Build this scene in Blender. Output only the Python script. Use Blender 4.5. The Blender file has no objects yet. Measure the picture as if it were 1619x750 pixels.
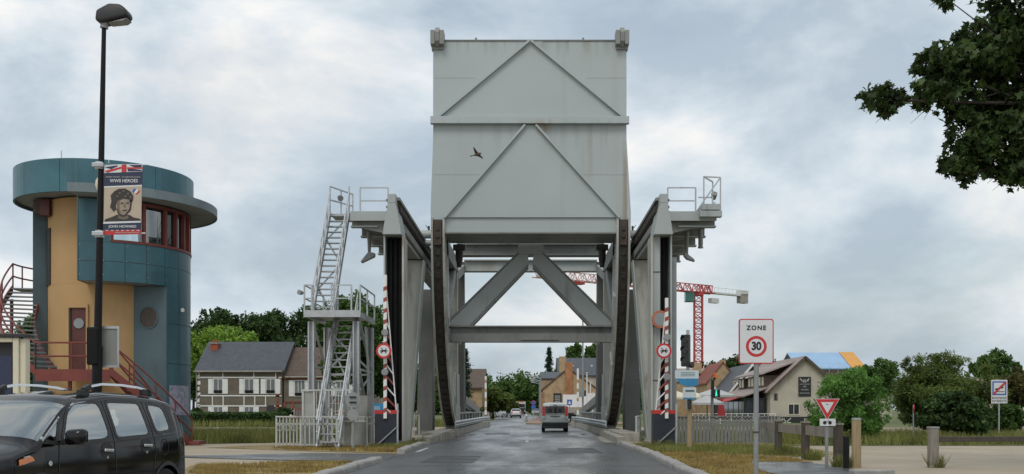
import bpy, math, random
import numpy as np
from mathutils import Vector, Matrix, noise
R = math.radians
SC = bpy.context.scene
COL = SC.collection
# ---------------------------------------------------------------- camera
# metres; X right, Y along the road towards the bridge, Z up; eye 1.4 m over the road
F, VX, VY, EYE = 1650.0, 839.0, 647.0, 1.4
cam_d = bpy.data.cameras.new('camera'); cam = bpy.data.objects.new('camera', cam_d); COL.objects.link(cam)
cam.location = (0, 0, EYE); cam.rotation_euler = (R(90), 0, 0)
cam_d.sensor_width = 36; cam_d.lens = 36 * F / 1619
cam_d.shift_x = -(VX - 809.5) / 1619; cam_d.shift_y = (VY - 375) / 1619
cam_d.clip_start = 0.1; cam_d.clip_end = 4000
SC.camera = cam
# ---------------------------------------------------------------- sky, sun, exposure
SUN_EL, SUN_AZ = 52, 200          # azimuth clockwise from +Y: the soft sun stands behind the camera
world = bpy.data.worlds.new('World'); SC.world = world; world.use_nodes = True
wn, wl = world.node_tree.nodes, world.node_tree.links
wn.clear()
w_out = wn.new('ShaderNodeOutputWorld')
sky = wn.new('ShaderNodeTexSky'); sky.sky_type = 'NISHITA'; sky.sun_disc = False
sky.sun_elevation = R(SUN_EL); sky.sun_rotation = R(SUN_AZ); sky.air_density = 1.4; sky.dust_density = 3.0
bg_sky = wn.new('ShaderNodeBackground'); bg_sky.inputs['Strength'].default_value = 0.11
wl.new(sky.outputs[0], bg_sky.inputs['Color'])
geo = wn.new('ShaderNodeTexCoord')
sep = wn.new('ShaderNodeSeparateXYZ'); wl.new(geo.outputs['Generated'], sep.inputs[0])
def wmath(op, a, b=None, c=None, clamp=False):
    n = wn.new('ShaderNodeMath'); n.operation = op; n.use_clamp = clamp
    for i, v in enumerate((a, b, c)):
        if v is None: continue
        if isinstance(v, (int, float)): n.inputs[i].default_value = v
        else: wl.new(v, n.inputs[i])
    return n.outputs[0]
comb = wn.new('ShaderNodeCombineXYZ'); wl.new(sep.outputs['X'], comb.inputs[0]); wl.new(sep.outputs['Y'], comb.inputs[1]); wl.new(wmath('MULTIPLY', sep.outputs['Z'], 1.9), comb.inputs[2])
def wnoise(scale, detail, rough, off, dist=0.0):
    mp = wn.new('ShaderNodeMapping'); mp.inputs['Location'].default_value = off
    wl.new(comb.outputs[0], mp.inputs['Vector'])
    n = wn.new('ShaderNodeTexNoise'); n.inputs['Scale'].default_value = scale; n.inputs['Detail'].default_value = detail
    n.inputs['Roughness'].default_value = rough; n.inputs['Distortion'].default_value = dist
    wl.new(mp.outputs[0], n.inputs['Vector']); return n.outputs['Fac']
cover = wnoise(2.9, 8, 0.55, (3.1, 7.4, 0.0), 0.15)        # where cloud is
shade = wnoise(3.9, 11, 0.56, (1.3, 4.6, 7.0), 0.2)        # light tops, grey bellies
def wramp(v, stops):
    r = wn.new('ShaderNodeValToRGB'); wl.new(v, r.inputs['Fac'])
    e = r.color_ramp.elements
    while len(e) < len(stops): e.new(0.5)
    for i, (p, c) in enumerate(stops): e[i].position = p; e[i].color = (*c, 1)
    return r.outputs['Color']
cloud_col = wramp(shade, [(0.36, (0.44, 0.52, 0.60)), (0.46, (0.58, 0.66, 0.725)), (0.54, (0.74, 0.78, 0.815)), (0.62, (0.92, 0.90, 0.87))])
mask = wramp(cover, [(0.36, (0.72,) * 3), (0.52, (1,) * 3)])
bg_cloud = wn.new('ShaderNodeBackground'); wl.new(cloud_col, bg_cloud.inputs['Color']); bg_cloud.inputs['Strength'].default_value = 1.1
mixw = wn.new('ShaderNodeMixShader'); wl.new(mask, mixw.inputs['Fac'])
wl.new(bg_sky.outputs[0], mixw.inputs[1]); wl.new(bg_cloud.outputs[0], mixw.inputs[2])
wl.new(mixw.outputs[0], w_out.inputs['Surface'])
sun_d = bpy.data.lights.new('sun', 'SUN'); sun_d.energy = 1.1; sun_d.angle = R(25); sun_d.color = (1.0, 0.96, 0.9)
sun = bpy.data.objects.new('sun', sun_d); COL.objects.link(sun)
_d = Vector((math.sin(R(SUN_AZ)) * math.cos(R(SUN_EL)), math.cos(R(SUN_AZ)) * math.cos(R(SUN_EL)), math.sin(R(SUN_EL))))
sun.rotation_euler = _d.to_track_quat('Z', 'Y').to_euler()
vs = SC.view_settings; vs.view_transform = 'Standard'; vs.look = 'None'; vs.gamma = 1; vs.use_curve_mapping = False; vs.exposure = 0.0
# ---------------------------------------------------------------- helpers: places
def W(px, py, Y): return Vector(((px - VX) * Y / F, Y, EYE + (VY - py) * Y / F))   # a point of the photograph at distance Y
def GY(py): return F * EYE / (py - VY)                                            # distance of a ground point
# ---------------------------------------------------------------- helpers: materials
MATS = {}
def M(name, col, rough=0.6, var=0.18, scale=2.0, bump=0.0, bscale=60.0, metal=0.0, stain=None, island=0.0, spec=0.5,
      rvar=0.0, emit=0.0, coat=0.0, stretch=None):
    """col base; var brightness noise; stain=(colour, amount, scale, zstretch); island = random tone for each loose piece"""
    m = bpy.data.materials.new(name); m.use_nodes = True; MATS[name] = m
    n, l = m.node_tree.nodes, m.node_tree.links
    b = n['Principled BSDF']
    b.inputs['Roughness'].default_value = rough; b.inputs['Metallic'].default_value = metal
    b.inputs['Specular IOR Level'].default_value = spec; b.inputs['Coat Weight'].default_value = coat
    tc = n.new('ShaderNodeTexCoord')
    def tex(sc, st=None, det=5.0):
        v = tc.outputs['Object']
        mp = n.new('ShaderNodeMapping'); l.new(v, mp.inputs['Vector'])
        mp.inputs['Scale'].default_value = (sc, sc, sc * (st if st else 1.0)) if not isinstance(st, tuple) else tuple(sc * q for q in st)
        t = n.new('ShaderNodeTexNoise'); t.inputs['Scale'].default_value = 1.0; t.inputs['Detail'].default_value = det
        t.inputs['Roughness'].default_value = 0.6
        l.new(mp.outputs[0], t.inputs['Vector']); return t.outputs['Fac']
    def mixc(f, a, c2, bt='MIX'):
        x = n.new('ShaderNodeMix'); x.data_type = 'RGBA'; x.blend_type = bt
        if isinstance(f, float): x.inputs[0].default_value = f
        else: l.new(f, x.inputs[0])
        for i, v in ((6, a), (7, c2)):
            if isinstance(v, tuple): x.inputs[i].default_value = (*v, 1)
            else: l.new(v, x.inputs[i])
        return x.outputs[2]
    def ramp(v, lo, hi, a=0.0, c2=1.0):
        r = n.new('ShaderNodeMapRange'); l.new(v, r.inputs[0])
        for i, q in enumerate((lo, hi, a, c2)): r.inputs[i + 1].default_value = q
        return r.outputs[0]
    cur = tuple(col)
    if var:
        k = ramp(tex(scale, stretch), 0.3, 0.7, 1 - var, 1 + var)
        h = n.new('ShaderNodeVectorMath'); h.operation = 'SCALE'
        h.inputs[0].default_value = cur; l.new(k, h.inputs['Scale']); cur = h.outputs[0]
    if island:
        g = n.new('ShaderNodeNewGeometry')
        k = ramp(g.outputs['Random Per Island'], 0, 1, 1 - island, 1 + island)
        h = n.new('ShaderNodeVectorMath'); h.operation = 'SCALE'
        if isinstance(cur, tuple): h.inputs[0].default_value = cur
        else: l.new(cur, h.inputs[0])
        l.new(k, h.inputs['Scale']); cur = h.outputs[0]
    if stain:
        for (sc_, am, ss, st) in (stain if isinstance(stain, list) else [stain]):
            cur = mixc(ramp(tex(ss, st, 7.0), 0.62 - 0.25 * am, 0.72 - 0.12 * am, 0.0, min(1.0, 0.35 + am)), cur, tuple(sc_))
    if isinstance(cur, tuple): b.inputs['Base Color'].default_value = (*cur, 1)
    else: l.new(cur, b.inputs['Base Color'])
    if rvar:
        l.new(ramp(tex(scale * 0.7, stretch, 6.0), 0.35, 0.65, max(0.02, rough - rvar), rough + rvar), b.inputs['Roughness'])
    if bump:
        bp = n.new('ShaderNodeBump'); bp.inputs['Strength'].default_value = bump; bp.inputs['Distance'].default_value = 0.02
        l.new(tex(bscale), bp.inputs['Height']); l.new(bp.outputs[0], b.inputs['Normal'])
    if emit:
        b.inputs['Emission Color'].default_value = (*col, 1); b.inputs['Emission Strength'].default_value = emit
    return m
def leaf_mat(name, c1, c2, trans=0.35, vscale=0.7):
    m = bpy.data.materials.new(name); m.use_nodes = True; n, l = m.node_tree.nodes, m.node_tree.links
    n.clear(); o = n.new('ShaderNodeOutputMaterial')
    g = n.new('ShaderNodeNewGeometry'); x = n.new('ShaderNodeMix'); x.data_type = 'RGBA'
    l.new(g.outputs['Random Per Island'], x.inputs[0]); x.inputs[6].default_value = (*c1, 1); x.inputs[7].default_value = (*c2, 1)
    tc = n.new('ShaderNodeTexCoord'); nz = n.new('ShaderNodeTexNoise'); nz.inputs['Scale'].default_value = vscale; nz.inputs['Detail'].default_value = 3.0; l.new(tc.outputs['Object'], nz.inputs['Vector'])
    mr = n.new('ShaderNodeMapRange'); l.new(nz.outputs['Fac'], mr.inputs[0])
    for i, q_ in enumerate((0.32, 0.68, 0.55, 1.5)): mr.inputs[i + 1].default_value = q_
    sc_ = n.new('ShaderNodeVectorMath'); sc_.operation = 'SCALE'; l.new(x.outputs[2], sc_.inputs[0]); l.new(mr.outputs[0], sc_.inputs['Scale'])
    d = n.new('ShaderNodeBsdfPrincipled'); d.inputs['Roughness'].default_value = 0.55; d.inputs['Specular IOR Level'].default_value = 0.25
    t = n.new('ShaderNodeBsdfTranslucent'); l.new(sc_.outputs[0], d.inputs['Base Color']); l.new(sc_.outputs[0], t.inputs['Color'])
    s = n.new('ShaderNodeMixShader'); s.inputs[0].default_value = trans
    l.new(d.outputs[0], s.inputs[1]); l.new(t.outputs[0], s.inputs[2]); l.new(s.outputs[0], o.inputs['Surface'])
    MATS[name] = m; return m
def glass_mat(name, tint, see, ior=1.55):
    m = bpy.data.materials.new(name); m.use_nodes = True; n, l = m.node_tree.nodes, m.node_tree.links
    n.clear(); o = n.new('ShaderNodeOutputMaterial')
    t = n.new('ShaderNodeBsdfTransparent'); t.inputs['Color'].default_value = (*[q * see for q in tint], 1)
    g = n.new('ShaderNodeBsdfGlossy'); g.inputs['Roughness'].default_value = 0.02; g.inputs['Color'].default_value = (0.95, 1, 1, 1)
    fr = n.new('ShaderNodeFresnel'); fr.inputs['IOR'].default_value = ior
    s = n.new('ShaderNodeMixShader'); l.new(fr.outputs[0], s.inputs[0]); l.new(t.outputs[0], s.inputs[1]); l.new(g.outputs[0], s.inputs[2])
    l.new(s.outputs[0], o.inputs['Surface']); MATS[name] = m; return m
# ---------------------------------------------------------------- helpers: objects
WLOC = {}
def tag(o, label=None, cat=None, group=None, kind=None):
    if label: o['label'] = label
    if cat: o['category'] = cat
    if group: o['group'] = group
    if kind: o['kind'] = kind
    return o
def thing(name, loc, label, cat, group=None, rz=0.0):
    o = bpy.data.objects.new(name, None); COL.objects.link(o); o.location = loc; o.rotation_euler = (0, 0, rz)
    o.empty_display_size = 0.3; WLOC[o] = Vector(loc); return tag(o, label, cat, group)
def link(name, me, mat, parent=None, loc=(0, 0, 0), smooth=False):
    if mat is not None and not me.materials: me.materials.append(MATS[mat] if isinstance(mat, str) else mat)
    o = bpy.data.objects.new(name, me); COL.objects.link(o); o.location = loc
    if parent is not None: o.parent = parent; WLOC[o] = WLOC.get(parent, Vector((0, 0, 0)))
    else: WLOC[o] = Vector(loc)
    if smooth:
        me.polygons.foreach_set('use_smooth', [True] * len(me.polygons))
        if smooth != 'all':
            try: me.set_sharp_from_angle(angle=R(38))
            except Exception: pass
    return o
def dup(o, parent=None, loc=None, rz=None, label=None):
    c = o.copy(); COL.objects.link(c); c.parent = parent
    WLOC[c] = WLOC.get(o, Vector((0, 0, 0)))
    if loc is not None: c.location = loc; WLOC[c] = Vector(loc)
    if rz is not None: c.rotation_euler = (0, 0, rz)
    if label: c['label'] = label
    for ch in list(o.children): dup(ch, c)
    return c
class MB:
    """collects solids; build() links them as one mesh object"""
    def __init__(s): s.v, s.f = [], []
    def add(s, vs_, fs_):
        k = len(s.v); s.v += [tuple(q) for q in vs_]; s.f += [tuple(i + k for i in q) for q in fs_]; return s
    def box(s, x0, x1, y0, y1, z0, z1):
        v = [(x, y, z) for z in (z0, z1) for y in (y0, y1) for x in (x0, x1)]
        return s.add(v, [(0, 2, 3, 1), (4, 5, 7, 6), (0, 1, 5, 4), (2, 6, 7, 3), (0, 4, 6, 2), (1, 3, 7, 5)])
    def bar(s, p, q, w, h=None, up=(0, 0, 1)):
        """box from p to q; w across, h along up"""
        h = w if h is None else h
        p, q = Vector(p), Vector(q); d = (q - p).normalized(); u = Vector(up)
        if abs(d.dot(u)) > 0.98: u = Vector((0, 1, 0))
        a = d.cross(u).normalized() * w / 2; c = a.cross(d).normalized() * h / 2
        v = [e + i * a + j * c for e in (p, q) for j in (-1, 1) for i in (-1, 1)]
        return s.add(v, [(0, 2, 3, 1), (4, 5, 7, 6), (0, 1, 5, 4), (2, 6, 7, 3), (0, 4, 6, 2), (1, 3, 7, 5)])
    def tube(s, p, q, r0, r1=None, n=8, caps=True):
        r1 = r0 if r1 is None else r1
        p, q = Vector(p), Vector(q); d = (q - p).normalized(); u = Vector((0, 0, 1))
        if abs(d.dot(u)) > 0.95: u = Vector((0, 1, 0))
        a = d.cross(u).normalized(); c = a.cross(d)
        v = []
        for e, r in ((p, r0), (q, r1)):
            for i in range(n): t = 2 * math.pi * i / n; v.append(e + r * (math.cos(t) * a + math.sin(t) * c))
        f = [(i, (i + 1) % n, n + (i + 1) % n, n + i) for i in range(n)]
        if caps: f += [tuple(range(n - 1, -1, -1)), tuple(range(n, 2 * n))]
        return s.add(v, f)
    def path(s, pts, r, n=8):
        pts = [Vector(q) for q in pts]
        for i in range(len(pts) - 1): s.tube(pts[i], pts[i + 1], r, r, n)
        return s
    def prism(s, poly, vec):
        """closed polygon of 3D points swept along vec"""
        n = len(poly); vec = Vector(vec); a = [Vector(q) for q in poly]; b = [q + vec for q in a]
        return s.add(a + b, [tuple(range(n)), tuple(range(2 * n - 1, n - 1, -1))] + [(i, n + i, n + (i + 1) % n, (i + 1) % n) for i in range(n)])
    def disc(s, c, r, n=24, ax='y', thick=0.02):
        o = []
        for i in range(n):
            t = 2 * math.pi * i / n; q = (math.cos(t) * r, math.sin(t) * r)
            o.append({'y': (c[0] + q[0], c[1], c[2] + q[1]), 'z': (c[0] + q[0], c[1] + q[1], c[2]), 'x': (c[0], c[1] + q[0], c[2] + q[1])}[ax])
        return s.prism(o, {'y': (0, thick, 0), 'z': (0, 0, thick), 'x': (thick, 0, 0)}[ax])
    def lathe(s, prof, c=(0, 0, 0), n=16, a0=0.0, a1=360.0, closed=False):
        """prof = [(r, z)]; angle 0 faces the camera (-Y), grows towards +X"""
        full = abs(a1 - a0) >= 359.9; m = n if full else n + 1; v = []
        for i in range(m):
            t = R(a0 + (a1 - a0) * i / n)
            v += [(c[0] + r * math.sin(t), c[1] - r * math.cos(t), c[2] + z) for r, z in prof]
        k = len(prof); f = []
        for i in range(n):
            i2 = (i + 1) % m
            for j in range(k if closed else k - 1):
                j2 = (j + 1) % k; f.append((i * k + j, i2 * k + j, i2 * k + j2, i * k + j2))
        if closed and not full: f += [tuple(range(k)), tuple((m - 1) * k + j for j in range(k - 1, -1, -1))]
        return s.add(v, f)
    def build(s, name, mat, parent=None, at=None, bevel=0.0, smooth=False, segs=2):
        o0 = WLOC.get(parent, Vector((0, 0, 0))) if parent is not None else Vector(at if at is not None else (0, 0, 0))
        me = bpy.data.meshes.new(name)
        me.from_pydata([(v[0] - o0.x, v[1] - o0.y, v[2] - o0.z) for v in s.v], [], s.f); me.update()
        if True:
            import bmesh
            bm = bmesh.new(); bm.from_mesh(me); bmesh.ops.recalc_face_normals(bm, faces=bm.faces)
            if bevel:
                ed = [e for e in bm.edges if len(e.link_faces) == 2 and e.calc_face_angle(0) > 0.5]
                bmesh.ops.bevel(bm, geom=ed, offset=bevel, segments=segs, affect='EDGES', profile=0.5, clamp_overlap=True)
            bm.to_mesh(me); bm.free()
        return link(name, me, mat, parent, (0, 0, 0) if parent is not None else o0, smooth)
def arrmesh(name, V, Fq):
    """fast mesh from numpy: V (n,3), Fq (m,k) equal-sided faces"""
    me = bpy.data.meshes.new(name); V = np.asarray(V, np.float32); Fq = np.asarray(Fq, np.int32)
    k = Fq.shape[1]; me.vertices.add(len(V)); me.vertices.foreach_set('co', V.ravel())
    me.loops.add(Fq.size); me.loops.foreach_set('vertex_index', Fq.ravel())
    me.polygons.add(len(Fq)); me.polygons.foreach_set('loop_start', np.arange(0, Fq.size, k, dtype=np.int32))
    me.update(calc_edges=True); return me
FNT = {}
def text(name, body, size, loc, mat, parent, sx=1.0, bold=0.0, align='CENTER', space=1.0, rot=(90, 0, 0)):
    """raised lettering facing the camera; loc in world"""
    key = (body, size, sx, bold, align, space)
    if key not in FNT:
        cu = bpy.data.curves.new(name, 'FONT'); cu.body = body; cu.size = size; cu.extrude = 0.0015; cu.offset = bold
        cu.align_x = align; cu.align_y = 'CENTER'; cu.space_character = space; cu.resolution_u = 3
        t = bpy.data.objects.new('t', cu); COL.objects.link(t)
        dg = bpy.context.evaluated_depsgraph_get(); me = bpy.data.meshes.new_from_object(t.evaluated_get(dg))
        bpy.data.objects.remove(t); me.name = name
        if sx != 1.0: me.transform(Matrix.Diagonal((sx, 1, 1, 1)))
        FNT[key] = me
    me = FNT[key].copy(); me.materials.clear()
    o = link(name, me, mat, parent)
    o.location = Vector(loc) - WLOC.get(parent, Vector((0, 0, 0))); o.rotation_euler = tuple(R(q) for q in rot)
    return o
# ---------------------------------------------------------------- materials
RUST = (0.16, 0.075, 0.03); GRIME = (0.10, 0.10, 0.085)
M('bridge_paint', (0.36, 0.395, 0.385), 0.45, 0.06, 0.5, 0.05, 12, stain=[(GRIME, 0.10, 0.9, 0.12), ((0.25, 0.17, 0.09), 0.06, 0.35, 0.10)])
M('bridge_plate', (0.375, 0.425, 0.418), 0.5, 0.045, 0.25, 0.03, 3, stain=[((0.31, 0.33, 0.31), 0.16, 0.8, 0.06), ((0.28, 0.2, 0.11), 0.03, 0.3, 0.05)])
M('weathered_shaded_paint', (0.225, 0.232, 0.218), 0.55, 0.12, 0.8, 0.06, 20, stain=[(GRIME, 0.30, 1.2, 0.25), (RUST, 0.06, 2.2, 0.3)])  # real grime and rust; base also darkened for shade under the structure
M('dark_grey_paint', (0.15, 0.155, 0.148), 0.6, 0.14, 0.8, 0.06, 20, stain=[(GRIME, 0.3, 1.2, 0.25), (RUST, 0.05, 2.2, 0.3)])  # darker copy of the paint above, with similar grime and rust stains
M('shaded_post_paint', (0.06, 0.06, 0.055), 0.6, 0.2, 0.8, 0.06, 20, stain=[((0.15, 0.13, 0.10), 0.15, 1.0, 0.3)])  # near-black base paints in the shade under the structure, brown stains over it
M('stained_paint', (0.42, 0.42, 0.38), 0.55, 0.1, 0.8, 0.06, 20, stain=[(GRIME, 0.22, 1.4, 0.2), (RUST, 0.22, 1.6, 0.35)])
M('greasy_steel', (0.034, 0.029, 0.024), 0.5, 0.4, 3, 0.3, 30, stain=(RUST, 0.10, 1.5, 0.6))
M('rusty_steel', (0.055, 0.037, 0.026), 0.75, 0.4, 4, 0.3, 30, stain=((0.15, 0.08, 0.035), 0.2, 3, 0.5))
M('dark_recess', (0.03, 0.031, 0.032), 0.7, 0.3, 2)
M('galvanised', (0.43, 0.45, 0.46), 0.4, 0.12, 6, metal=0.35, stain=(GRIME, 0.08, 3, 0.4))
M('galvanised_dull', (0.27, 0.285, 0.285), 0.55, 0.15, 3, metal=0.2, stain=(GRIME, 0.15, 2, 0.4))
M('asphalt', (0.08, 0.084, 0.087), 0.34, 0.22, 0.55, 0.10, 60, rvar=0.2, stretch=(1, 0.22, 1), stain=[((0.028, 0.029, 0.03), 0.2, 0.3, (1, 0.25, 1)), ((0.075, 0.077, 0.078), 0.1, 0.5, (2.2, 0.12, 1))])
M('asphalt_path', (0.085, 0.088, 0.09), 0.35, 0.25, 0.8, 0.3, 60, rvar=0.25)
M('puddle', (0.03, 0.032, 0.034), 0.03, 0.1, 1)
M('sand_ground', (0.36, 0.305, 0.225), 0.85, 0.14, 0.35, 0.35, 30, stain=[((0.25, 0.215, 0.165), 0.22, 0.25, 1), ((0.45, 0.41, 0.33), 0.15, 0.8, 1)])
M('turf', (0.10, 0.12, 0.035), 0.9, 0.35, 0.8, 0.5, 25, stain=((0.19, 0.145, 0.06), 0.3, 0.5, 1))
M('dry_turf', (0.26, 0.195, 0.085), 0.9, 0.3, 1.2, 0.5, 25, stain=((0.10, 0.11, 0.035), 0.3, 0.7, 1))
M('kerb_stone', (0.30, 0.29, 0.27), 0.7, 0.2, 3, 0.3, 50, stain=(GRIME, 0.3, 2, 1))
M('concrete', (0.31, 0.29, 0.25), 0.8, 0.2, 1.5, 0.3, 40, stain=(GRIME, 0.35, 1.2, 0.3))
M('road_paint', (0.55, 0.55, 0.53), 0.6, 0.2, 5, stain=((0.08, 0.08, 0.08), 0.45, 6, 1))
M('paving_brown', (0.25, 0.16, 0.11), 0.7, 0.2, 2, 0.2, 20)
M('canal_water', (0.02, 0.03, 0.028), 0.08, 0.1, 1, 0.25, 3)
M('white_paint', (0.74, 0.74, 0.72), 0.5, 0.06, 3, stain=(GRIME, 0.06, 2, 0.4))
M('cream_paint', (0.62, 0.58, 0.44), 0.5, 0.08, 3)
M('red_paint', (0.50, 0.035, 0.025), 0.5, 0.1, 3)
M('sign_white', (0.66, 0.67, 0.68), 0.4, 0.04, 4)
M('sign_red', (0.52, 0.03, 0.03), 0.4, 0.05, 4)
M('sign_blue', (0.03, 0.12, 0.42), 0.4, 0.05, 4)
M('sign_black', (0.012, 0.012, 0.013), 0.5, 0.0)
M('navy_paint', (0.018, 0.022, 0.035), 0.5, 0.25, 3, stain=((0.06, 0.06, 0.06), 0.2, 2, 0.5))
M('black_metal', (0.009, 0.009, 0.01), 0.55, 0.2, 4, spec=0.2)
M('black_plastic', (0.02, 0.02, 0.021), 0.5, 0.1, 5)
M('chrome', (0.75, 0.76, 0.78), 0.15, 0, metal=1.0)
M('rubber', (0.015, 0.015, 0.015), 0.8, 0.2, 8)
M('teal_panel', (0.042, 0.125, 0.155), 0.4, 0.28, 0.6, 0.03, 5, metal=0.1, stain=[((0.026, 0.07, 0.095), 0.34, 0.9, 0.12), ((0.14, 0.24, 0.26), 0.10, 1.4, 0.06)])
M('teal_grey', (0.075, 0.118, 0.135), 0.6, 0.15, 0.8, stain=((0.05, 0.06, 0.07), 0.2, 1, 0.2))
M('cream_render', (0.45, 0.285, 0.13), 0.8, 0.10, 0.5, 0.12, 40, stain=((0.30, 0.19, 0.09), 0.2, 0.6, 0.15))
M('stair_red', (0.17, 0.036, 0.028), 0.5, 0.15, 3, stain=((0.06, 0.02, 0.015), 0.15, 3, 0.5))
M('door_red', (0.095, 0.026, 0.02), 0.5, 0.12, 3)
M('tower_grey', (0.24, 0.26, 0.27), 0.6, 0.12, 1, stain=(GRIME, 0.2, 1, 0.3))
M('wood_weathered', (0.24, 0.215, 0.18), 0.85, 0.3, 5, 0.4, 30, stretch=(4, 4, 0.5), stain=((0.10, 0.095, 0.08), 0.3, 2, 0.4))
M('wood_dark', (0.075, 0.06, 0.048), 0.8, 0.3, 5, 0.4, 30, stretch=(4, 4, 0.5))
M('wood_fresh', (0.32, 0.245, 0.14), 0.8, 0.2, 5, 0.3, 30, stretch=(4, 4, 0.5), stain=((0.2, 0.15, 0.09), 0.3, 2, 0.4))
M('bark', (0.055, 0.045, 0.035), 0.9, 0.3, 5, 0.6, 20)
M('slate', (0.058, 0.066, 0.08), 0.55, 0.25, 2.5, 0.3, 12, stain=((0.035, 0.04, 0.045), 0.25, 0.8, 1))
M('brown_tile', (0.10, 0.072, 0.055), 0.8, 0.3, 3, 0.4, 10, stain=((0.06, 0.055, 0.04), 0.3, 1, 1))
M('red_tile', (0.22, 0.07, 0.045), 0.8, 0.3, 3, 0.4, 10)
M('pinkish_tile', (0.30, 0.245, 0.22), 0.7, 0.2, 2, 0.3, 10, stain=((0.16, 0.13, 0.12), 0.2, 0.6, 1))
M('grey_render', (0.155, 0.13, 0.10), 0.9, 0.18, 1.2, 0.2, 20)
M('light_render', (0.47, 0.425, 0.345), 0.9, 0.10, 0.8, 0.15, 20, stain=((0.25, 0.23, 0.19), 0.12, 0.6, 0.3))
M('sandstone', (0.40, 0.29, 0.17), 0.9, 0.22, 1.5, 0.3, 12, stain=[((0.25, 0.16, 0.09), 0.35, 0.7, 0.6)])
M('orange_stone', (0.36, 0.17, 0.08), 0.9, 0.3, 1.5, 0.3, 12, stain=((0.2, 0.08, 0.04), 0.3, 1, 0.5))
M('brick_red', (0.30, 0.075, 0.04), 0.85, 0.25, 4, 0.3, 20)
M('window_dark', (0.02, 0.024, 0.028), 0.08, 0.2, 2)
M('curtain', (0.17, 0.18, 0.19), 0.8, 0.2, 4, stretch=(6, 6, 0.3))
M('blue_sheet', (0.27, 0.43, 0.62), 0.5, 0.12, 0.4)
M('orange_sheet', (0.62, 0.30, 0.05), 0.5, 0.1, 0.5)
M('crane_red', (0.42, 0.035, 0.03), 0.5, 0.15, 1)
M('crane_faded', (0.50, 0.27, 0.24), 0.6, 0.2, 0.6)
M('crane_white', (0.60, 0.60, 0.58), 0.5, 0.1, 1)
M('crane_glass', (0.05, 0.2, 0.17), 0.2, 0.1, 1)
M('canvas_cream', (0.62, 0.56, 0.43), 0.8, 0.08, 2)
M('canvas_grey', (0.42, 0.42, 0.42), 0.8, 0.1, 2)
M('marquee_white', (0.72, 0.72, 0.72), 0.7, 0.05, 1)
M('awning_red', (0.35, 0.03, 0.035), 0.7, 0.1, 2)
M('board_black', (0.02, 0.021, 0.023), 0.6, 0.1, 2)
M('print_blue', (0.03, 0.22, 0.42), 0.5, 0.1, 3)
M('print_light', (0.52, 0.60, 0.64), 0.5, 0.06, 3)
M('chalk', (0.5, 0.5, 0.46), 0.8, 0.1, 3)
M('lamp_green', (0.05, 0.9, 0.55), 0.4, 0, emit=1.0)
M('lamp_orange', (0.75, 0.20, 0.03), 0.4, 0.1, 3)
M('signal_lens', (0.03, 0.032, 0.03), 0.15, 0.1, 3)
M('tail_light', (0.60, 0.03, 0.028), 0.25, 0, emit=0.12)
M('tail_light_off', (0.12, 0.01, 0.01), 0.15, 0)
M('van_paint', (0.60, 0.65, 0.63), 0.25, 0.03, 1, coat=0.6)
M('car_white', (0.62, 0.63, 0.63), 0.25, 0.03, 1, coat=0.6)
M('car_black', (0.004, 0.004, 0.005), 0.07, 0.1, 1, spec=0.4)
M('car_grey', (0.10, 0.105, 0.11), 0.25, 0.05, 1, coat=0.6)
M('truck_white', (0.5, 0.5, 0.5), 0.35, 0.05, 1)
M('indicator', (0.7, 0.25, 0.1), 0.2, 0.1, 4)
M('headlamp', (0.55, 0.56, 0.58), 0.12, 0.1, 4)
M('seat_fabric', (0.05, 0.05, 0.055), 0.9, 0.1, 5)
M('bird_feather', (0.10, 0.075, 0.055), 0.8, 0.4, 14)
M('banner_navy', (0.025, 0.035, 0.075), 0.6, 0.05, 3)
M('banner_sepia', (0.46, 0.38, 0.29), 0.6, 0.10, 2.5)
M('banner_dark', (0.035, 0.03, 0.027), 0.6, 0.25, 9)
M('banner_skin', (0.30, 0.24, 0.18), 0.6, 0.22, 7)
M('banner_skin_dim', (0.16, 0.125, 0.095), 0.6, 0.15, 7)
M('graffiti_pale', (0.30, 0.33, 0.42), 0.7, 0.45, 5, stain=[((0.45, 0.12, 0.16), 0.3, 5, 1), ((0.04, 0.05, 0.12), 0.35, 7, 1)])
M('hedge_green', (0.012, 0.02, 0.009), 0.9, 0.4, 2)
glass_mat('car_glass', (0.78, 0.94, 0.96), 0.75, 4.2)
glass_mat('cabin_glass', (0.85, 0.95, 0.97), 0.85, 2.6)
leaf_mat('leaf_maple', (0.023, 0.042, 0.014), (0.064, 0.105, 0.026), 0.22, 1.6)
leaf_mat('leaf_dark', (0.028, 0.058, 0.018), (0.083, 0.146, 0.044))
leaf_mat('leaf_mid', (0.044, 0.096, 0.023), (0.128, 0.219, 0.054))
leaf_mat('leaf_bright', (0.115, 0.219, 0.028), (0.269, 0.408, 0.064))
leaf_mat('leaf_shrub', (0.064, 0.160, 0.028), (0.205, 0.379, 0.090))
leaf_mat('leaf_willow', (0.085, 0.125, 0.03), (0.19, 0.245, 0.065), 0.4)
leaf_mat('leaf_bronze', (0.077, 0.066, 0.026), (0.128, 0.131, 0.038))
leaf_mat('needle', (0.015, 0.038, 0.021), (0.038, 0.073, 0.038), 0.15)
leaf_mat('grass_green', (0.13, 0.16, 0.04), (0.28, 0.27, 0.09), 0.45)
leaf_mat('grass_dry', (0.19, 0.155, 0.045), (0.42, 0.30, 0.11), 0.35, 1.6)
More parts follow.
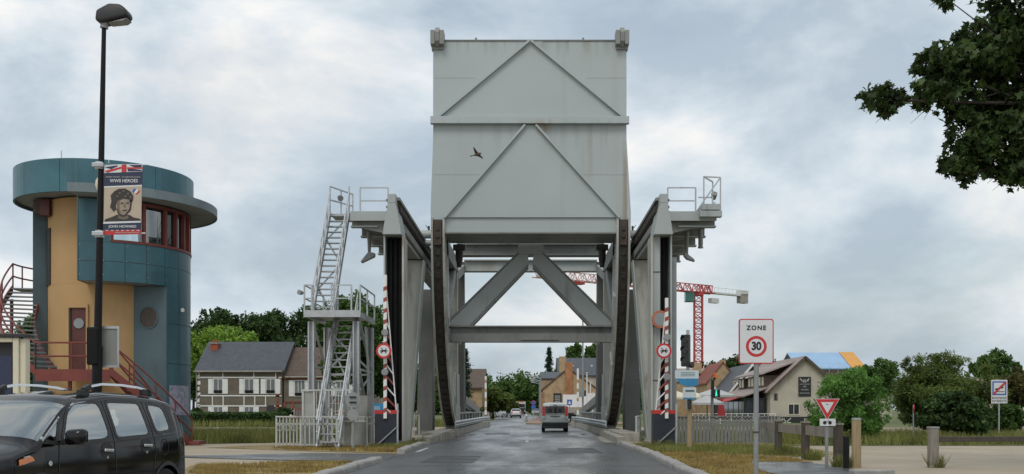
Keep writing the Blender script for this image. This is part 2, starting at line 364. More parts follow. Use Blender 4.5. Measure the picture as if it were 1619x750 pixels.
def streaks(mname):
    # rust runs and dirty rims that sit at fixed places of the counterweight (object axes: x across, z up)
    m = MATS[mname]; n, l = m.node_tree.nodes, m.node_tree.links; b = n['Principled BSDF']; src = b.inputs['Base Color'].links[0].from_socket
    tc = n.new('ShaderNodeTexCoord'); sp = n.new('ShaderNodeSeparateXYZ'); l.new(tc.outputs['Object'], sp.inputs[0])
    mp = n.new('ShaderNodeMapping'); mp.inputs['Scale'].default_value = (3.0, 3.0, 0.22); l.new(tc.outputs['Object'], mp.inputs['Vector'])
    nz = n.new('ShaderNodeTexNoise'); nz.inputs['Scale'].default_value = 1.0; nz.inputs['Detail'].default_value = 7.0; l.new(mp.outputs[0], nz.inputs['Vector'])
    def rng_(v, lo, hi, a=0.0, c=1.0):
        r = n.new('ShaderNodeMapRange'); r.interpolation_type = 'SMOOTHSTEP'; l.new(v, r.inputs[0])
        for i, q_ in enumerate((lo, hi, a, c)): r.inputs[i + 1].default_value = q_
        return r.outputs[0]
    def mul(*vs):
        o = vs[0]
        for v in vs[1:]:
            k = n.new('ShaderNodeMath'); k.operation = 'MULTIPLY'; l.new(o, k.inputs[0])
            if isinstance(v, float): k.inputs[1].default_value = v
            else: l.new(v, k.inputs[1])
            o = k.outputs[0]
        return o
    x, z, N = sp.outputs['X'], sp.outputs['Z'], nz.outputs['Fac']
    layers = [(mul(rng_(x, 4.05, 4.5), rng_(z, 14.2, 13.0), rng_(N, 0.42, 0.62), 0.7), (0.22, 0.14, 0.05)),
              (mul(rng_(x, 0.15, 0.4), rng_(x, 1.1, 0.5), rng_(z, 14.0, 14.6), rng_(z, 14.9, 14.7), rng_(N, 0.3, 0.6), 0.8), (0.26, 0.15, 0.05)),
              (mul(rng_(z, 17.6, 18.55), rng_(N, 0.45, 0.68), 0.5), (0.2, 0.205, 0.18)),
              (mul(rng_(x, 2.1, 2.6), rng_(x, 3.4, 2.8), rng_(z, 14.6, 13.6), rng_(z, 11.4, 12.8), rng_(N, 0.45, 0.62), 0.35), (0.30, 0.25, 0.18)),
              (mul(rng_(z, 12.9, 14.6), rng_(z, 14.95, 14.6), rng_(N, 0.48, 0.7), 0.3), (0.22, 0.22, 0.19))]
    for f, c in layers:
        k = n.new('ShaderNodeMix'); k.data_type = 'RGBA'; l.new(f, k.inputs[0]); l.new(src, k.inputs[6]); k.inputs[7].default_value = (*c, 1); src = k.outputs[2]
    l.new(src, b.inputs['Base Color'])
streaks('bridge_plate')
# ---------------------------------------------------------------- ground, canal, road
mb = MB(); xs = [-1500, 1500]
prof = [(-60, -0.03), (57, -0.03), (58.2, -2.8), (80.5, -2.8), (82, -0.03), (2600, -0.03)]
for i in range(len(prof) - 1):
    (a, za), (c, zc) = prof[i], prof[i + 1]
    mb.add([(-1500, a, za), (1500, a, za), (1500, c, zc), (-1500, c, zc)], [(0, 1, 2, 3)])
tag(mb.build('ground', 'sand_ground'), kind='structure')
tag(MB().add([(-1500, 57.5, -1.9), (1500, 57.5, -1.9), (1500, 81.6, -1.9), (-1500, 81.6, -1.9)], [(0, 1, 2, 3)]).build('canal_water', 'canal_water'), kind='structure')
def sheet(name, pts, z, mat):
    return tag(MB().add([(x, y, z) for x, y in pts], [tuple(range(len(pts)))]).build(name, mat), kind='structure')
tag(MB().add([(-1500, 80.4, -2.78), (1500, 80.4, -2.78), (1500, 82.3, -0.018), (-1500, 82.3, -0.018)], [(0, 1, 2, 3)]).build('far_bank', 'turf'), kind='structure')
sheet('far_meadow', [(-1500, 82.2), (1500, 82.2), (1500, 2600), (-1500, 2600)], -0.022, 'turf')
RL = [(-4.1, -40), (-4.05, 22), (-3.95, 30), (-4.05, 36), (-4.05, 42), (-3.75, 52), (-3.6, 60), (-3.6, 83), (-3.9, 92), (-4.6, 120), (-5.5, 165), (-6.2, 220), (-6.5, 320)]
RR = [(3.1, -40), (3.25, 22), (3.5, 31), (3.45, 38), (3.5, 52), (3.55, 60), (3.55, 83), (3.6, 92), (3.6, 110), (2.2, 165), (0.6, 220), (-1.0, 320)]
road_v = [(x, y, 0.0) for x, y in RL] + [(x, y, 0.0) for x, y in reversed(RR)]
mb = MB()
def xat(L, y):
    for (xa, ya), (xb, yb) in zip(L, L[1:]):
        if ya <= y <= yb: return xa + (xb - xa) * (y - ya) / (yb - ya)
    return L[-1][0]
ys = [-40, 0, 22, 30, 36, 42, 52, 60, 83, 92, 110, 120, 165, 220, 320]
v = []
for y in ys: v += [(xat(RL, y), y, 0), (xat(RR, y), y, 0)]
mb.add(v, [(2 * i, 2 * i + 1, 2 * i + 3, 2 * i + 2) for i in range(len(ys) - 1)])
tag(mb.build('road', 'asphalt'), kind='structure')
sheet('side_lane', [(-4.02, 28.0), (-4.02, 32.8), (-7.0, 33.6), (-11.5, 31.2), (-7.0, 29.0)], -0.012, 'asphalt_path')
sheet('footpath', [(5.3, 8), (7.6, 8), (7.6, 25.5), (7.35, 27.6), (5.9, 27.9), (5.3, 24)], -0.008, 'asphalt_path')
sheet('left_verge', [(-4.3, 33.2), (-4.3, 44), (-9, 44), (-12, 38.5), (-7, 35)], -0.018, 'dry_turf')
sheet('grass_patch', [(-4.35, 20), (-4.35, 27.7), (-6.0, 28.2), (-8.6, 26.4), (-7.8, 23.0), (-6, 20)], -0.018, 'dry_turf')
sheet('left_bank', [(-9.5, 45), (-9.5, 56.9), (-60, 56.9), (-60, 43.0), (-13, 42.6)], -0.018, 'turf')
sheet('right_verge', [(3.55, 6), (5.25, 6), (5.25, 24), (5.9, 28.2), (7.6, 28), (7.7, 31), (10, 33), (10, 44), (3.75, 44)], -0.018, 'dry_turf')
sheet('right_bank', [(10.2, 40.5), (60, 40.5), (60, 56.9), (4.8, 56.9), (4.8, 44.2), (10.2, 44.2)], -0.018, 'turf')
# wet shine in the ruts and the gutter
def puddle(name, c, rx, ry, seed, z=0.004):
    rnd = random.Random(seed); n = 22; k = [rnd.uniform(0.72, 1.15) for _ in range(n)]
    k = [(k[i - 1] + k[i] + k[(i + 1) % n]) / 3 for i in range(n)]
    pts = [(c[0] + rx * k[i] * math.cos(6.2832 * i / n), c[1] + ry * k[i] * math.sin(6.2832 * i / n)) for i in range(n)]
    return sheet(name, pts, z, 'puddle')
for i, (c, rx, ry) in enumerate([((-3.55, 47.5), 0.32, 3.2), ((-3.2, 56.5), 0.25, 1.6), ((-5.2, 43), 0.22, 0.5), ((2.9, 57), 0.2, 1.8)]):
    puddle('puddle', c, rx, ry, 10 + i)
# kerbs: real steps built from stones
def kerb(pts, mats='kerb_stone', h=0.14, w=0.26, sl=1.0, side=-1, name='kerb'):
    root = None; stone = None
    kb = thing(name, (pts[0][0], pts[0][1], 0), None, None); kb['kind'] = 'structure'
    for (xa, ya), (xb, yb) in zip(pts, pts[1:]):
        L = math.hypot(xb - xa, yb - ya); n = max(1, round(L / sl)); d = Vector((xb - xa, yb - ya, 0)) / n
        nn = Vector((-d.y, d.x, 0)).normalized() * side * -1
        for i in range(n):
            a = Vector((xa, ya, (i * 7 % 5 - 2) * 0.006)) + d * i; c = a + d * 0.965
            o = MB().prism([a + Vector((0, 0, -0.05)), a + nn * w + Vector((0, 0, -0.05)), a + nn * w + Vector((0, 0, h)), a + nn * 0.03 + Vector((0, 0, h)), a + Vector((0, 0, h - 0.04))], c - a)
            o.build('kerb_stone', mats, kb, bevel=0.012)
    return kb
kerb([(-4.08, 12), (-4.03, 23), (-3.92, 27.6)], side=-1)
kerb([(-4.0, 33.2), (-4.06, 37), (-4.06, 41)], side=-1)
kerb([(3.2, 12), (3.27, 23), (3.5, 31), (3.46, 38), (3.47, 41)], side=1)
kerb([(-4.06, 42), (-4.0, 47), (-3.78, 52.5)], 'concrete', 0.30, 0.34, 2.4, -1, 'concrete_kerb')
kerb([(3.48, 42), (3.52, 47), (3.62, 52.5)], 'concrete', 0.30, 0.34, 2.4, 1, 'concrete_kerb')
sheet('gutter_apron', [(3.05, 44), (3.5, 43), (3.6, 52), (3.3, 53)], 0.004, 'concrete')
M('asphalt_patch', (0.045, 0.047, 0.05), 0.5, 0.25, 1.5, 0.12, 60, rvar=0.15); M('tar', (0.012, 0.012, 0.013), 0.35, 0.3, 4)
for nm, pts in (('repair_patch', [(0.9, 33.0), (2.3, 33.1), (2.25, 37.6), (0.95, 37.4)]), ('repair_patch', [(1.0, 52.4), (2.4, 52.5), (2.5, 55.5), (1.1, 55.3)]), ('repair_patch', [(-2.9, 27.2), (-1.5, 27.1), (-1.45, 31.0), (-2.85, 31.3)]), ('repair_patch', [(-2.6, 58), (-1.2, 58), (-1.2, 60.5), (-2.5, 60.6)])):
    sheet(nm, pts, 0.004, 'asphalt_patch')
for y0, ph in ((52.0, 0.4), (42.3, 1.7), (25.6, 2.9)):     # expansion joint and cracks sealed with tar
    n = 26; pts = [(-3.75 + 7.2 * i / n, y0 + 0.10 * math.sin(i * 0.9 + ph) + 0.07 * math.sin(i * 2.3 + ph)) for i in range(n + 1)]
    sheet('tar_seam', pts + [(x, y + (0.35 if y0 == 52.0 else 0.07)) for x, y in reversed(pts)], 0.0075, 'tar')
mk = thing('lane_marking', (-0.2, 60, 0), None, None); mk['kind'] = 'structure'
for y in (44, 50.5, 57, 62): MB().box(-0.22, -0.09, y, y + 2.4, 0.003, 0.006).build('dash', 'road_paint', mk)
for (x, y) in ((-3.75, 34),): MB().box(x, x + 0.1, y, y + 3.5, 0.003, 0.006).build('dash', 'road_paint', mk)
tag(MB().prism([(-0.4, 96, 0), (3.6, 93, 0), (9, 93, 0), (9, 160, 0), (1.2, 160, 0), (-0.3, 118, 0)], (0, 0, 0.10)).build('far_pavement', 'paving_brown'), kind='structure')
# ---------------------------------------------------------------- the rolling bascule bridge
B = thing('bascule_bridge', (0, 58, 0), 'grey steel rolling bascule bridge with tall boxed counterweight spanning the road', 'bridge')
XL = 4.31                              # centre line of the segments
CY0, CY1 = 48.55, 51.4                 # counterweight front, back
zb, zt = 9.62, 18.52
# counterweight: a tapered box of welded plates
cw = MB()
pr = [(-4.62, 9.62), (4.66, 9.62), (4.66, 10.6), (4.46, 14.0), (4.46, zt), (-4.54, zt), (-4.54, 14.0), (-4.66, 10.6)]
CW = cw.prism([(x, CY0, z) for x, z in pr], (0, CY1 - CY0, 0)).build('counterweight_box', 'bridge_plate', B, bevel=0.02)
# folded triangular plates: the middle stands a little proud of the field around it
def fold(pts, t, name):
    MB().prism([(x, CY0 - 0.002, z) for x, z in pts], (0, -t, 0)).build(name, 'bridge_plate', CW, bevel=0.008)
fold([(-4.15, 14.98), (4.15, 14.98), (0.08, 18.42), (-0.12, 18.42)], 0.09, 'raised_plate')
fold([(-3.95, 10.3), (4.05, 10.3), (0.28, 14.58), (-0.30, 14.58)], 0.09, 'raised_plate')
for (a, c) in (((-4.25, 14.98), (-0.06, 18.47)), ((4.25, 14.98), (0.02, 18.47)), ((-4.0, 10.28), (-0.26, 14.58)), ((4.12, 10.28), (0.24, 14.58))):
    MB().bar((a[0], CY0 - 0.13, a[1]), (c[0], CY0 - 0.13, c[1]), 0.10, 0.25, (0, 1, 0)).build('diagonal_rib', 'bridge_plate', CW)
MB().box(-4.64, 4.56, CY0 - 0.30, CY0 - 0.004, 14.62, 14.95).build('crossbeam', 'bridge_plate', CW, bevel=0.01)
MB().box(-4.0, 4.0, CY0 - 0.05, CY1 - 0.02, zb - 0.06, zb - 0.004).build('bottom_plate', 'weathered_shaded_paint', CW)
for xw in (-2.35, 2.3):
    MB().box(xw, xw + 0.018, CY0 - 0.012, CY0 - 0.002, 15.0, 16.1).build('weld_seam', 'bridge_plate', CW)
for (xa, xb, zw) in ((-4.5, -2.6, 16.8), (2.6, 4.42, 16.8), (-4.5, -2.0, 12.3), (2.0, 4.5, 12.3)): MB().box(xa, xb, CY0 - 0.010, CY0 - 0.002, zw, zw + 0.018).build('weld_seam', 'bridge_plate', CW)
MB().box(0.1, 0.55, CY0 - 0.03, CY0 - 0.003, 18.1, zt - 0.02).build('patch_plate', 'bridge_paint', CW)
MB().box(-4.56, 4.48, CY0 - 0.05, CY1 + 0.02, zt + 0.003, zt + 0.05).build('top_edge', 'weathered_shaded_paint', CW)
for x in (-2.55, 2.45): MB().tube((x, CY0 + 0.1, zt + 0.04), (x, CY0 + 0.1, zt + 0.18), 0.05).build('lifting_eye', 'weathered_shaded_paint', CW)
for s in (-1, 1):   # the corner latch: two cheeks and a curved hook
    x0 = -4.32 if s < 0 else 4.24
    lg = MB().box(x0 - 0.31, x0 - 0.11, CY0 - 0.42, CY0 + 0.3, 18.25, 18.9).box(x0 + 0.11, x0 + 0.31, CY0 - 0.42, CY0 + 0.3, 18.25, 18.9).box(x0 - 0.28, x0 + 0.28, CY0 - 0.10, CY0 + 0.3, 18.1, 18.6)
    lg = lg.build('latch_bracket', 'weathered_shaded_paint', CW, bevel=0.015)
    hk = [(0.30, 19.0), (-0.25, 19.06), (-0.46, 18.8), (-0.40, 18.4), (-0.20, 18.2), (-0.20, 18.4), (-0.28, 18.75), (-0.1, 18.86), (0.30, 18.8)]
    MB().prism([(x0 - 0.10, CY0 + y, z) for y, z in hk], (0.2, 0, 0)).build('latch_hook', 'weathered_shaded_paint', CW, bevel=0.01)
# rolling segments
YC, ZC, RR_ = 58.0, 9.95, 9.55
def arcpt(r, a): return (YC - r * math.sin(R(a)), ZC - r * math.cos(R(a)))
def arcplate(x0, x1, r0, r1, a0, a1, n=36):
    m = MB(); v = []
    for i in range(n + 1):
        a = a0 + (a1 - a0) * i / n
        for (x, r) in ((x0, r0), (x1, r0), (x1, r1), (x0, r1)): y, z = arcpt(r, a); v.append((x, y, z))
    f = [(4 * i + j, 4 * i + (j + 1) % 4, 4 * i + 4 + (j + 1) % 4, 4 * i + 4 + j) for i in range(n) for j in range(4)]
    return m.add(v, f + [(0, 1, 2, 3), (4 * n + 3, 4 * n + 2, 4 * n + 1, 4 * n)])
lug = None
for s in (-1, 1):
    xi, xo = s * 3.99, s * 4.63
    seg = arcplate(min(xi, xo) + 0.10, max(xi, xo) - 0.10, RR_ - 0.16, RR_, -6, 91.5).build('rolling_tread', 'greasy_steel', B)
    for k in range(30):      # tread lugs
        a = -4 + k * 3.2
        if lug is None:
            lug = MB().box(-0.11, 0.11, -0.05, 0.05, -0.13, 0.13).build('tread_lug', 'greasy_steel', seg, bevel=0.01); lug.data.transform(Matrix.Translation(B.location))
            o = lug
        else: o = lug.copy(); COL.objects.link(o); o.parent = seg
        y, z = arcpt(RR_ + 0.02, a); o.location = Vector((s * XL, y, z)) - B.location; o.rotation_euler = (R(90 - a), 0, 0)
    MB().box(s * XL - 0.17, s * XL + 0.17, YC - RR_ - 0.08, YC - RR_ + 0.1, 9.0, 10.12).build('tread_end', 'rusty_steel', seg, bevel=0.02)
    for zq in (9.35, 9.68): MB().box(s * XL - 0.08, s * XL + 0.08, YC - RR_ - 0.14, YC - RR_ - 0.09, zq, zq + 0.17).build('slot', 'dark_recess', seg)
    for (xa, xb_) in ((xi, xi + s * 0.097), (xo - s * 0.097, xo)):
        wb = arcplate(min(xa, xb_), max(xa, xb_), RR_ - 1.05, RR_ + 0.06, -8, 92).build('segment_web', 'stained_paint', B)
    arcplate(min(xi, xo) + 0.10, max(xi, xo) - 0.10, RR_ - 1.1, RR_ - 1.02, -6, 88).build('inner_flange', 'weathered_shaded_paint', seg)
    for a in (22, 48, 70):   # stiffeners on the inner web
        (y0, z0), (y1, z1) = arcpt(RR_ - 1.0, a), arcpt(RR_ + 0.05, a)
        MB().bar((xi - s * 0.03, y0, z0), (xi - s * 0.03, y1, z1), 0.05, 0.12, (1, 0, 0)).build('stiffener', 'bridge_paint', wb)
    # frame behind the segment
    def col(name, pts, x0, x1, mat): return MB().prism([(x0, y, z) for y, z in pts], (x1 - x0, 0, 0)).build(name, mat, B, bevel=0.015)
    X0, X1 = (-4.55, -4.06) if s < 0 else (4.06, 4.55)
    col('segment_post', [(57.6, 1.0), (58.6, 1.0), (58.4, 9.6), (57.8, 9.6)], X0, X1, 'stained_paint')
    col('segment_strut', [(49.4, 8.9), (50.0, 9.75), (58.3, 9.75), (58.3, 9.0)], X0, X1, 'weathered_shaded_paint')
    col('raker', [(51.2, 5.6), (51.9, 5.0), (58.0, 8.9), (57.6, 9.6)], X0 + 0.06, X1 - 0.06, 'weathered_shaded_paint')
    col('counterweight_arm', [(50.6, 9.7), (51.4, 9.7), (52.6, 4.6), (51.6, 4.6)], X0, X1, 'bridge_paint')
    col('lower_web', [(56.2, 0.25), (60.6, 0.25), (60.2, 3.4), (56.9, 3.4)], X0 + 0.05, X1 - 0.05, 'stained_paint')
    col('rear_post', [(64.3, 0.9), (66.6, 0.9), (65.6, 10.6), (65.2, 10.6)], X0 + s * 0.08, X1 + s * 0.08, 'shaded_post_paint')
    MB().bar((s * 4.3, 59.2, 9.0), (s * 4.3, 65.4, 10.2), 0.4, 0.5).build('upper_tie', 'weathered_shaded_paint', B)
    MB().bar((s * 4.3, 66.2, 2.0), (s * 4.3, 84.0, 1.25), 0.4, 0.5).build('sloping_chord', 'weathered_shaded_paint', B)
    MB().box(s * 4.62 if s < 0 else 4.12, s * 4.12 if s < 0 else 4.62, 58.7, 86.0, -0.6, 1.12).build('deck_girder', 'weathered_shaded_paint', B, bevel=0.02)
    MB().box(min(s * 4.06, s * 4.68), max(s * 4.06, s * 4.68), 58.6, 86.1, 1.123, 1.20).build('girder_cap', 'bridge_paint', B)
    for y in (61, 64, 67.5, 71, 74.5, 78, 81.5): MB().box(min(s * 4.0, s * 4.115), max(s * 4.0, s * 4.115), y, y + 0.08, 0.1, 1.12).build('web_stiffener', 'weathered_shaded_paint', B)
    # hanging damper under the counterweight
    xd = s * 3.55
    MB().tube((xd, 51.9, 8.75), (xd, 51.9, 9.58), 0.17, 0.22).tube((xd, 51.9, 8.45), (xd, 51.9, 8.75), 0.11, 0.15).box(xd - 0.3, xd + 0.3, 51.7, 52.1, 9.3, 9.56).build('buffer', 'greasy_steel', B)
MB().box(-4.4, 4.4, 58.62, 86.2, -0.5, -0.02).build('deck_slab', 'weathered_shaded_paint', B)
def ibeam(name, y0, y1, z0, z1, x0, x1, mat):
    t = 0.07; m = MB().box(x0, x1, y0, y1, z0, z0 + t).box(x0, x1, y0, y1, z1 - t, z1).box(x0, x1, (y0 + y1) / 2 - 0.15, (y0 + y1) / 2 + 0.15, z0 + t, z1 - t)
    return m.build(name, mat, B)
lb = ibeam('portal_beam', 51.5, 52.3, 4.72, 5.52, -4.02, 4.02, 'weathered_shaded_paint')
MB().box(-4.04, 4.04, 51.42, 51.49, 4.70, 5.12).build('lower_plate', 'weathered_shaded_paint', lb, bevel=0.01)
for x in (-3.5, 3.35): MB().tube((x, 51.8, 4.6), (x, 51.8, 4.716), 0.06, 0.09).build('height_lamp', 'white_paint', lb)
MB().box(-0.5, 1.4, 51.40, 51.418, 4.76, 4.80).build('scrape', 'dark_recess', lb)
for s in (-1, 1):
    dg_ = MB().prism([(s * 3.98, 51.55, 5.52), (s * 3.98, 51.55, 5.75), (s * 0.62, 51.55, 9.05), (s * 0.12, 51.55, 9.05), (s * 0.12, 51.55, 8.55), (s * 3.02, 51.55, 5.52)], (0, 0.62, 0)).build('diagonal_brace', 'bridge_paint', B, bevel=0.015)
    MB().prism([(s * 3.98, 51.5, 5.76), (s * 3.98, 51.5, 5.88), (s * 0.56, 51.5, 9.22), (s * 0.62, 51.5, 9.07)], (0, 0.72, 0)).build('flange', 'weathered_shaded_paint', dg_)
    MB().prism([(s * 2.86, 51.5, 5.525), (s * 3.0, 51.5, 5.525), (s * 0.11, 51.5, 8.54), (s * 0.11, 51.5, 8.40)], (0, 0.72, 0)).build('flange', 'weathered_shaded_paint', dg_)
MB().box(-0.62, 0.62, 51.52, 52.2, 9.052, 9.5).build('apex_gusset', 'bridge_paint', B, bevel=0.02)
ibeam('upper_beam', 57.6, 58.5, 9.9, 10.55, -4.05, 4.05, 'weathered_shaded_paint')
ibeam('rear_beam', 65.0, 65.8, 10.0, 10.72, -4.15, 4.15, 'bridge_paint')
# rolling track under the segments
for s in (-1, 1):
    MB().box(min(s * 3.9, s * 4.8), max(s * 3.9, s * 4.8), 46.0, 61.0, -0.05, 0.36).build('track_girder', 'concrete', B, bevel=0.03)
    MB().tube((s * 4.66, 50.2, 9.8), (s * 5.25, 50.2, 9.8), 0.20, n=14).tube((s * 4.66, 50.2, 9.38), (s * 5.25, 50.2, 9.38), 0.14, n=12).build('drive_shaft', 'bridge_paint', B, smooth=True)
    MB().tube((s * 4.9, 50.2, 9.98), (s * 4.9, 50.2, 10.2), 0.05).bar((s * 4.95, 50.2, 10.1), (s * 5.05, 50.2, 10.25), 0.03).build('oiler', 'dark_recess', B)
# crash barriers on the bridge
for s in (-1, 1):
    x = s * 3.62
    g = thing('crash_barrier', (x, 68, 0), f'steel crash barrier on a concrete curb along the {"left" if s < 0 else "right"} side of the bridge', 'barrier')
    pts = [(s * 3.72, 53.2), (s * 3.68, 60), (s * 3.62, 72), (s * 3.55, 80), (s * 3.2, 83.5)]
    c = MB(); wv = MB()
    for (xa, ya), (xb, yb) in zip(pts, pts[1:]):
        c.prism([(xa, ya, 0.002), (xa + s * 0.28, ya, 0.002), (xa + s * 0.24, ya, 0.36), (xa + s * 0.05, ya, 0.36)], (xb - xa, yb - ya, 0))
        pf = [(0.0, 0.45), (0.0, 0.50), (-0.07, 0.55), (-0.07, 0.60), (0.0, 0.645), (-0.07, 0.70), (-0.07, 0.75), (0.0, 0.80), (0.03, 0.80), (0.03, 0.45)]
        wv.prism([(xa + s * (a + 0.12), ya, z) for a, z in pf], (xb - xa, yb - ya, 0))
    c.build('concrete_base', 'concrete', g); wv.build('rail', 'galvanised', g)
    for y in (54, 57, 60, 63, 66, 69, 72, 75, 78, 81): MB().box(min(s * 3.80, s * 3.9), max(s * 3.80, s * 3.9), y, y + 0.1, 0.3, 0.78).build('post', 'galvanised_dull', g)
# ---------------------------------------------------------------- rack gantries beside the bridge
def gantry(s):
    side = 'left' if s < 0 else 'right'
    XC = -5.32 if s < 0 else 5.10
    g = thing('rack_gantry', (XC, 48, 0), f'grey steel rack gantry with overhanging walkway {side} of the bridge', 'gantry')
    X = lambda d: XC + s * d          # d grows outwards
    def bx(m, d0, d1, y0, y1, z0, z1): return m.box(min(X(d0), X(d1)), max(X(d0), X(d1)), y0, y1, z0, z1)
    # head: tapered nose in front, beam behind with a rack along the inner side
    nose = MB().prism([(X(-0.36), 40.0, 8.1), (X(0.36), 40.0, 8.1), (X(0.30), 40.0, 8.5), (X(0.14), 40.0, 9.3), (X(-0.14), 40.0, 9.3), (X(-0.30), 40.0, 8.5)], (0, 1.6, 0)).build('beam_nose', 'bridge_paint', g, bevel=0.015)
    bx(MB(), -0.14, 0.16, 40.0, 40.5, 9.303, 9.66).build('nose_cap', 'bridge_paint', nose, bevel=0.02)
    for z in (8.95, 9.15, 9.42): bx(MB(), 0.163, 0.24, 40.1, 40.35, z, z + 0.06).build('bolt_lug', 'weathered_shaded_paint', nose)
    bx(MB(), -0.30, 0.30, 41.61, 62, 8.12, 8.75).build('box_girder', 'weathered_shaded_paint', g, bevel=0.01)
    bx(MB(), -0.10, 0.10, 40.52, 62, 8.753, 9.5).build('web', 'weathered_shaded_paint', g)
    bx(MB(), -0.24, 0.20, 40.52, 62, 9.503, 9.62).build('top_flange', 'weathered_shaded_paint', g)
    rk = bx(MB(), -0.20, -0.103, 40.6, 62, 9.05, 9.35)
    for k in range(90): y = 40.7 + k * 0.236; bx(rk, -0.27, -0.203, y, y + 0.12, 9.08, 9.32)
    rk.build('rack', 'greasy_steel', g)
    bx(MB(), -0.34, -0.303, 41.7, 62, 8.3, 8.42).build('grease_rail', 'greasy_steel', g)
    # front post: channels with a dark recess
    f0 = -0.42 if s < 0 else -0.45
    for (a, c, mt) in ((f0, f0 + 0.07, 'stained_paint'), (0.30, 0.36, 'bridge_paint')):
        bx(MB(), a, c, 40.3, 41.5, 0.0, 8.098).build('post_flange', mt, g)
    if s < 0:
        bx(MB(), f0 + 0.073, 0.298, 41.0, 41.1, 0.0, 8.09).build('post_web', 'dark_recess', g)
        for d in (-0.25, -0.05, 0.15): MB().tube((X(d), 40.75, 0.0), (X(d), 40.75, 8.09), 0.07).build('cable_duct', 'black_metal', g)
    else:
        bx(MB(), f0 + 0.073, -0.08, 40.45, 40.55, 0.0, 8.09).build('post_panel', 'bridge_paint', g)
        for z in (2.5, 4.6, 6.7): bx(MB(), f0 + 0.075, -0.085, 40.43, 40.447, z, z + 0.03).build('panel_seam', 'dark_recess', g)
        bx(MB(), -0.077, 0.298, 41.0, 41.1, 0.0, 8.09).build('post_web', 'dark_recess', g)
        MB().tube((X(0.12), 40.8, 0), (X(0.12), 40.8, 8.09), 0.08).build('cable_duct', 'black_metal', g)
        bx(MB(), 0.363, 0.58, 40.6, 41.2, 0.9, 7.3).build('duct_cover', 'tower_grey', g, bevel=0.01)
    hp_ = MB().prism([(X(-0.47), 47.0, 8.1), (X(0.34), 47.0, 8.1), (X(0.34), 47.0, 0.1), (X(0.17), 47.0, 0.1)], (0, 0.16, 0)).build('haunch_plate', 'stained_paint', g)
    MB().bar((X(0.14), 47.25, 0.12), (X(-0.50), 47.25, 8.09), 0.06, 0.85, (0, 1, 0)).build('haunch_flange', 'bridge_paint', hp_)
    bx(MB(), -0.5, 0.4, 46.7, 47.7, 8.103, 8.117).build('bearing_plate', 'dark_recess', hp_)
    bx(MB(), 0.0, 0.5, 46.6, 47.9, -0.03, 0.098).build('foot', 'concrete', g)
    bx(MB(), f0 - 0.1, 0.5, 40.1, 42.0, -0.02, 0.16).build('foot', 'concrete', g)
    # rear post
    rp = MB(); y0 = 58.4
    o, i_ = 0.95, 0.12
    rp.prism([(X(i_ + 0.05), y0, 0.2), (X(o + 0.12), y0, 0.2), (X(o - 0.1), y0, 8.1), (X(0.1), y0, 8.1)], (0, 1.4, 0)).build('rear_post', 'dark_grey_paint', g, bevel=0.02)
    bx(MB(), i_ - 0.1, o + 0.3, y0 - 0.15, y0 + 1.6, -0.2, 0.2).build('foot', 'concrete', g)
    # walkway on brackets
    d0, d1 = 0.34, (1.98 if s < 0 else 2.42)
    bx(MB(), d0, d1, 42.3, 57.0, 9.18, 9.28).build('walkway_deck', 'weathered_shaded_paint', g)
    bx(MB(), d0, d1, 42.2, 42.29, 9.02, 9.40).build('toe_plate', 'bridge_paint', g)
    for y in (42.5, 45.0, 47.5, 50.0, 52.5, 55):
        bk_ = MB().prism([(X(0.33), y, 9.17), (X(d1 - 0.02), y, 9.17), (X(d1 - 0.02), y, 8.86), (X(1.35), y, 8.72), (X(0.33), y, 8.5)], (0, 0.14, 0)).build('bracket', 'weathered_shaded_paint', g)
        bx(MB(), 0.9, d1 + 0.02, y - 0.10, y + 0.26, 8.80, 8.855).build('bracket_flange', 'bridge_paint', bk_)
    MB().bar((X(0.4), 42.7, 8.75), (X(1.6), 56.5, 8.75), 0.08, 0.08).build('wind_brace', 'weathered_shaded_paint', g)
    # railing
    def rail(pts, z, zs, nm='guard_rail'):
        m = MB()
        for h in zs:
            for p, q in zip(pts, pts[1:]): m.bar((p[0], p[1], z + h), (q[0], q[1], z + h), 0.045, 0.045)
        for p in pts: m.bar((p[0], p[1], z - 0.1), (p[0], p[1], z + zs[0]), 0.055, 0.055)
        return m.build(nm, 'galvanised', g)
    rail([(X(0.45), 42.25), (X(1.58), 42.25)], 9.28, (1.08, 0.55))
    # flood light hanging below
    xl = X(1.42)
    fl = MB().tube((xl, 43.6, 7.9), (xl, 43.6, 8.8), 0.06, 0.1).build('lamp_stem', 'weathered_shaded_paint', g)
    MB().prism([(xl - 0.1 * s, 43.45, 7.95), (xl + 0.28 * s, 43.45, 7.66), (xl + 0.33 * s, 43.45, 7.56), (xl + 0.0, 43.45, 7.66), (xl - 0.12 * s, 43.45, 7.80)] if s > 0 else
               [(xl + 0.24, 43.45, 7.90), (xl + 0.22, 43.45, 7.76), (xl - 0.32, 43.45, 7.50), (xl - 0.34, 43.45, 7.56), (xl - 0.02, 43.45, 7.96)], (0, 0.35, 0)).build('flood_lamp', 'galvanised_dull', g, bevel=0.015)
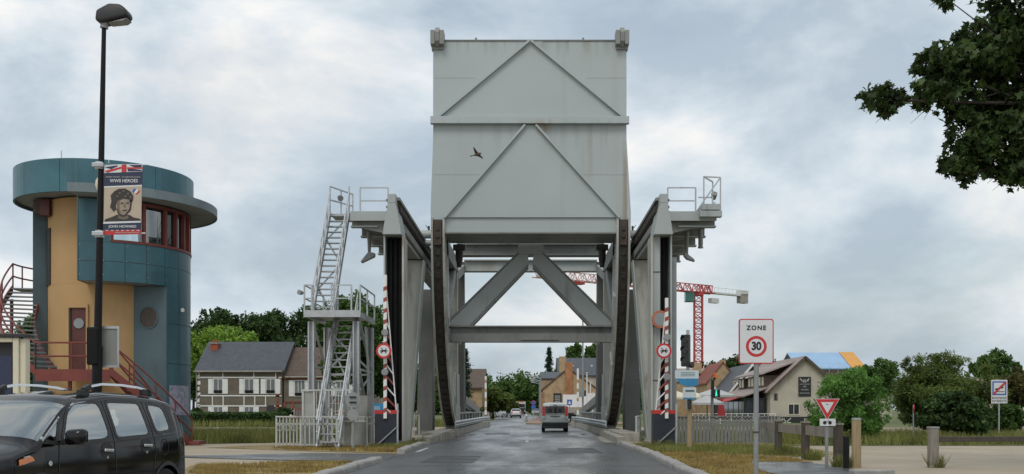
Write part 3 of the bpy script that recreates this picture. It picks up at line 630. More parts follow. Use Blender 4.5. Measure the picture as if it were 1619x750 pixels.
    if s > 0:
        MB().tube((X(2.0), 43.6, 8.25), (X(2.0), 43.6, 8.9), 0.1, 0.1).tube((X(2.0), 43.6, 8.12), (X(2.0), 43.6, 8.25), 0.12, 0.09).build('camera_stem', 'weathered_shaded_paint', g)
        # the projecting landing at the end of the right walkway
        bx(MB(), 1.70, 2.58, 41.85, 42.19, 9.12, 9.36).build('landing', 'bridge_paint', g, bevel=0.01)
        bx(MB(), 1.78, 2.52, 41.9, 43.9, 9.41, 9.64).build('landing_step', 'bridge_paint', g)
        m = MB()
        for (p, q) in (((1.95, 42.0, 9.34), (1.95, 42.0, 10.75)), ((1.95, 42.0, 10.75), (2.55, 43.4, 10.85)), ((2.55, 43.4, 9.34), (2.55, 43.4, 10.85)), ((1.75, 41.9, 9.5), (2.62, 42.0, 10.72)), ((2.3, 42.0, 9.62), (2.3, 42.0, 10.2)),
                       ((1.95, 43.4, 10.2), (2.55, 43.4, 10.2)), ((2.62, 42.0, 10.72), (2.62, 42.0, 9.34)), ((2.2, 43.4, 9.7), (2.66, 43.4, 10.0)), ((1.95, 42.0, 10.75), (2.62, 42.0, 10.72))):
            m.bar((X(p[0] - 0.08), p[1], p[2]), (X(q[0] - 0.08), q[1], q[2]), 0.05, 0.05)
        m.build('guard_rail', 'galvanised', g)
        MB().tube((X(2.3), 42.2, 9.9), (X(2.3), 42.0, 10.08), 0.09, 0.13).build('horn', 'weathered_shaded_paint', g)
    return g
gantry(-1); gantry(1)
# ---------------------------------------------------------------- access stair tower (left)
T = thing('stair_tower', (-7.4, 41, 0), 'galvanised steel access stair tower with two open flights left of the bridge', 'stair tower')
def flight(xc, w, y0, z0, y1, z1, n, rail_ext=0.0):
    for k in range(n):
        t = (k + 0.7) / n; y = y0 + (y1 - y0) * t; z = z0 + (z1 - z0) * t
        MB().box(xc - w / 2, xc + w / 2, y, y + 0.24, z, z + 0.04).build('tread', 'galvanised', T)
    for s in (-1, 1):
        x = xc + s * (w / 2 + 0.03)
        MB().bar((x, y0, z0), (x, y1 + 0.1, z1 + 0.1), 0.05, 0.24).build('stringer', 'galvanised', T)
        m = MB()
        for h in (1.0, 0.55): m.bar((x, y0 - 0.05, z0 + h), (x, y1 + 0.1, z1 + h + 0.06), 0.045, 0.045)
        for k in range(6):
            t = k / 5; m.bar((x, y0 + (y1 - y0) * t, z0 + (z1 - z0) * t), (x, y0 + (y1 - y0) * t, z0 + (z1 - z0) * t + 1.0), 0.045, 0.045)
        m.build('handrail', 'galvanised', T)
    m = MB()
    for k in range(4):   # bracing between the stringers
        t0, t1 = k / 4, (k + 1) / 4; a = -1 if k % 2 else 1
        m.bar((xc + a * w / 2, y0 + (y1 - y0) * t0, z0 + (z1 - z0) * t0 - 0.1), (xc - a * w / 2, y0 + (y1 - y0) * t1, z0 + (z1 - z0) * t1 - 0.1), 0.05, 0.05)
    m.build('brace', 'galvanised', T)
flight(-7.25, 0.72, 37.3, 0.0, 41.4, 5.02, 18)
flight(-7.86, 0.72, 39.6, 5.08, 42.9, 9.4, 17)
LX0, LX1, LY0, LY1, LZ = -8.52, -6.42, 39.3, 42.9, 5.02
MB().box(LX0, LX1, LY0, LY1, LZ, LZ + 0.06).build('landing', 'galvanised', T)
MB().box(LX0 - 0.02, LX1 + 0.02, LY0 - 0.06, LY0 - 0.003, LZ - 0.16, LZ + 0.10).build('fascia', 'galvanised', T)
for xe in (LX0, LX1 - 0.1): MB().box(xe, xe + 0.1, LY0, LY1, LZ - 0.15, LZ - 0.003).build('edge_beam', 'galvanised', T)
m_ = [(LX0, LY1), (LX0, LY0), (LX0 + 0.28, LY0), None, (-7.5, LY0), (-6.75, LY0), None, (LX1, LY0), (LX1, 41), (LX1, LY1)]
rl = MB(); prev = None
for p in m_ + [None]:
    if p is None: rl.build('guard_rail', 'galvanised', T); rl = MB()
    else:
        rl.bar((p[0], p[1], LZ), (p[0], p[1], LZ + 1.05), 0.055, 0.055)
        if prev is not None:
            for h in (1.05, 0.55): rl.bar((prev[0], prev[1], LZ + h), (p[0], p[1], LZ + h), 0.045, 0.045)
    prev = p
for (x, y, w) in ((-8.32, 39.6, 0.16), (-6.62, 39.6, 0.16), (-8.32, 42.6, 0.16), (-6.55, 42.6, 0.16)):
    MB().box(x - w / 2, x + w / 2, y - 0.03, y + 0.2, 0, LZ - 0.29).build('column', 'galvanised_dull', T)
    MB().box(x - w / 2 - 0.04, x - w / 2 + 0.02, y - 0.1, y + 0.24, 0, LZ - 0.3).box(x + w / 2 - 0.02, x + w / 2 + 0.04, y - 0.1, y + 0.24, 0, LZ - 0.3).build('column_flange', 'galvanised', T)
br = MB()
for (a, c) in (((-8.3, 42.7, 4.6), (-6.6, 42.7, 3.0)), ((-6.6, 42.7, 4.6), (-8.3, 42.7, 3.0)), ((-8.3, 42.7, 2.8), (-6.6, 42.7, 2.8)), ((-6.5, 39.7, 2.9), (-6.5, 42.6, 2.9)), ((-8.2, 39.7, 3.0), (-7.9, 41.0, 3.0)), ((-6.5, 39.7, 4.7), (-6.5, 42.6, 2.9)), ((-6.42, 40.6, 4.6), (-6.2, 41.0, 0.1)), ((-8.3, 42.7, 0.3), (-6.6, 42.7, 2.7)), ((-6.6, 42.7, 0.3), (-8.3, 42.7, 2.7)), ((-8.3, 39.7, 4.7), (-8.3, 42.6, 2.9)), ((-8.3, 39.7, 2.8), (-8.3, 42.6, 0.4)), ((-6.5, 39.7, 2.8), (-6.5, 42.6, 0.4))):
    MB().bar(a, c, 0.08, 0.08).build('brace', 'galvanised', T)
# upper end: little cage where the stair meets the walkway, and the side lamp
up = MB(); z9 = 9.45
for (p, q) in (((-8.25, 42.9, z9), (-8.25, 42.9, z9 + 1.1)), ((-8.25, 42.9, z9 + 1.1), (-7.5, 44.0, z9 + 1.0)), ((-7.5, 44.0, z9), (-7.5, 44.0, z9 + 1.0)), ((-7.46, 42.9, z9), (-7.46, 42.9, z9 + 1.1)), ((-8.25, 42.9, z9 + 0.55), (-7.5, 44.0, z9 + 0.5)), ((-7.9, 43.5, z9), (-7.9, 43.5, z9 + 1.05))):
    up.bar(p, q, 0.05, 0.05)
up.build('guard_rail', 'galvanised', T)
MB().box(-8.25, -7.3, 42.95, 44.6, 9.38, 9.44).build('landing', 'galvanised', T)
MB().tube((-7.95, 43.3, 10.2), (-7.85, 43.1, 10.1), 0.08, 0.13).build('horn', 'weathered_shaded_paint', T)
MB().tube((-8.62, 39.4, 5.78), (-8.72, 39.25, 5.80), 0.07, 0.1).bar((-8.52, 39.4, 5.75), (-8.64, 39.4, 5.78), 0.04).build('flood_lamp', 'galvanised_dull', T)
# ---------------------------------------------------------------- railings
def railing(name, label, pts, h, mat, gap=0.13, bw=0.03, rails=(0.12,), capw=0.08, post_every=None, cat='railing', pw=0.07, bd=None):
    g = thing(name, (pts[0][0], pts[0][1], 0), label, cat)
    bal = None
    for (xa, ya), (xb, yb) in zip(pts, pts[1:]):
        L = math.hypot(xb - xa, yb - ya); d = Vector(((xb - xa) / L, (yb - ya) / L, 0)); a = Vector((xa, ya, 0)); ang = math.atan2(d.y, d.x)
        MB().bar(a + Vector((0, 0, h)), a + d * L + Vector((0, 0, h)), capw, 0.05).build('top_rail', mat, g)
        for z in rails: MB().bar(a + Vector((0, 0, z)), a + d * L + Vector((0, 0, z)), 0.045, 0.05).build('rail', mat, g)
        np_ = max(1, round(L / (post_every or 2.0)))
        for i in range(0 if (xa, ya) == tuple(pts[0]) else 1, np_ + 1):
            p = a + d * (L * i / np_); MB().box(p.x - pw / 2, p.x + pw / 2, p.y - pw / 2, p.y + pw / 2, -0.03, h + 0.03).build('post', mat, g)
        n = int(L / gap)
        for i in range(1, n):
            p = a + d * (L * i / n)
            if bal is None:
                bal = MB().box(-bw / 2, bw / 2, -(bd or bw) / 2, (bd or bw) / 2, rails[0], h - 0.026).build('baluster', mat, g)
                bal.data.transform(Matrix.Translation((WLOC[g].x, WLOC[g].y, 0))); o = bal
            else: o = bal.copy(); COL.objects.link(o); o.parent = g
            o.location = (p.x - WLOC[g].x, p.y - WLOC[g].y, 0); o.rotation_euler = (0, 0, ang)
    return g
M('old_white', (0.46, 0.47, 0.45), 0.6, 0.12, 2, stain=[(GRIME, 0.22, 1.6, 0.25), ((0.2, 0.17, 0.1), 0.1, 2, 0.4)])
M('pale_iron', (0.43, 0.44, 0.42), 0.6, 0.1, 2, stain=[(GRIME, 0.14, 1.6, 0.25)])
M('old_sheet', (0.33, 0.34, 0.315), 0.6, 0.15, 1.5, stain=[(GRIME, 0.28, 1.6, 0.2), ((0.2, 0.17, 0.1), 0.12, 2, 0.4)])
M('old_grey', (0.195, 0.20, 0.195), 0.7, 0.2, 2, stain=[(GRIME, 0.3, 1.6, 0.25), ((0.13, 0.11, 0.07), 0.2, 2, 0.4)])
M('faded_orange', (0.42, 0.13, 0.06), 0.6, 0.2, 3); M('faded_red', (0.29, 0.07, 0.052), 0.6, 0.2, 3)
r1 = railing('ornate_railing', 'pale ornate cast railing left of the stair enclosure', [(-9.35, 38.4), (-8.35, 37.9), (-7.0, 37.7)], 1.12, 'pale_iron', 0.155, 0.045, (0.10, 0.86), 0.13, 1.2)
for x in (-9.2, -8.9, -8.6):
    rg = MB()
    for k in range(10):
        a0, a1 = k * 0.628, (k + 1) * 0.628
        rg.bar((x + 0.11 * math.cos(a0), 38.3 - (x + 9.35) * 0.45, 0.72 + 0.11 * math.sin(a0)), (x + 0.11 * math.cos(a1), 38.3 - (x + 9.35) * 0.45, 0.72 + 0.11 * math.sin(a1)), 0.025, 0.025)
    rg.build('ring_ornament', 'pale_iron', r1)
E = thing('stair_enclosure', (-7.6, 38.2, 0), 'white sheet metal enclosure with barred gate round the foot of the stair tower', 'enclosure')
def panel(x0, y0, x1, y1, z0, z1, mat='old_sheet', name='panel'):
    return MB().bar((x0, y0, (z0 + z1) / 2), (x1, y1, (z0 + z1) / 2), 0.03, z1 - z0).build(name, mat, E)
panel(-8.35, 39.4, -8.35, 38.3, 0.05, 2.05); panel(-8.35, 38.3, -7.95, 38.3, 0.05, 2.05); panel(-6.85, 38.3, -6.55, 38.35, 0.05, 1.9); panel(-6.55, 38.35, -6.1, 38.9, 0.05, 1.9); panel(-6.1, 38.9, -6.1, 39.6, 0.05, 1.9)
for x in (-8.35, -7.94, -6.86, -6.55): MB().box(x - 0.035, x + 0.035, 38.24, 38.31, 0, 2.12).build('frame_post', 'old_white', E)
MB().box(-8.38, -6.52, 38.22, 38.27, 2.06, 2.12).build('top_rail', 'old_white', E)
for k in range(9): MB().box(-7.86 + k * 0.115, -7.835 + k * 0.115, 38.24, 38.265, 0.15, 2.05).build('gate_bar', 'pale_iron', E)
for z in (0.14, 1.08): MB().box(-7.93, -6.87, 38.23, 38.27, z, z + 0.05).build('gate_rail', 'old_white', E)
for x in (-7.7, -7.1): MB().lathe([(0.09, 0), (0.115, 0), (0.115, 0.03), (0.09, 0.03)], (0, 0, 0), 14, closed=True).build('ring', 'old_white', E).matrix_local = Matrix.Translation(Vector((x, 38.22, 1.1)) - WLOC[E]) @ Matrix.Rotation(R(90), 4, 'X') @ Matrix.Translation(WLOC[E])
wt = MB().prism([(-7.05, 38.2, 1.22), (-6.8, 38.2, 1.22), (-6.925, 38.2, 1.44)], (0, 0.01, 0)).build('warning_triangle', 'lamp_orange', E)
for k in range(11): MB().box(-6.62 + k * 0.05, -6.60 + k * 0.05, 38.20, 38.225, 0.95, 1.10).build('ornament', 'old_white', E)
for z in (0.94, 1.10): MB().box(-6.85, -6.05, 38.19, 38.235, z, z + 0.03).build('ornament_rail', 'old_white', E)
railing('dark_railing', 'dark weathered railing between stair enclosure and left barrier post', [(-6.05, 38.6), (-5.5, 38.9), (-5.0, 39.2)], 1.1, 'weathered_shaded_paint', 0.15, 0.035, (0.12, 0.86), 0.09, 1.2)
railing('far_quay_railing', 'light railing behind the left gantry on the quay', [(-7.5, 50), (-5.4, 50.5)], 1.1, 'old_white', 0.22, 0.04, (0.12,), 0.1)
railing('slatted_railing', 'long grey slatted steel railing right of the bridge', [(5.45, 40.3), (8.6, 40.1), (9.35, 39.2)], 1.12, 'old_grey', 0.135, 0.10, (0.12, 0.9), 0.14, 1.6, bd=0.03)
railing('white_quay_railing', 'low white railing beside the right gantry foot', [(4.75, 47), (5.4, 52)], 1.05, 'old_white', 0.25, 0.05, (0.12, 0.6), 0.1)
# ---------------------------------------------------------------- raised barrier gates
def gate(s):
    side = 'left' if s < 0 else 'right'; x = -5.35 if s < 0 else 4.96; y = 38.6
    g = thing('barrier_gate', (x, y, 0), f'raised red and white striped level barrier at the {side} gantry', 'barrier gate')
    bw = 0.42
    cb = MB().box(x - bw, x + bw * 0.9, y, y + 0.7, 0, 1.22).build('cabinet', 'navy_paint', g, bevel=0.02)
    MB().box(x - bw - 0.01, x + bw * 0.9 + 0.01, y - 0.01, y + 0.71, 1.223, 1.36).build('red_band', 'red_paint', g)
    MB().bar((x - 0.35, y - 0.05, 0.05), (x + 0.42, y - 0.05, 0.75), 0.05, 0.05).build('stay_bar', 'galvanised_dull', g)
    MB().tube((x + bw * 0.9 + 0.05, y - 0.02, 0), (x + bw * 0.9 + 0.05, y - 0.02, 1.6), 0.035).build('stay_post', 'galvanised', g)
    ax = x - s * -0.0 + (-0.02 if s < 0 else 0.06); z0, z1 = 1.05, (6.35 if s < 0 else 5.5)
    arm = MB().box(ax - 0.06, ax + 0.06, y - 0.12, y - 0.02, z0, z1).build('arm', 'white_paint', g, bevel=0.008)
    n = 12
    for k in range(n):
        z = z0 + 0.2 + (z1 - z0 - 0.4) * k / n
        MB().prism([(ax - 0.064, y - 0.124, z), (ax + 0.064, y - 0.124, z + 0.06), (ax + 0.064, y - 0.124, z + 0.21), (ax - 0.064, y - 0.124, z + 0.15)], (0, 0.108, 0)).build('stripe', 'faded_red', arm)
    # hanging skirt: slanting lower bar with striped drops between
    bx_, by_ = ax + (0.42 if s < 0 else -0.42), y + 0.1
    top = Vector((ax, y - 0.05, z1 - 0.05)); bot = Vector((bx_, by_, z0 - 0.1))
    sk = MB().bar(top, bot, 0.04, 0.05).build('skirt_bar', 'white_paint', g)
    n = 13
    for k in range(1, n):
        t = k / n; p = Vector((ax, y - 0.07, z0 + (z1 - z0) * (1 - t))); q = bot + (top - bot) * (1 - t - 0.06)
        MB().bar(p, q, 0.03, 0.055 if k % 2 else 0.045).build('skirt_drop', 'faded_red' if k % 2 else 'white_paint', sk)
    for (z) in ((4.22, 2.76) if s < 0 else (4.05, 2.58)):
        MB().disc((ax, y - 0.20, z), 0.13, 16, 'y', 0.08).build('warning_lamp', 'galvanised_dull', g, bevel=0.02)
    return g
gate(-1); gate(1)
def round_sign(name, c, r, label, parent_post=None, mats=('sign_red', 'sign_white'), symbol=True, cat='sign', post=None):
    g = thing(name, (c[0], c[1], 0 if post else c[2] - r), label, cat)
    d = MB().disc(c, r, 28, 'y', 0.03).build('ring', mats[0], g)
    MB().disc((c[0], c[1] - 0.006, c[2]), r * 0.74, 28, 'y', 0.005).build('face', mats[1], g)
    MB().disc((c[0], c[1] + 0.034, c[2]), r * 0.98, 28, 'y', 0.02).build('back_plate', 'galvanised_dull', g)
    if post: MB().tube((c[0], c[1] + 0.08, 0), (c[0], c[1] + 0.08, post), 0.04).build('post', 'galvanised_dull', g)
    if symbol:   # walking figure
        m = MB(); y = c[1] - 0.010
        def b(a, e, w): m.bar((c[0] + a[0] * r, y, c[2] + a[1] * r), (c[0] + e[0] * r, y, c[2] + e[1] * r), w * r, 0.004, (0, 1, 0))
        b((-0.45, 0.0), (0.5, 0.0), 0.16); b((0.0, 0.02), (-0.35, 0.38), 0.1); b((-0.02, 0.0), (-0.38, -0.3), 0.12); b((0.1, 0.0), (0.35, -0.28), 0.12); b((0.1, 0.05), (0.38, 0.3), 0.1)
        m.build('walking_figure', 'sign_black', g)
        for k in (-1, 1): MB().bar((c[0], c[1] + 0.06, c[2] + k * r * 0.3), (c[0], c[1] + 0.4, c[2] + k * r * 0.3), 0.05).build('bracket', 'galvanised_dull', g)
    return g
round_sign('no_pedestrians_sign', (-5.38, 38.2, 3.53), 0.28, 'round red ringed no pedestrians sign on the left barrier')
round_sign('no_pedestrians_sign', (4.88, 38.2, 3.53), 0.28, 'round red ringed no pedestrians sign on the right barrier')
round_sign('no_entry_disc', (4.99, 40.1, 4.85), 0.34, 'faded orange ringed round sign high on the right gantry post', mats=('faded_orange', 'tower_grey'), symbol=False)
g = round_sign('round_sign', (-6.2, 36.4, 1.72), 0.27, 'round grey sign seen from behind in front of stair enclosure', mats=('galvanised_dull', 'galvanised_dull'), symbol=False, post=1.95)
MB().disc((-6.2, 36.37, 1.2), 0.2, 24, 'y', 0.02).build('small_disc', 'galvanised_dull', g)
for z in (1.62, 1.8): MB().box(-6.32, -6.08, 36.34, 36.385, z, z + 0.04).build('clamp', 'black_metal', g)
# ---------------------------------------------------------------- control tower
M('visor_grey', (0.15, 0.19, 0.205), 0.55, 0.15, 0.8, stain=((0.08, 0.1, 0.11), 0.25, 1.2, 0.3))
TC = Vector((-17.5, 43.0, 0)); CT = thing('control_tower', TC, 'round teal and ochre bridge control tower with overhanging visor and red stair', 'tower')
def tpt(th, r, z=0.0): return Vector((TC.x + r * math.sin(R(th)), TC.y - r * math.cos(R(th)), z))
def ring(name, r0, r1, a0, a1, z0, z1, mat, parent=None, n=None, bevel=0.0):
    n = n or max(2, int(abs(a1 - a0) / 5))
    return MB().lathe([(r0, z0), (r1, z0), (r1, z1), (r0, z1)], TC, n, a0, a1, True).build(name, mat, parent or CT, smooth=True)
core = ring('core_wall', 1.9, 2.18, -70, 290, 0, 6.31, 'cream_render', n=72); ring('upper_core_wall', 1.9, 2.18, -120, 5, 6.313, 9.7, 'cream_render')
# recessed doorway in the core
dr = MB()
for i in range(6):
    a, c = -14 + i * 2.9, -14 + (i + 1) * 2.9
    dr.add([tpt(a, 2.20, 2.95), tpt(c, 2.20, 2.95), tpt(c, 2.20, 5.35), tpt(a, 2.20, 5.35)], [(0, 1, 2, 3)])
dr = dr.build('door', 'door_red', CT)
ring('door_frame', 2.17, 2.29, -17.0, -14.2, 2.86, 5.4, 'cream_render', dr); ring('door_frame', 2.17, 2.29, 3.6, 5.4, 2.86, 5.4, 'cream_render', dr); ring('lintel', 2.17, 2.29, -17.0, 5.4, 5.36, 5.5, 'cream_render', dr); ring('leaf_edge', 2.19, 2.24, -14.1, -12.6, 2.9, 5.34, 'dark_recess', dr)
pc = tpt(-4, 2.215, 4.75)
MB().disc((pc.x, pc.y - 0.03, pc.z), 0.2, 20, 'y', 0.03).build('porthole', 'tower_grey', dr)
# teal outer wall: pier on the right to the ground, cabin shell above
for k in range(5): ring('wall_panel', 3.10, 3.32, 65.2 + k * 13, 65.2 + (k + 1) * 13 - 0.35, 0, 6.30, 'teal_panel', n=4)
for k in range(11):
    a = 5.2 + k * 14.5
    ring('cabin_panel', 3.08, 3.32, a, a + 14.2, 6.30 + 0.004, 7.80, 'teal_panel', n=5)
ring('cabin_floor', 0.2, 3.07, 5, 165, 6.32, 6.5, 'tower_grey')
MB().prism([tpt(5.0, 2.1, 6.3), tpt(5.0, 3.32, 6.3), tpt(5.0, 3.32, 9.7), tpt(5.0, 2.1, 9.7)], tpt(2.6, 1, 0) - tpt(5, 1, 0)).build('end_fin', 'teal_panel', CT)
pier = MB().prism([tpt(50, 2.17, 0), tpt(64.5, 3.31, 0), tpt(66.5, 3.31, 0), tpt(53, 2.15, 0)], (0, 0, 6.29)).build('pier_wall', 'teal_grey', CT)
a_, c_ = tpt(50, 2.17), tpt(64.5, 3.31); d_ = (c_ - a_).normalized(); nrm = Vector((d_.y, -d_.x, 0)); mid = a_ + d_ * 0.62
pts = [mid + d_ * 0.33 * math.cos(t * 0.2618) + Vector((0, 0, 5.05 + 0.40 * math.sin(t * 0.2618))) + nrm * 0.012 for t in range(24)]
MB().prism(pts, nrm * -0.008).build('porthole', 'wood_dark', pier)
for i in range(24):
    if i == 0: rim = MB()
    rim.bar(mid + d_ * 0.36 * math.cos(i * 0.2618) + Vector((0, 0, 5.05 + 0.43 * math.sin(i * 0.2618))) + nrm * 0.02, mid + d_ * 0.36 * math.cos(i * 0.2618 + 0.2618) + Vector((0, 0, 5.05 + 0.43 * math.sin(i * 0.2618 + 0.2618))) + nrm * 0.02, 0.05, 0.04)
rim.build('porthole_rim', 'teal_grey', pier)
gp = MB()
for i in range(6): a, c = 67 + i * 5, 72 + i * 5; gp.add([tpt(a, 3.326, 1.15), tpt(c, 3.326, 1.15), tpt(c, 3.326, 2.35), tpt(a, 3.326, 2.35)], [(0, 1, 2, 3)])
gp.build('graffiti', 'graffiti_pale', CT)
for z in (3.2, 4.8): ring('panel_joint', 3.318, 3.326, 65.3, 130, z, z + 0.03, 'dark_recess')
lp = tpt(80, 3.4, 5.45); MB().tube(lp, lp + Vector((0.05, -0.12, -0.05)), 0.06, 0.08).build('wall_lamp', 'white_paint', CT)
for z in (7.05,): ring('panel_joint', 3.318, 3.325, 5.4, 160, z, z + 0.02, 'dark_recess')
rv = None
for k in range(12):
    for dz in (0.12, 0.6, 1.1):
        p = tpt(5.2 + k * 14.5 + 0.8, 3.325, 6.4 + dz * 1.15)
        if rv is None: rv = MB().disc((0, -0.006, 0), 0.022, 8, 'y', 0.012).build('fixing', 'tower_grey', CT); rv.data.transform(Matrix.Translation(TC)); o = rv
        else: o = rv.copy(); COL.objects.link(o); o.parent = CT
        o.location = p - TC; o.rotation_euler = (0, 0, R(5.2 + k * 14.5))
# left slab
MB().prism([tpt(-66, 2.2, 0), tpt(-64, 2.72, 0), tpt(-76, 2.76, 0), tpt(-78, 2.2, 0)], (0, 0, 9.7)).build('left_slab', 'teal_grey', CT)
ring('upper_door', 2.19, 2.23, -64, -46, 6.35, 8.6, 'dark_recess')
bxp = tpt(-50, 2.45, 8.75); MB().box(bxp.x - 0.02, bxp.x + 0.36, bxp.y - 0.2, bxp.y + 0.2, 9.05, 9.7).build('junction_box', 'door_red', CT, bevel=0.02); MB().box(bxp.x - 0.34, bxp.x - 0.03, bxp.y - 0.1, bxp.y + 0.2, 9.15, 9.7).build('junction_box', 'wood_dark', CT, bevel=0.02)
# window band
ring('blind_panel', 3.08, 3.32, 5.2, 24.8, 7.806, 9.42, 'teal_panel')
wb = ring('window_sill', 3.02, 3.36, 25, 164, 7.804, 7.90, 'stair_red'); ring('window_head', 3.02, 3.34, 25, 164, 9.32, 9.42, 'stair_red', wb)
ring('head_beam', 2.95, 3.30, 5.2, 164, 9.424, 9.7, 'dark_recess')
win = [26, 47, 64, 75, 86, 97, 110, 124, 140, 156, 164]
for k, (a, c) in enumerate(zip(win, win[1:])):
    w_ = ring('window', 3.06, 3.34, a - 0.9, a + 0.9, 7.903, 9.317, 'stair_red', n=2)
    ring('pane', 3.19, 3.205, a + 1.0, c - 1.0, 7.905, 9.315, 'cabin_glass', w_)
for a in (62, 70, 118, 128): ring('sky_strip', 2.6, 2.62, a, a + 6, 7.95, 8.5, 'white_paint')  # white panels standing in for bright sky seen through the far windows
ring('console', 2.2, 2.6, 20, 60, 6.5, 7.7, 'tower_grey')
# visor and roof drum
ring('visor', 2.9, 4.35, 4.6, 150, 9.50, 9.68, 'tower_grey'); ring('visor_edge', 4.353, 4.40, 4.6, 150, 9.46, 9.80, 'visor_grey')
ring('visor_top', 2.9, 4.35, 4.6, 150, 9.72, 9.76, 'tower_grey')
ring('roof_soffit', 0.1, 3.36, -70, 290, 9.78, 9.9, 'tower_grey', n=72)
ring('roof_deck', 0.1, 3.38, -70, 290, 10.7, 10.8, 'tower_grey', n=72)
for k in range(12): ring('roof_panel', 3.36, 3.44, k * 30 - 66.0, k * 30 - 36.3, 9.66, 10.92, 'teal_panel', n=8)
an = W(97, 252, 44); MB().tube((an.x, 44, 10.8), (an.x, 44, 12.3), 0.02).build('aerial', 'galvanised', CT)
# stairs
def helix(a0, a1, z0, z1, n, r0=3.55, r1=4.5, dr=0.0):
    for k in range(n):
        t = (k + 0.5) / n; a = a0 + (a1 - a0) * t; z = z0 + (z1 - z0) * (k + 1) / n; da = abs(a1 - a0) / n * 0.62
        ring('tread', r0 + dr * t, r1 + dr * t, a - da, a + da, z - 0.05, z, 'tower_grey', n=2)
    for r in (r0 - 0.05, r1 + 0.02):
        m = MB(); v = []
        N = 24
        for i in range(N + 1):
            a = a0 + (a1 - a0) * i / N; z = z0 + (z1 - z0) * i / N
            for (rr, dz) in ((r, -0.20), (r + 0.05, -0.20), (r + 0.05, 0.12), (r, 0.12)): v.append(tpt(a, rr + dr * i / N, z + dz))
        m.add(v, [(4 * i + j, 4 * i + (j + 1) % 4, 4 * i + 4 + (j + 1) % 4, 4 * i + 4 + j) for i in range(N) for j in range(4)] + [(0, 1, 2, 3), (4 * N + 3, 4 * N + 2, 4 * N + 1, 4 * N)])
        m.build('stringer', 'stair_red', CT)
def hrail(a0, a1, z0, z1, r, posts, hs=(1.0, 0.5), dr=0.0):
    m = MB(); N = 20
    for h in hs: m.path([tpt(a0 + (a1 - a0) * i / N, r + dr * i / N, z0 + (z1 - z0) * i / N + h) for i in range(N + 1)], 0.035, 7)
    for k in range(posts):
        t = k / (posts - 1); a = a0 + (a1 - a0) * t; z = z0 + (z1 - z0) * t; m.tube(tpt(a, r + dr * t, z), tpt(a, r + dr * t, z + 1.0), 0.03, n=7)
    m.build('handrail', 'stair_red', CT)
LZ2 = 2.85
helix(66, 24, 0.0, LZ2, 16); helix(-10, -80, LZ2, 6.3, 19, 3.3, 4.5, -0.95)
ring('landing', 2.25, 4.5, -10, 24, LZ2 - 0.06, LZ2, 'tower_grey'); ring('landing_fascia', 4.503, 4.56, -10, 24, LZ2 - 0.42, LZ2 + 0.02, 'stair_red')
ring('upper_landing', 2.2, 3.55, -110, -80, 6.24, 6.3, 'tower_grey')
hrail(66, 24, 0.0, LZ2, 4.53, 5); hrail(24, -10, LZ2, LZ2, 4.53, 3); hrail(-10, -80, LZ2, 6.3, 4.53, 5, dr=-0.95); hrail(-80, -108, 6.3, 6.3, 3.58, 3); hrail(66, 26, 0.0, LZ2, 3.5, 5)
e_ = tpt(66, 4.53); MB().box(e_.x - 0.7, e_.x + 0.35, e_.y - 0.2, e_.y + 0.6, 0, 0.14).build('foot', 'stair_red', CT)
MB().tube(tpt(-40, 3.9, 0), tpt(-40, 3.9, 4.2), 0.07).tube(tpt(-70, 3.5, 0), tpt(-70, 3.5, 5.8), 0.07).tube(tpt(5, 4.2, 0), tpt(5, 4.2, LZ2 - 0.06), 0.08).build('stair_post', 'stair_red', CT)
# ---------------------------------------------------------------- lamp post with banner
LY = 20.0; lx = W(150, 600, LY).x
LP = thing('street_lamp', (lx, LY, 0), 'tall black street lamp post behind the parked black car', 'street lamp')
tp = W(164.5, 40, LY)
def lpt(z): return Vector((lx + (tp.x - lx) * z / tp.z, LY, z))
MB().tube(lpt(0), lpt(2.6), 0.10, 0.095, 14).tube(lpt(2.6), lpt(tp.z), 0.075, 0.04, 14).build('pole', 'black_metal', LP, smooth=True)
MB().tube(lpt(tp.z - 0.06), tp + Vector((0.03, 0, 0.16)), 0.075, 0.06, 12).build('neck', 'galvanised_dull', LP, smooth=True)
hd = [(-0.13, 0.05), (-0.11, 0.25), (0.13, 0.38), (0.34, 0.37), (0.46, 0.28), (0.50, 0.17), (0.44, 0.12), (0.0, 0.02)]
MB().prism([(tp.x + x, LY - 0.14, tp.z + z) for x, z in hd], (0, 0.34, 0)).build('lamp_head', 'black_plastic', LP, bevel=0.05, smooth=True, segs=3)
MB().prism([(tp.x + 0.10, LY - 0.1, tp.z + 0.02), (tp.x + 0.48, LY - 0.1, tp.z + 0.11), (tp.x + 0.40, LY - 0.1, tp.z + 0.05)], (0, 0.26, 0)).build('lens', 'galvanised_dull', LP, bevel=0.01)
# grey cabinet plate fixed to the post, seen from behind
cz0, cz1 = W(0, 580, LY).z, W(0, 516, LY).z
MB().box(lx - 0.10, lx + 0.40, LY + 0.12, LY + 0.15, cz0, cz1).build('sign_back', 'weathered_shaded_paint', LP, bevel=0.012)
MB().box(lx - 0.12, lx + 0.42, LY + 0.10, LY + 0.119, cz1 - 0.04, cz1 + 0.01).box(lx - 0.12, lx + 0.42, LY + 0.10, LY + 0.119, cz0 - 0.01, cz0 + 0.03).box(lx + 0.39, lx + 0.42, LY + 0.10, LY + 0.119, cz0 + 0.031, cz1 - 0.041).build('sign_rim', 'galvanised', LP)
MB().box(lx - 0.115, lx + 0.10, LY - 0.13, LY - 0.02, cz0 + 0.03, cz1 - 0.02).build('post_sleeve', 'black_metal', LP, bevel=0.03)
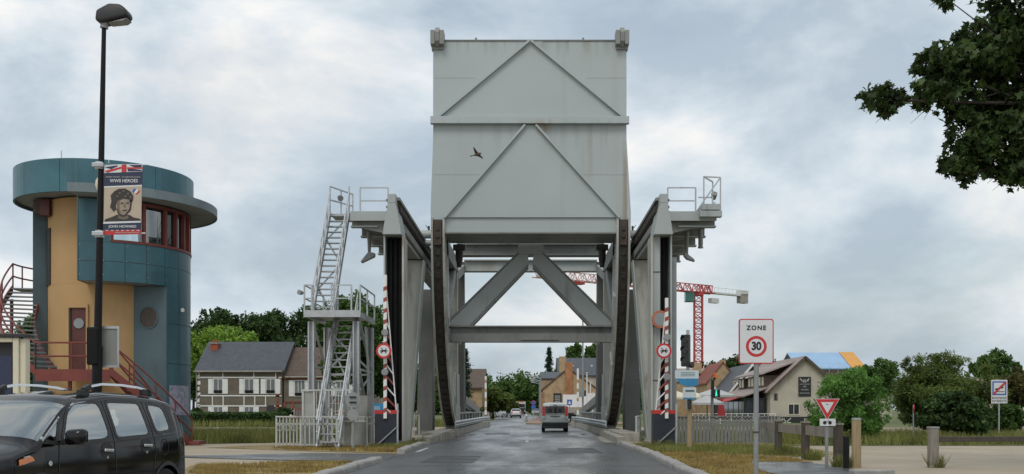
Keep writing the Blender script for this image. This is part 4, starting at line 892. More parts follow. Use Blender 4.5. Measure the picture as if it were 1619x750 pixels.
# loudspeaker behind the banner
sp = W(163, 290, LY); MB().tube((sp.x + 0.12, LY + 0.15, sp.z + 0.05), (sp.x - 0.04, LY + 0.3, sp.z), 0.12, 0.24, 16).build('loudspeaker', 'canvas_cream', LP, smooth=True)
BN = thing('memorial_banner', W(197, 372, LY), 'printed vertical banner with helmeted soldier portrait hanging on the lamp post', 'banner')
y = LY - 0.06
def bp(px, py, dy=0.0): q = W(px, py, LY); return (q.x, y - dy, q.z)
sk_ = lambda px, py: (px, py + (px - 166) * 0.02)
def bpoly(pts, name, mat, dy, t=0.004): return MB().prism([bp(a, c, dy) for a, c in pts], (0, t, 0)).build(name, mat, BN)
bpoly([(166, 262), (228, 262), (224, 371), (165, 372)], 'cloth', 'banner_navy', 0.0, 0.006)
bpoly([(167, 298.5), (226.3, 296), (225.0, 350), (166, 352)], 'photo_ground', 'banner_sepia', 0.004)
bpoly([(165.6, 352.2), (224.6, 350.2), (224.5, 353), (165.5, 355)], 'white_band', 'sign_white', 0.004)
bpoly([(166.6, 296), (226.3, 293.6), (226.3, 295.8), (167, 298.3)], 'white_band', 'sign_white', 0.004)
bpoly([(165.2, 366), (224.2, 364), (224, 371.5), (165, 372.5)], 'red_band', 'sign_red', 0.004)
# flag strip
bpoly([(166.8, 263), (227.5, 261), (226.6, 272.5), (167, 275)], 'flag_ground', 'sign_white', 0.004)
bpoly([(167, 266), (188, 262.8), (188, 264.6), (178, 269)], 'flag_blue', 'banner_navy', 0.006); bpoly([(206, 262.5), (226, 262), (226, 266), (214, 266)], 'flag_blue', 'banner_navy', 0.006)
bpoly([(204, 268), (226, 270), (226, 272), (204, 272.5)], 'flag_blue', 'banner_navy', 0.006)
bpoly([(167, 272), (194, 265), (194, 268), (172, 274.5)], 'flag_red', 'sign_red', 0.008); bpoly([(194.5, 261.8), (202, 261.6), (202, 273.2), (194.5, 273.6)], 'flag_red', 'sign_red', 0.009); bpoly([(203, 266), (226.8, 266.3), (226.8, 268.4), (203, 268.6)], 'flag_red', 'sign_red', 0.008)
def btext(body, px, py, hpx, wpx, mat):
    q = bp(px, py, 0.010); t = text('lettering', body, 1.0, q, mat, BN, bold=0.012)
    xs_ = [v.co.x for v in t.data.vertices]; ys_ = [v.co.y for v in t.data.vertices]; w = max(xs_) - min(xs_); h = max(ys_) - min(ys_)
    s_ = LY / F; t.scale = (wpx * s_ / w, hpx * s_ / h, 1)
btext("NEVER FORGET - N'OUBLIONS JAMAIS", 197, 281.5, 2.2, 54, 'chalk'); btext('WWII HEROES', 198, 287.6, 5.4, 44, 'sign_white'); btext('JOHN HOWARD', 196, 359.5, 5.2, 44, 'sign_white'); btext('* * * * * * *', 196, 366.5, 2, 54, 'sign_white')
btext('OPERATION DEADSTICK', 203, 369.2, 1.8, 38, 'chalk')
# portrait: dark tunic, face, helmet with scrim, chin strap
bpoly([(167, 351.5), (168.5, 348), (181, 343.5), (186, 341), (207, 341), (213, 345), (223, 347), (224.8, 350.3)], 'tunic', 'banner_dark', 0.006)
bpoly([(188, 346), (191, 341), (203, 341.5), (206, 346), (198, 348.5)], 'collar', 'banner_skin_dim', 0.008)
bpoly([(187, 315), (206, 313), (209, 322), (208, 332), (203, 340), (196, 341.5), (190, 337), (187, 329)], 'face', 'banner_skin', 0.009)
bpoly([(187, 315), (192, 315), (191, 328), (193, 338), (190, 337), (187, 329)], 'face_shade', 'banner_skin_dim', 0.0115)
hl = [(176.5, 329), (178.5, 320), (177.5, 310), (183, 304), (190, 300), (200, 299.5), (208, 304), (213, 311), (212.5, 318), (208, 322), (206, 317), (198, 315.5), (188, 319), (185, 326), (186, 332), (182, 336)]
bpoly(hl, 'helmet', 'banner_dark', 0.013)
bpoly([(208.5, 318), (211, 318), (209, 333), (201, 343), (195, 344), (189, 340), (186, 331), (187.5, 331), (191, 338.5), (196, 341.5), (200, 340.5), (207, 331)], 'chin_strap', 'banner_dark', 0.013)
for (a, c) in ((190, 306), (196, 303), (203, 307), (186, 311), (199, 311), (207, 312)): bpoly([(a, c), (a + 3.4, c - 1), (a + 3, c + 1.6), (a + 0.6, c + 2)], 'scrim', 'banner_skin_dim', 0.016)
for (a, c) in ((193, 322), (202, 321.5)): bpoly([(a, c), (a + 4, c - 0.4), (a + 4, c + 1.6), (a + 0.3, c + 1.9)], 'eye', 'banner_dark', 0.014)
bpoly([(198.4, 323.5), (200, 323.5), (201, 329), (198, 329.4)], 'nose', 'banner_skin_dim', 0.013); bpoly([(195.5, 333.4), (203.3, 332.6), (201.5, 334.9), (196.5, 335.2)], 'mouth', 'banner_dark', 0.013)
bpoly([(211, 303.5), (215, 298.8), (217, 301.2), (213, 307)], 'ribbon_blue', 'sign_blue', 0.008); bpoly([(217, 307.5), (222.5, 301.5), (223, 305), (217.5, 309.3)], 'ribbon_red', 'sign_red', 0.008); bpoly([(213.4, 307), (217.3, 301), (221.8, 301.8), (217, 307.3)], 'ribbon_white', 'sign_white', 0.008)
for py in (262.4, 370.6):
    a = W(156, py, LY); c = W(231, py - 1, LY); MB().tube((a.x, y + 0.03, a.z), (c.x, y + 0.03, c.z), 0.014).build('arm', 'galvanised', BN)
    q = W(157.5, py, LY); MB().tube((q.x, LY, q.z - 0.07), (q.x, LY, q.z + 0.07), 0.085, n=12).box(q.x - 0.11, q.x + 0.11, LY - 0.11, LY - 0.06, q.z - 0.04, q.z + 0.04).build('clamp', 'galvanised', BN, bevel=0.01)
# ---------------------------------------------------------------- vehicles: lofted bodies
def smooth_interp(pts, u, rad=0.06):
    xs_ = [p[0] for p in pts]; zs_ = [p[1] for p in pts]
    return float(np.mean(np.interp([u - rad, u - rad / 2, u, u + rad / 2, u + rad], xs_, zs_)))
def inpoly(p, poly):
    c = False; n = len(poly)
    for i in range(n):
        (xa, ya), (xb, yb) = poly[i], poly[i - 1]
        if (ya > p[1]) != (yb > p[1]) and p[0] < (xb - xa) * (p[1] - ya) / (yb - ya) + xa: c = not c
    return c
class Car:
    def __init__(s, root, L, top, plan, zb, ztop, z0=0.22, tumble=0.24, rc=0.14, nu=70):
        s.root, s.L, s.top, s.plan, s.zb, s.zt, s.z0, s.tm, s.rc, s.nu = root, L, top, plan, zb, ztop, z0, tumble, rc, nu
    def T(s, u): return smooth_interp(s.top, u)
    def S(s, u): return smooth_interp(s.plan, u, 0.04)
    def yw(s, u, z):
        if z < 0.55: k = 1 - 0.09 * ((0.55 - z) / 0.35) ** 2
        elif z < s.zb: k = 1 - 0.018 * ((z - 0.55) / (s.zb - 0.55)) ** 2
        else: k = 0.982 - s.tm * ((z - s.zb) / (s.zt - s.zb)) ** 1.25
        return s.S(u) * k
    def P(s, u, y, z): return (s.L / 2 - u, y, z)
    def section(s, u, ns=22, nt=12):
        T = s.T(u); rc = min(s.rc, 0.4 * (T - s.z0)); out = []
        for j in range(ns + 1): z = s.z0 + (T - rc - s.z0) * j / ns; out.append((s.yw(u, z), z))
        ye = out[-1][0]
        for j in range(1, nt + 1):
            t = math.pi / 2 * j / nt; out.append((ye * max(0.0, math.cos(t)) ** 0.7, T - rc + rc * math.sin(t) ** 0.75))
        return out
    def side(s, u, z, off=0.0):
        T = s.T(u); rc = min(s.rc, 0.4 * (T - s.z0)); zq = T - rc
        if z <= zq: y = s.yw(u, z)
        else:
            q = min(0.999, (z - zq) / rc); t = math.asin(q ** (1 / 0.75)); y = s.yw(u, zq) * math.cos(t) ** 0.7
        return s.P(u, y + off, z)
    def loft(s, paint, glass, windows, screen=None, back=None, arches=(), ar=0.37):
        ns, nt, nu = 22, 12, s.nu; ws = [s.L * i / nu for i in range(nu + 1)]; k = ns + nt + 1
        V = []; 
        for sd in (1, -1):
            for u in ws: V += [s.P(u, sd * y, z) for y, z in s.section(u, ns, nt)]
        body, gl, gs, gb = [], {}, [], []
        for h, sd in enumerate((1, -1)):
            o = h * k * (nu + 1)
            for i in range(nu):
                for j in range(k - 1):
                    f = (o + i * k + j, o + (i + 1) * k + j, o + (i + 1) * k + j + 1, o + i * k + j + 1)
                    c = [sum(V[q][a] for q in f) / 4 for a in range(3)]; u = s.L / 2 - c[0]
                    if any((u - a) ** 2 + (c[2] - 0.30) ** 2 < ar * ar for a in arches) and j < ns: continue
                    hit = next((k_ for k_, w in enumerate(windows) if inpoly((u, c[2]), w)), None) if j <= ns + 3 else None
                    if hit is not None: gl.setdefault((hit, sd), []).append(f); continue
                    if screen and screen[0] < u < screen[1] and j >= ns + 3: gs.append(f); continue
                    if back and back[0] < u < back[1] and j >= ns + 3: gb.append(f); continue
                    body.append(f)
        def mk(name, fs, mat, par):
            used = sorted({q for f in fs for q in f}); mp = {q: i for i, q in enumerate(used)}
            m = MB(); m.v = [V[q] for q in used]; m.f = [tuple(mp[q] for q in f) for f in fs]
            return s.raw(m, name, mat, par, smooth='all')
        for e in (0, nu):
            c = [e * k + j for j in range(k)]; d = [k * (nu + 1) + e * k + j for j in range(k)]
            body.append(tuple(c + d[::-1]))
        b = mk('body', body, paint, s.root)
        for fs in gl.values(): mk('side_window', fs, glass, s.root)
        if gs: mk('windscreen', gs, glass, s.root)
        if gb: mk('rear_window', gb, glass, s.root)
        m = MB()
        for (x0, x1) in ((0.25, s.L - 0.2),): m.box(s.L / 2 - x1, s.L / 2 - x0, -0.72 * s.S(2) / 0.86, 0.72 * s.S(2) / 0.86, 0.2, 0.5)
        s.raw(m, 'underbody', 'black_plastic', s.root)
        return b
    def raw(s, m, name, mat, par, smooth=False, bevel=0.0):
        o = WLOC.get(par); WLOC[par] = Vector((0, 0, 0)); r = m.build(name, mat, par, smooth=smooth, bevel=bevel); WLOC[par] = o; WLOC[r] = Vector((0, 0, 0)); return r
    def strip(s, pts, w, mat, name, par, off=0.004, closed=False, both=True):
        m = MB(); n = len(pts); P2 = []
        if closed: pts = pts + [pts[0]]
        fine = []
        for (a, c) in zip(pts, pts[1:]):
            q = max(1, int(math.hypot(c[0] - a[0], c[1] - a[1]) / 0.05))
            fine += [(a[0] + (c[0] - a[0]) * i / q, a[1] + (c[1] - a[1]) * i / q) for i in range(q)]
        fine.append(pts[-1])
        r_ = None
        for sd in ((1, -1) if both else (1,)):
            m = MB(); L_, R_ = [], []
            for i, p in enumerate(fine):
                a = fine[(i - 1) % (len(fine) - 1)] if closed else fine[max(0, i - 1)]; c = fine[(i + 1) % (len(fine) - 1)] if closed else fine[min(len(fine) - 1, i + 1)]
                d = Vector((c[0] - a[0], c[1] - a[1])); d = d.normalized() if d.length > 1e-6 else Vector((1, 0)); nn = Vector((-d.y, d.x)) * w / 2
                for (lst, sg) in ((L_, 1), (R_, -1)):
                    q = s.side(p[0] + sg * nn.x, p[1] + sg * nn.y, off); lst.append((q[0], sd * q[1], q[2]))
            k = len(L_); m.add(L_ + R_, [(i, i + 1, k + i + 1, k + i) for i in range(k - 1)]); r_ = s.raw(m, name, mat, par)
        return r_
    def wheel(s, u, r=0.31, w=0.2, sides=(1, -1)):
        for sd in sides:
            y1 = sd * (s.S(u) - 0.02); y0 = y1 - sd * w; x = s.L / 2 - u
            t = s.raw(MB().tube((x, y0, r), (x, y1, r), r, n=24), 'wheel', 'rubber', s.root, bevel=0.03)
            s.raw(MB().tube((x, y1 - sd * 0.05, r), (x, y1 + sd * 0.004, r), r * 0.66, n=20), 'rim', 'galvanised', t, bevel=0.01)
# black people carrier in the foreground
ang = -102.0; dv = Vector((math.cos(R(ang)), math.sin(R(ang)), 0)); lf = Vector((-dv.y, dv.x, 0))
ctr = Vector((-4.66, 14.55, 0)) + dv * 2.04 - lf * 0.86
BC = thing('parked_car', ctr, 'black people carrier with silver roof rails cut off at the lower left corner', 'car', rz=R(ang)); WLOC[BC] = Vector((0, 0, 0))
top = [(0, 0.62), (0.06, 0.78), (0.2, 0.88), (0.5, 0.97), (0.76, 1.04), (1.0, 1.22), (1.35, 1.46), (1.62, 1.57), (2.3, 1.63), (2.9, 1.62), (3.4, 1.585), (3.7, 1.53), (3.86, 1.42), (3.98, 1.15), (4.05, 0.9), (4.08, 0.8)]
plan = [(0, 0.60), (0.12, 0.74), (0.4, 0.835), (0.9, 0.862), (2.0, 0.868), (3.2, 0.862), (3.7, 0.83), (3.95, 0.77), (4.08, 0.66)]
car = Car(BC, 4.08, top, plan, 1.0, 1.63, 0.2, 0.23, 0.12, 110)
def rounded(poly, k=3, t=0.22):
    out = []; n = len(poly)
    for i in range(n):
        a, b, c = Vector(poly[i - 1]), Vector(poly[i]), Vector(poly[(i + 1) % n])
        p, q = b + (a - b) * t, b + (c - b) * t
        out += [tuple((1 - x) ** 2 * p + 2 * x * (1 - x) * b + x * x * q) for x in [i_ / k for i_ in range(k + 1)]]
    return out
wins = [rounded([(0.86, 1.05), (1.10, 1.02), (1.27, 1.33)], 2, 0.12), rounded([(1.19, 1.01), (2.12, 1.03), (2.06, 1.49), (1.58, 1.48), (1.40, 1.36)]), rounded([(2.24, 1.035), (2.98, 1.06), (2.90, 1.49), (2.20, 1.50)], 3, 0.14), rounded([(3.12, 1.08), (3.52, 1.11), (3.45, 1.44), (3.06, 1.48)], 3, 0.25)]
bd = car.loft('car_black', 'car_glass', wins, (0.84, 1.46), (3.86, 3.99), (0.82, 3.36), 0.37)
for w_ in wins: car.strip(w_, 0.045, 'black_plastic', 'window_seal', BC, 0.004, True)
car.strip([(3.50, 1.13), (3.62, 1.15), (3.56, 1.40), (3.45, 1.45)], 0.10, 'black_plastic', 'rear_pillar_trim', BC, 0.003)
car.strip([(1.02, 1.02), (1.5, 1.0), (2.2, 1.005), (3.05, 1.03), (3.6, 1.06)], 0.014, 'dark_recess', 'waist_seam', bd)
car.strip([(1.18, 0.32), (1.13, 0.7), (1.15, 1.0)], 0.012, 'dark_recess', 'door_seam', bd); car.strip([(2.20, 0.30), (2.20, 0.7), (2.18, 1.02), (2.13, 1.5)], 0.012, 'dark_recess', 'door_seam', bd)
car.strip([(2.95, 0.40), (3.02, 0.62), (3.08, 0.85), (3.05, 1.05), (2.98, 1.5)], 0.012, 'dark_recess', 'door_seam', bd)
car.strip([(1.2, 0.42), (2.2, 0.42), (2.95, 0.45)], 0.09, 'black_plastic', 'rubbing_strip', bd, 0.012)
car.strip([(3.30 + 0.095 * math.cos(t * 0.3142), 0.90 + 0.105 * math.sin(t * 0.3142)) for t in range(20)], 0.010, 'dark_recess', 'fuel_flap', bd, 0.004, True, False)
for u in (0.82, 3.36):
    car.strip([(u + 0.385 * math.cos(R(a)), 0.30 + 0.385 * math.sin(R(a))) for a in range(0, 181, 12)], 0.05, 'black_plastic', 'wheel_arch', bd, 0.008)
    car.wheel(u)
for u in (2.02, 2.86):       # handles: dark scoop, silver grip
    z = 0.905 + 0.03 * (u > 2.5)
    hp = [(u + 0.075 * math.cos(t * 0.5236), z + 0.05 * math.sin(t * 0.5236)) for t in range(12)]
    car.strip(hp, 0.09, 'dark_recess', 'handle_scoop', bd, 0.004, True)
    a, c = car.side(u - 0.09, z + 0.005, 0.03), car.side(u + 0.09, z - 0.005, 0.03)
    for sd in (1, -1): car.raw(MB().bar((a[0], sd * a[1], a[2]), (c[0], sd * c[1], c[2]), 0.022, 0.034), 'door_handle', 'chrome', bd, bevel=0.006)
    a = car.side(u + 0.0, z - 0.085, 0.004); car.raw(MB().disc((a[0], a[1], a[2]), 0.018, 12, 'y', 0.006), 'lock', 'chrome', bd)
for sd in (1, -1):           # mirrors, roof rails, lamps
    a = car.side(1.22, 1.03); x, y = a[0], sd * a[1]
    mr = MB().prism([(x + 0.05, y + sd * 0.06, 1.0), (x + 0.12, y + sd * 0.12, 0.99), (x + 0.10, y + sd * 0.30, 1.0), (x - 0.02, y + sd * 0.32, 1.02), (x - 0.05, y + sd * 0.10, 1.0)], (0, 0, 0.17))
    m_o = car.raw(mr, 'door_mirror', 'car_black', BC, smooth='all', bevel=0.045)
    car.raw(MB().prism([(x - 0.055, y + sd * 0.1, 1.02), (x - 0.03, y + sd * 0.30, 1.03), (x - 0.03, y + sd * 0.30, 1.15), (x - 0.055, y + sd * 0.1, 1.15)], (-0.004, 0, 0)), 'mirror_glass', 'chrome', m_o)
    car.raw(MB().bar((x + 0.02, y - sd * 0.01, 1.02), (x + 0.04, y + sd * 0.12, 1.05), 0.06, 0.05), 'mirror_arm', 'black_plastic', m_o)
    rp = [(1.95, 0.045), (2.08, 0.085), (2.3, 0.098), (2.7, 0.10), (3.05, 0.092), (3.25, 0.075), (3.38, 0.035)]
    pts = [car.P(u, sd * 0.585, car.T(u) - 0.02 + h) for u, h in rp]
    m = MB()
    for p, q in zip(pts[1:-2], pts[2:-1]): m.bar(p, q, 0.04, 0.028)
    rr = car.raw(m, 'roof_rail', 'chrome', BC)
    for (i, j) in ((0, 1), (len(pts) - 2, len(pts) - 1)):
        car.raw(MB().bar(pts[i], pts[j], 0.06, 0.07).box(pts[i][0] - 0.09, pts[i][0] + 0.09, pts[i][1] - 0.03, pts[i][1] + 0.03, pts[i][2] - 0.07, pts[i][2] + 0.012), 'rail_foot', 'black_plastic', rr, bevel=0.01)
    car.raw(MB().prism([(p[0], sd * p[1], p[2]) for p in (car.side(0.16, 0.70, 0.006), car.side(0.72, 0.84, 0.006), car.side(0.66, 0.90, 0.006), car.side(0.2, 0.82, 0.006))], (0, sd * 0.012, 0)), 'headlamp', 'headlamp', BC)
    car.raw(MB().prism([(p[0], sd * p[1], p[2]) for p in (car.side(0.50, 0.80, 0.012), car.side(0.72, 0.845, 0.012), car.side(0.68, 0.89, 0.012), car.side(0.5, 0.86, 0.012))], (0, sd * 0.012, 0)), 'indicator', 'indicator', BC)
    a = car.side(0.98, 0.80, 0.006); car.raw(MB().disc((a[0], sd * a[1], a[2]), 0.028, 12, 'y', 0.008), 'side_repeater', 'headlamp', bd)
    car.raw(MB().prism([(p[0], sd * p[1], p[2]) for p in (car.side(3.88, 0.92, 0.004), car.side(3.98, 0.9, 0.004), car.side(3.93, 1.2, 0.004), car.side(3.85, 1.32, 0.004))], (0, sd * 0.008, 0)), 'tail_lamp', 'tail_light_off', BC)
for (x, y) in ((0.05, 0.36), (0.05, -0.36), (-0.9, 0.36), (-0.9, -0.36)):
    se = car.raw(MB().box(x - 0.28, x + 0.25, y - 0.24, y + 0.24, 0.5, 0.68).box(x - 0.34, x - 0.18, y - 0.24, y + 0.24, 0.6, 1.18), 'seat', 'seat_fabric', BC, bevel=0.05)
    car.raw(MB().box(x - 0.35, x - 0.26, y - 0.13, y + 0.13, 1.20, 1.38), 'headrest', 'seat_fabric', se, bevel=0.03)
car.raw(MB().box(0.75, 1.15, -0.68, 0.68, 0.7, 0.98), 'dashboard', 'black_plastic', BC, bevel=0.05)
car.raw(MB().box(-0.6, -0.55, -0.7, 0.7, 0.3, 0.31), 'floor_mat', 'seat_fabric', BC)
# small van driving away over the bridge
VN = thing('panel_van', (1.5, 66.0, 0.0), 'silver grey small van driving away over the bridge, brake lights red', 'van', rz=R(90)); WLOC[VN] = Vector((0, 0, 0))
kv = Car(VN, 4.0, [(0, 0.65), (0.1, 0.85), (0.8, 1.02), (1.1, 1.25), (1.55, 1.68), (2.0, 1.78), (3.6, 1.80), (3.92, 1.74), (4.0, 1.66)], [(0, 0.6), (0.3, 0.8), (1.0, 0.83), (3.7, 0.83), (4.0, 0.80)], 1.05, 1.8, 0.28, 0.13, 0.12, 40)
vb = kv.loft('van_paint', 'window_dark', [[(1.3, 1.12), (2.0, 1.12), (1.95, 1.55), (1.6, 1.52)], [(2.1, 1.12), (2.9, 1.12), (2.85, 1.58), (2.1, 1.58)]], (1.0, 1.6), None, (0.75, 3.4), 0.36)
for u in (0.75, 3.4): kv.wheel(u)
xr = -2.0
def vq(name, y0, y1, z0, z1, mat, t=0.02, par=VN, off=0.0, bev=0.0): return kv.raw(MB().box(xr - t - off, xr - off - 0.001, y0, y1, z0, z1), name, mat, par, bevel=bev)
rw = vq('rear_window', -0.60, 0.60, 1.14, 1.58, 'window_dark', 0.025, bev=0.01)
vq('wiper', -0.1, 0.05, 1.14, 1.5, 'black_plastic', 0.01, rw, 0.026)
for y in (-0.3, 0.3): vq('headrest_shape', y - 0.11, y + 0.11, 1.2, 1.42, 'seat_fabric', 0.004, rw, 0.026)
vq('bumper', -0.80, 0.80, 0.32, 0.56, 'black_plastic', 0.12, bev=0.03); vq('bumper_trim', -0.78, 0.78, 0.565, 0.62, 'galvanised_dull', 0.05)
vq('tailgate_handle', -0.28, 0.28, 0.94, 0.99, 'black_plastic', 0.03); vq('number_plate', -0.26, 0.26, 0.74, 0.85, 'sign_white', 0.02); vq('badge', -0.08, 0.08, 0.87, 0.93, 'galvanised', 0.035); vq('door_gap', -0.70, 0.70, 1.06, 1.075, 'dark_recess', 0.008)
for sd in (-1, 1):
    vq('tail_lamp', sd * 0.71 - 0.07, sd * 0.71 + 0.07, 0.98, 1.56, 'tail_light', 0.04, bev=0.015); vq('lamp_lower', sd * 0.71 - 0.07, sd * 0.71 + 0.07, 0.80, 0.97, 'sign_white', 0.035)
vq('high_brake_lamp', -0.12, 0.12, 1.64, 1.67, 'sign_white', 0.03)
def hatch(name, label, loc, rz, paint, group=None):
    o = thing(name, loc, label, 'car', group, R(rz)); WLOC[o] = Vector((0, 0, 0))
    k = Car(o, 3.95, [(0, 0.6), (0.1, 0.75), (0.9, 0.95), (1.2, 1.12), (1.7, 1.42), (2.2, 1.47), (3.2, 1.42), (3.6, 1.28), (3.85, 0.98), (3.95, 0.8)], [(0, 0.58), (0.3, 0.8), (1.0, 0.85), (3.4, 0.84), (3.95, 0.66)], 0.95, 1.47, 0.24, 0.24, 0.12, 40)
    k.loft(paint, 'window_dark', [[(1.4, 1.0), (2.1, 1.0), (2.05, 1.34), (1.75, 1.34)], [(2.2, 1.0), (3.0, 1.03), (2.85, 1.34), (2.2, 1.35)]], (1.15, 1.68), (3.3, 3.75), (0.75, 3.3), 0.36)
    for u in (0.75, 3.3): k.wheel(u)
    for sd in (-1, 1):
        k.raw(MB().box(-1.96, -1.84, sd * 0.62 - 0.12, sd * 0.62 + 0.12, 0.78, 0.98), 'tail_lamp', 'tail_light', o); k.raw(MB().box(1.80, 1.93, sd * 0.58 - 0.14, sd * 0.58 + 0.14, 0.58, 0.72), 'headlamp', 'headlamp', o)
    k.raw(MB().box(-2.02, -1.9, -0.7, 0.7, 0.28, 0.5), 'bumper', 'black_plastic', o); k.raw(MB().box(-2.0, -1.965, -0.26, 0.26, 0.66, 0.77), 'number_plate', 'sign_white', o)
    return o
hatch('hatchback_car', 'small white hatchback driving away on the road beyond the bridge', (-2.35, 165, 0.0), 92, 'car_white')
hatch('hatchback_car', 'dark grey car in front of the distant lorry', (1.0, 228, 0.0), -90, 'car_grey')
for i, (px, Yq) in enumerate(((765, 150), (783, 175), (797, 200))):
    hatch('hatchback_car', ('pale parked car nearest the far white barrier pole', 'middle pale parked car by the hedge beyond the bridge', 'farthest pale parked car by the hedge beyond the bridge')[i], ((px - VX) * Yq / F, Yq, 0), 60, 'car_white', 'cars parked beyond the bridge')
# oncoming lorry
LR = thing('lorry', (-2.7, 285, 0), 'oncoming lorry with white and dark cab far down the road', 'lorry')
lc = (-2.7, 285)
MB().box(-3.95, -1.45, 285, 287.2, 0.8, 3.2).build('cab', 'truck_white', LR, bevel=0.15); MB().box(-3.8, -1.6, 284.9, 284.998, 1.9, 2.8).build('windscreen', 'window_dark', LR); MB().box(-3.9, -1.5, 284.88, 284.998, 0.5, 1.7).build('grille', 'black_plastic', LR)
MB().box(-4.0, -1.4, 287.4, 294, 1.1, 3.5).build('load', 'truck_white', LR); MB().box(-3.6, -1.8, 285.2, 287, 3.2, 3.6).build('roof_load', 'orange_stone', LR)
for x in (-3.8, -1.6):
    MB().tube((x - 0.15, 286, 0.5), (x + 0.15, 286, 0.5), 0.5, n=16).build('wheel', 'rubber', LR); MB().box(x - 0.2, x + 0.2, 284.8, 284.879, 0.7, 0.95).build('headlamp', 'headlamp', LR)
# ---------------------------------------------------------------- buildings
def house(name, label, x0, x1, y0, y1, eave, ridge, axis, wall, roof, over=0.35, cat='house', th=0.18, peak=None):
    """axis 'x' ridge along X, 'y' ridge along Y (gable faces the camera)"""
    h = thing(name, ((x0 + x1) / 2, (y0 + y1) / 2, 0), label, cat)
    if axis == 'y':
        p = peak if peak is not None else (x0 + x1) / 2
        MB().prism([(x0, y0, -0.02), (x1, y0, -0.02), (x1, y0, eave), (p, y0, ridge), (x0, y0, eave)], (0, y1 - y0, 0)).build('wall', wall, h)
        for (e, sg) in ((x0, -1), (x1, 1)):
            k = (ridge - eave) / abs(p - e); ex, ez = e + sg * over, eave - k * over
            MB().prism([(ex, y0 - over, ez + 0.03), (p, y0 - over, ridge + 0.03), (p, y0 - over, ridge + 0.03 + th), (ex, y0 - over, ez + 0.03 + th)], (0, y1 - y0 + 2 * over, 0)).build('roof', roof, h)
    else:
        p = peak if peak is not None else (y0 + y1) / 2
        MB().prism([(x0, y0, -0.02), (x0, y1, -0.02), (x0, y1, eave), (x0, p, ridge), (x0, y0, eave)], (x1 - x0, 0, 0)).build('wall', wall, h)
        for (e, sg) in ((y0, -1), (y1, 1)):
            k = (ridge - eave) / abs(p - e); ey, ez = e + sg * over, eave - k * over
            MB().prism([(x0 - over, ey, ez + 0.03), (x0 - over, p, ridge + 0.03), (x0 - over, p, ridge + 0.03 + th), (x0 - over, ey, ez + 0.03 + th)], (x1 - x0 + 2 * over, 0, 0)).build('roof', roof, h)
    return h
def window(h, x, z, w, hh, y, frame='white_paint', glass='window_dark', shutters=None, mull=2, sw=0.55, curtain=False, rail=False):
    f = MB().box(x - w / 2 - 0.08, x + w / 2 + 0.08, y - 0.05, y - 0.004, z - 0.08, z).box(x - w / 2 - 0.08, x + w / 2 + 0.08, y - 0.05, y - 0.004, z + hh, z + hh + 0.08).box(x - w / 2 - 0.08, x - w / 2, y - 0.05, y - 0.004, z, z + hh).box(x + w / 2, x + w / 2 + 0.08, y - 0.05, y - 0.004, z, z + hh)
    for k in range(1, mull): q = x - w / 2 + w * k / mull; f.box(q - 0.03, q + 0.03, y - 0.045, y - 0.012, z, z + hh)
    f = f.build('window', frame, h)
    for k in range(mull):
        a = x - w / 2 + w * k / mull; MB().box(a + 0.02, a + w / mull - 0.02, y - 0.012, y - 0.004, z, z + hh).build('pane', glass if not curtain else 'curtain', f)
    if shutters:
        for sd in (-1, 1):
            sx = x + sd * (w / 2 + 0.1 + sw / 2); s_ = MB().box(sx - sw / 2, sx + sw / 2, y - 0.08, y - 0.02, z - 0.05, z + hh + 0.05).build('shutter', shutters, h)
            [MB().box(sx - sw / 2 + 0.03, sx + sw / 2 - 0.03, y - 0.095, y - 0.081, z + hh * kk, z + hh * kk + 0.06).build('batten', shutters, s_) for kk in (0.2, 0.75)]
    if rail: MB().box(x - w / 2, x + w / 2, y - 0.14, y - 0.10, z + 0.02, z + 0.32).build('balcony_rail', 'black_metal', f)
    return f
s15 = 110 / F
def q(px, Y=110): return (px - VX) * Y / F
def zq(py, Y=110): return EYE + (VY - py) * Y / F
# half timbered style house with slate roof
hx0, hx1 = q(313), q(446)
H1 = house('slate_roofed_house', 'two storey grey brown house with white shutters and slate roof left of the stair tower', hx0, hx1, 110, 119, zq(586), zq(553) + 0.9, 'x', 'grey_render', 'slate', 0.3)
for px in (328, 385, 424):
    window(H1, q(px + 17 if px == 328 else px + 9 if px == 385 else px + 4), zq(622), 13 * s15, 22 * s15, 110, 'white_paint', shutters='white_paint', sw=7.5 * s15, curtain=True, rail=True)
for px in (345, 394): window(H1, q(px), zq(661), 13 * s15, 17 * s15, 110, 'white_paint', shutters='white_paint', sw=7.5 * s15, curtain=True)
dd = MB().box(q(422), q(434), 109.93, 109.996, 0, zq(641)).build('door', 'dark_recess', H1)
for py in (597, 626, 642): MB().box(hx0 + 0.05, hx1 - 0.05, 109.94, 109.996, zq(py) - 0.06, zq(py) + 0.06).build('white_band', 'white_paint', H1)
for px in (315, 352.5, 401.5, 436): MB().box(q(px) - 0.05, q(px) + 0.05, 109.945, 109.998, zq(597) + 0.061, zq(587)).build('timber', 'white_paint', H1)
for px in (336, 353, 386, 403, 420): MB().box(q(px) - 0.05, q(px) + 0.05, 109.945, 109.998, zq(642) + 0.061, zq(626) - 0.061).build('timber', 'white_paint', H1)
for (px, mat) in ((314, 'white_paint'), (439, 'brick_red')):
    for k in range(9): MB().box(q(px) - (0.10 if k % 2 else 0.2), q(px) + (0.10 if k % 2 else 0.2), 109.94, 109.999, 0.25 + k * 0.62, 0.25 + k * 0.62 + 0.4).build('quoin', mat, H1)
ch = MB().box(q(319), q(330), 113, 114, zq(565), zq(541)).build('chimney', 'brick_red', H1); MB().box(q(318), q(331), 112.9, 114.1, zq(541), zq(539)).build('chimney_cap', 'concrete', ch)
for a in (q(321.5), q(327)): MB().tube((a, 113.5, zq(539)), (a, 113.5, zq(534)), 0.14, 0.11).build('chimney_pot', 'brick_red', ch)
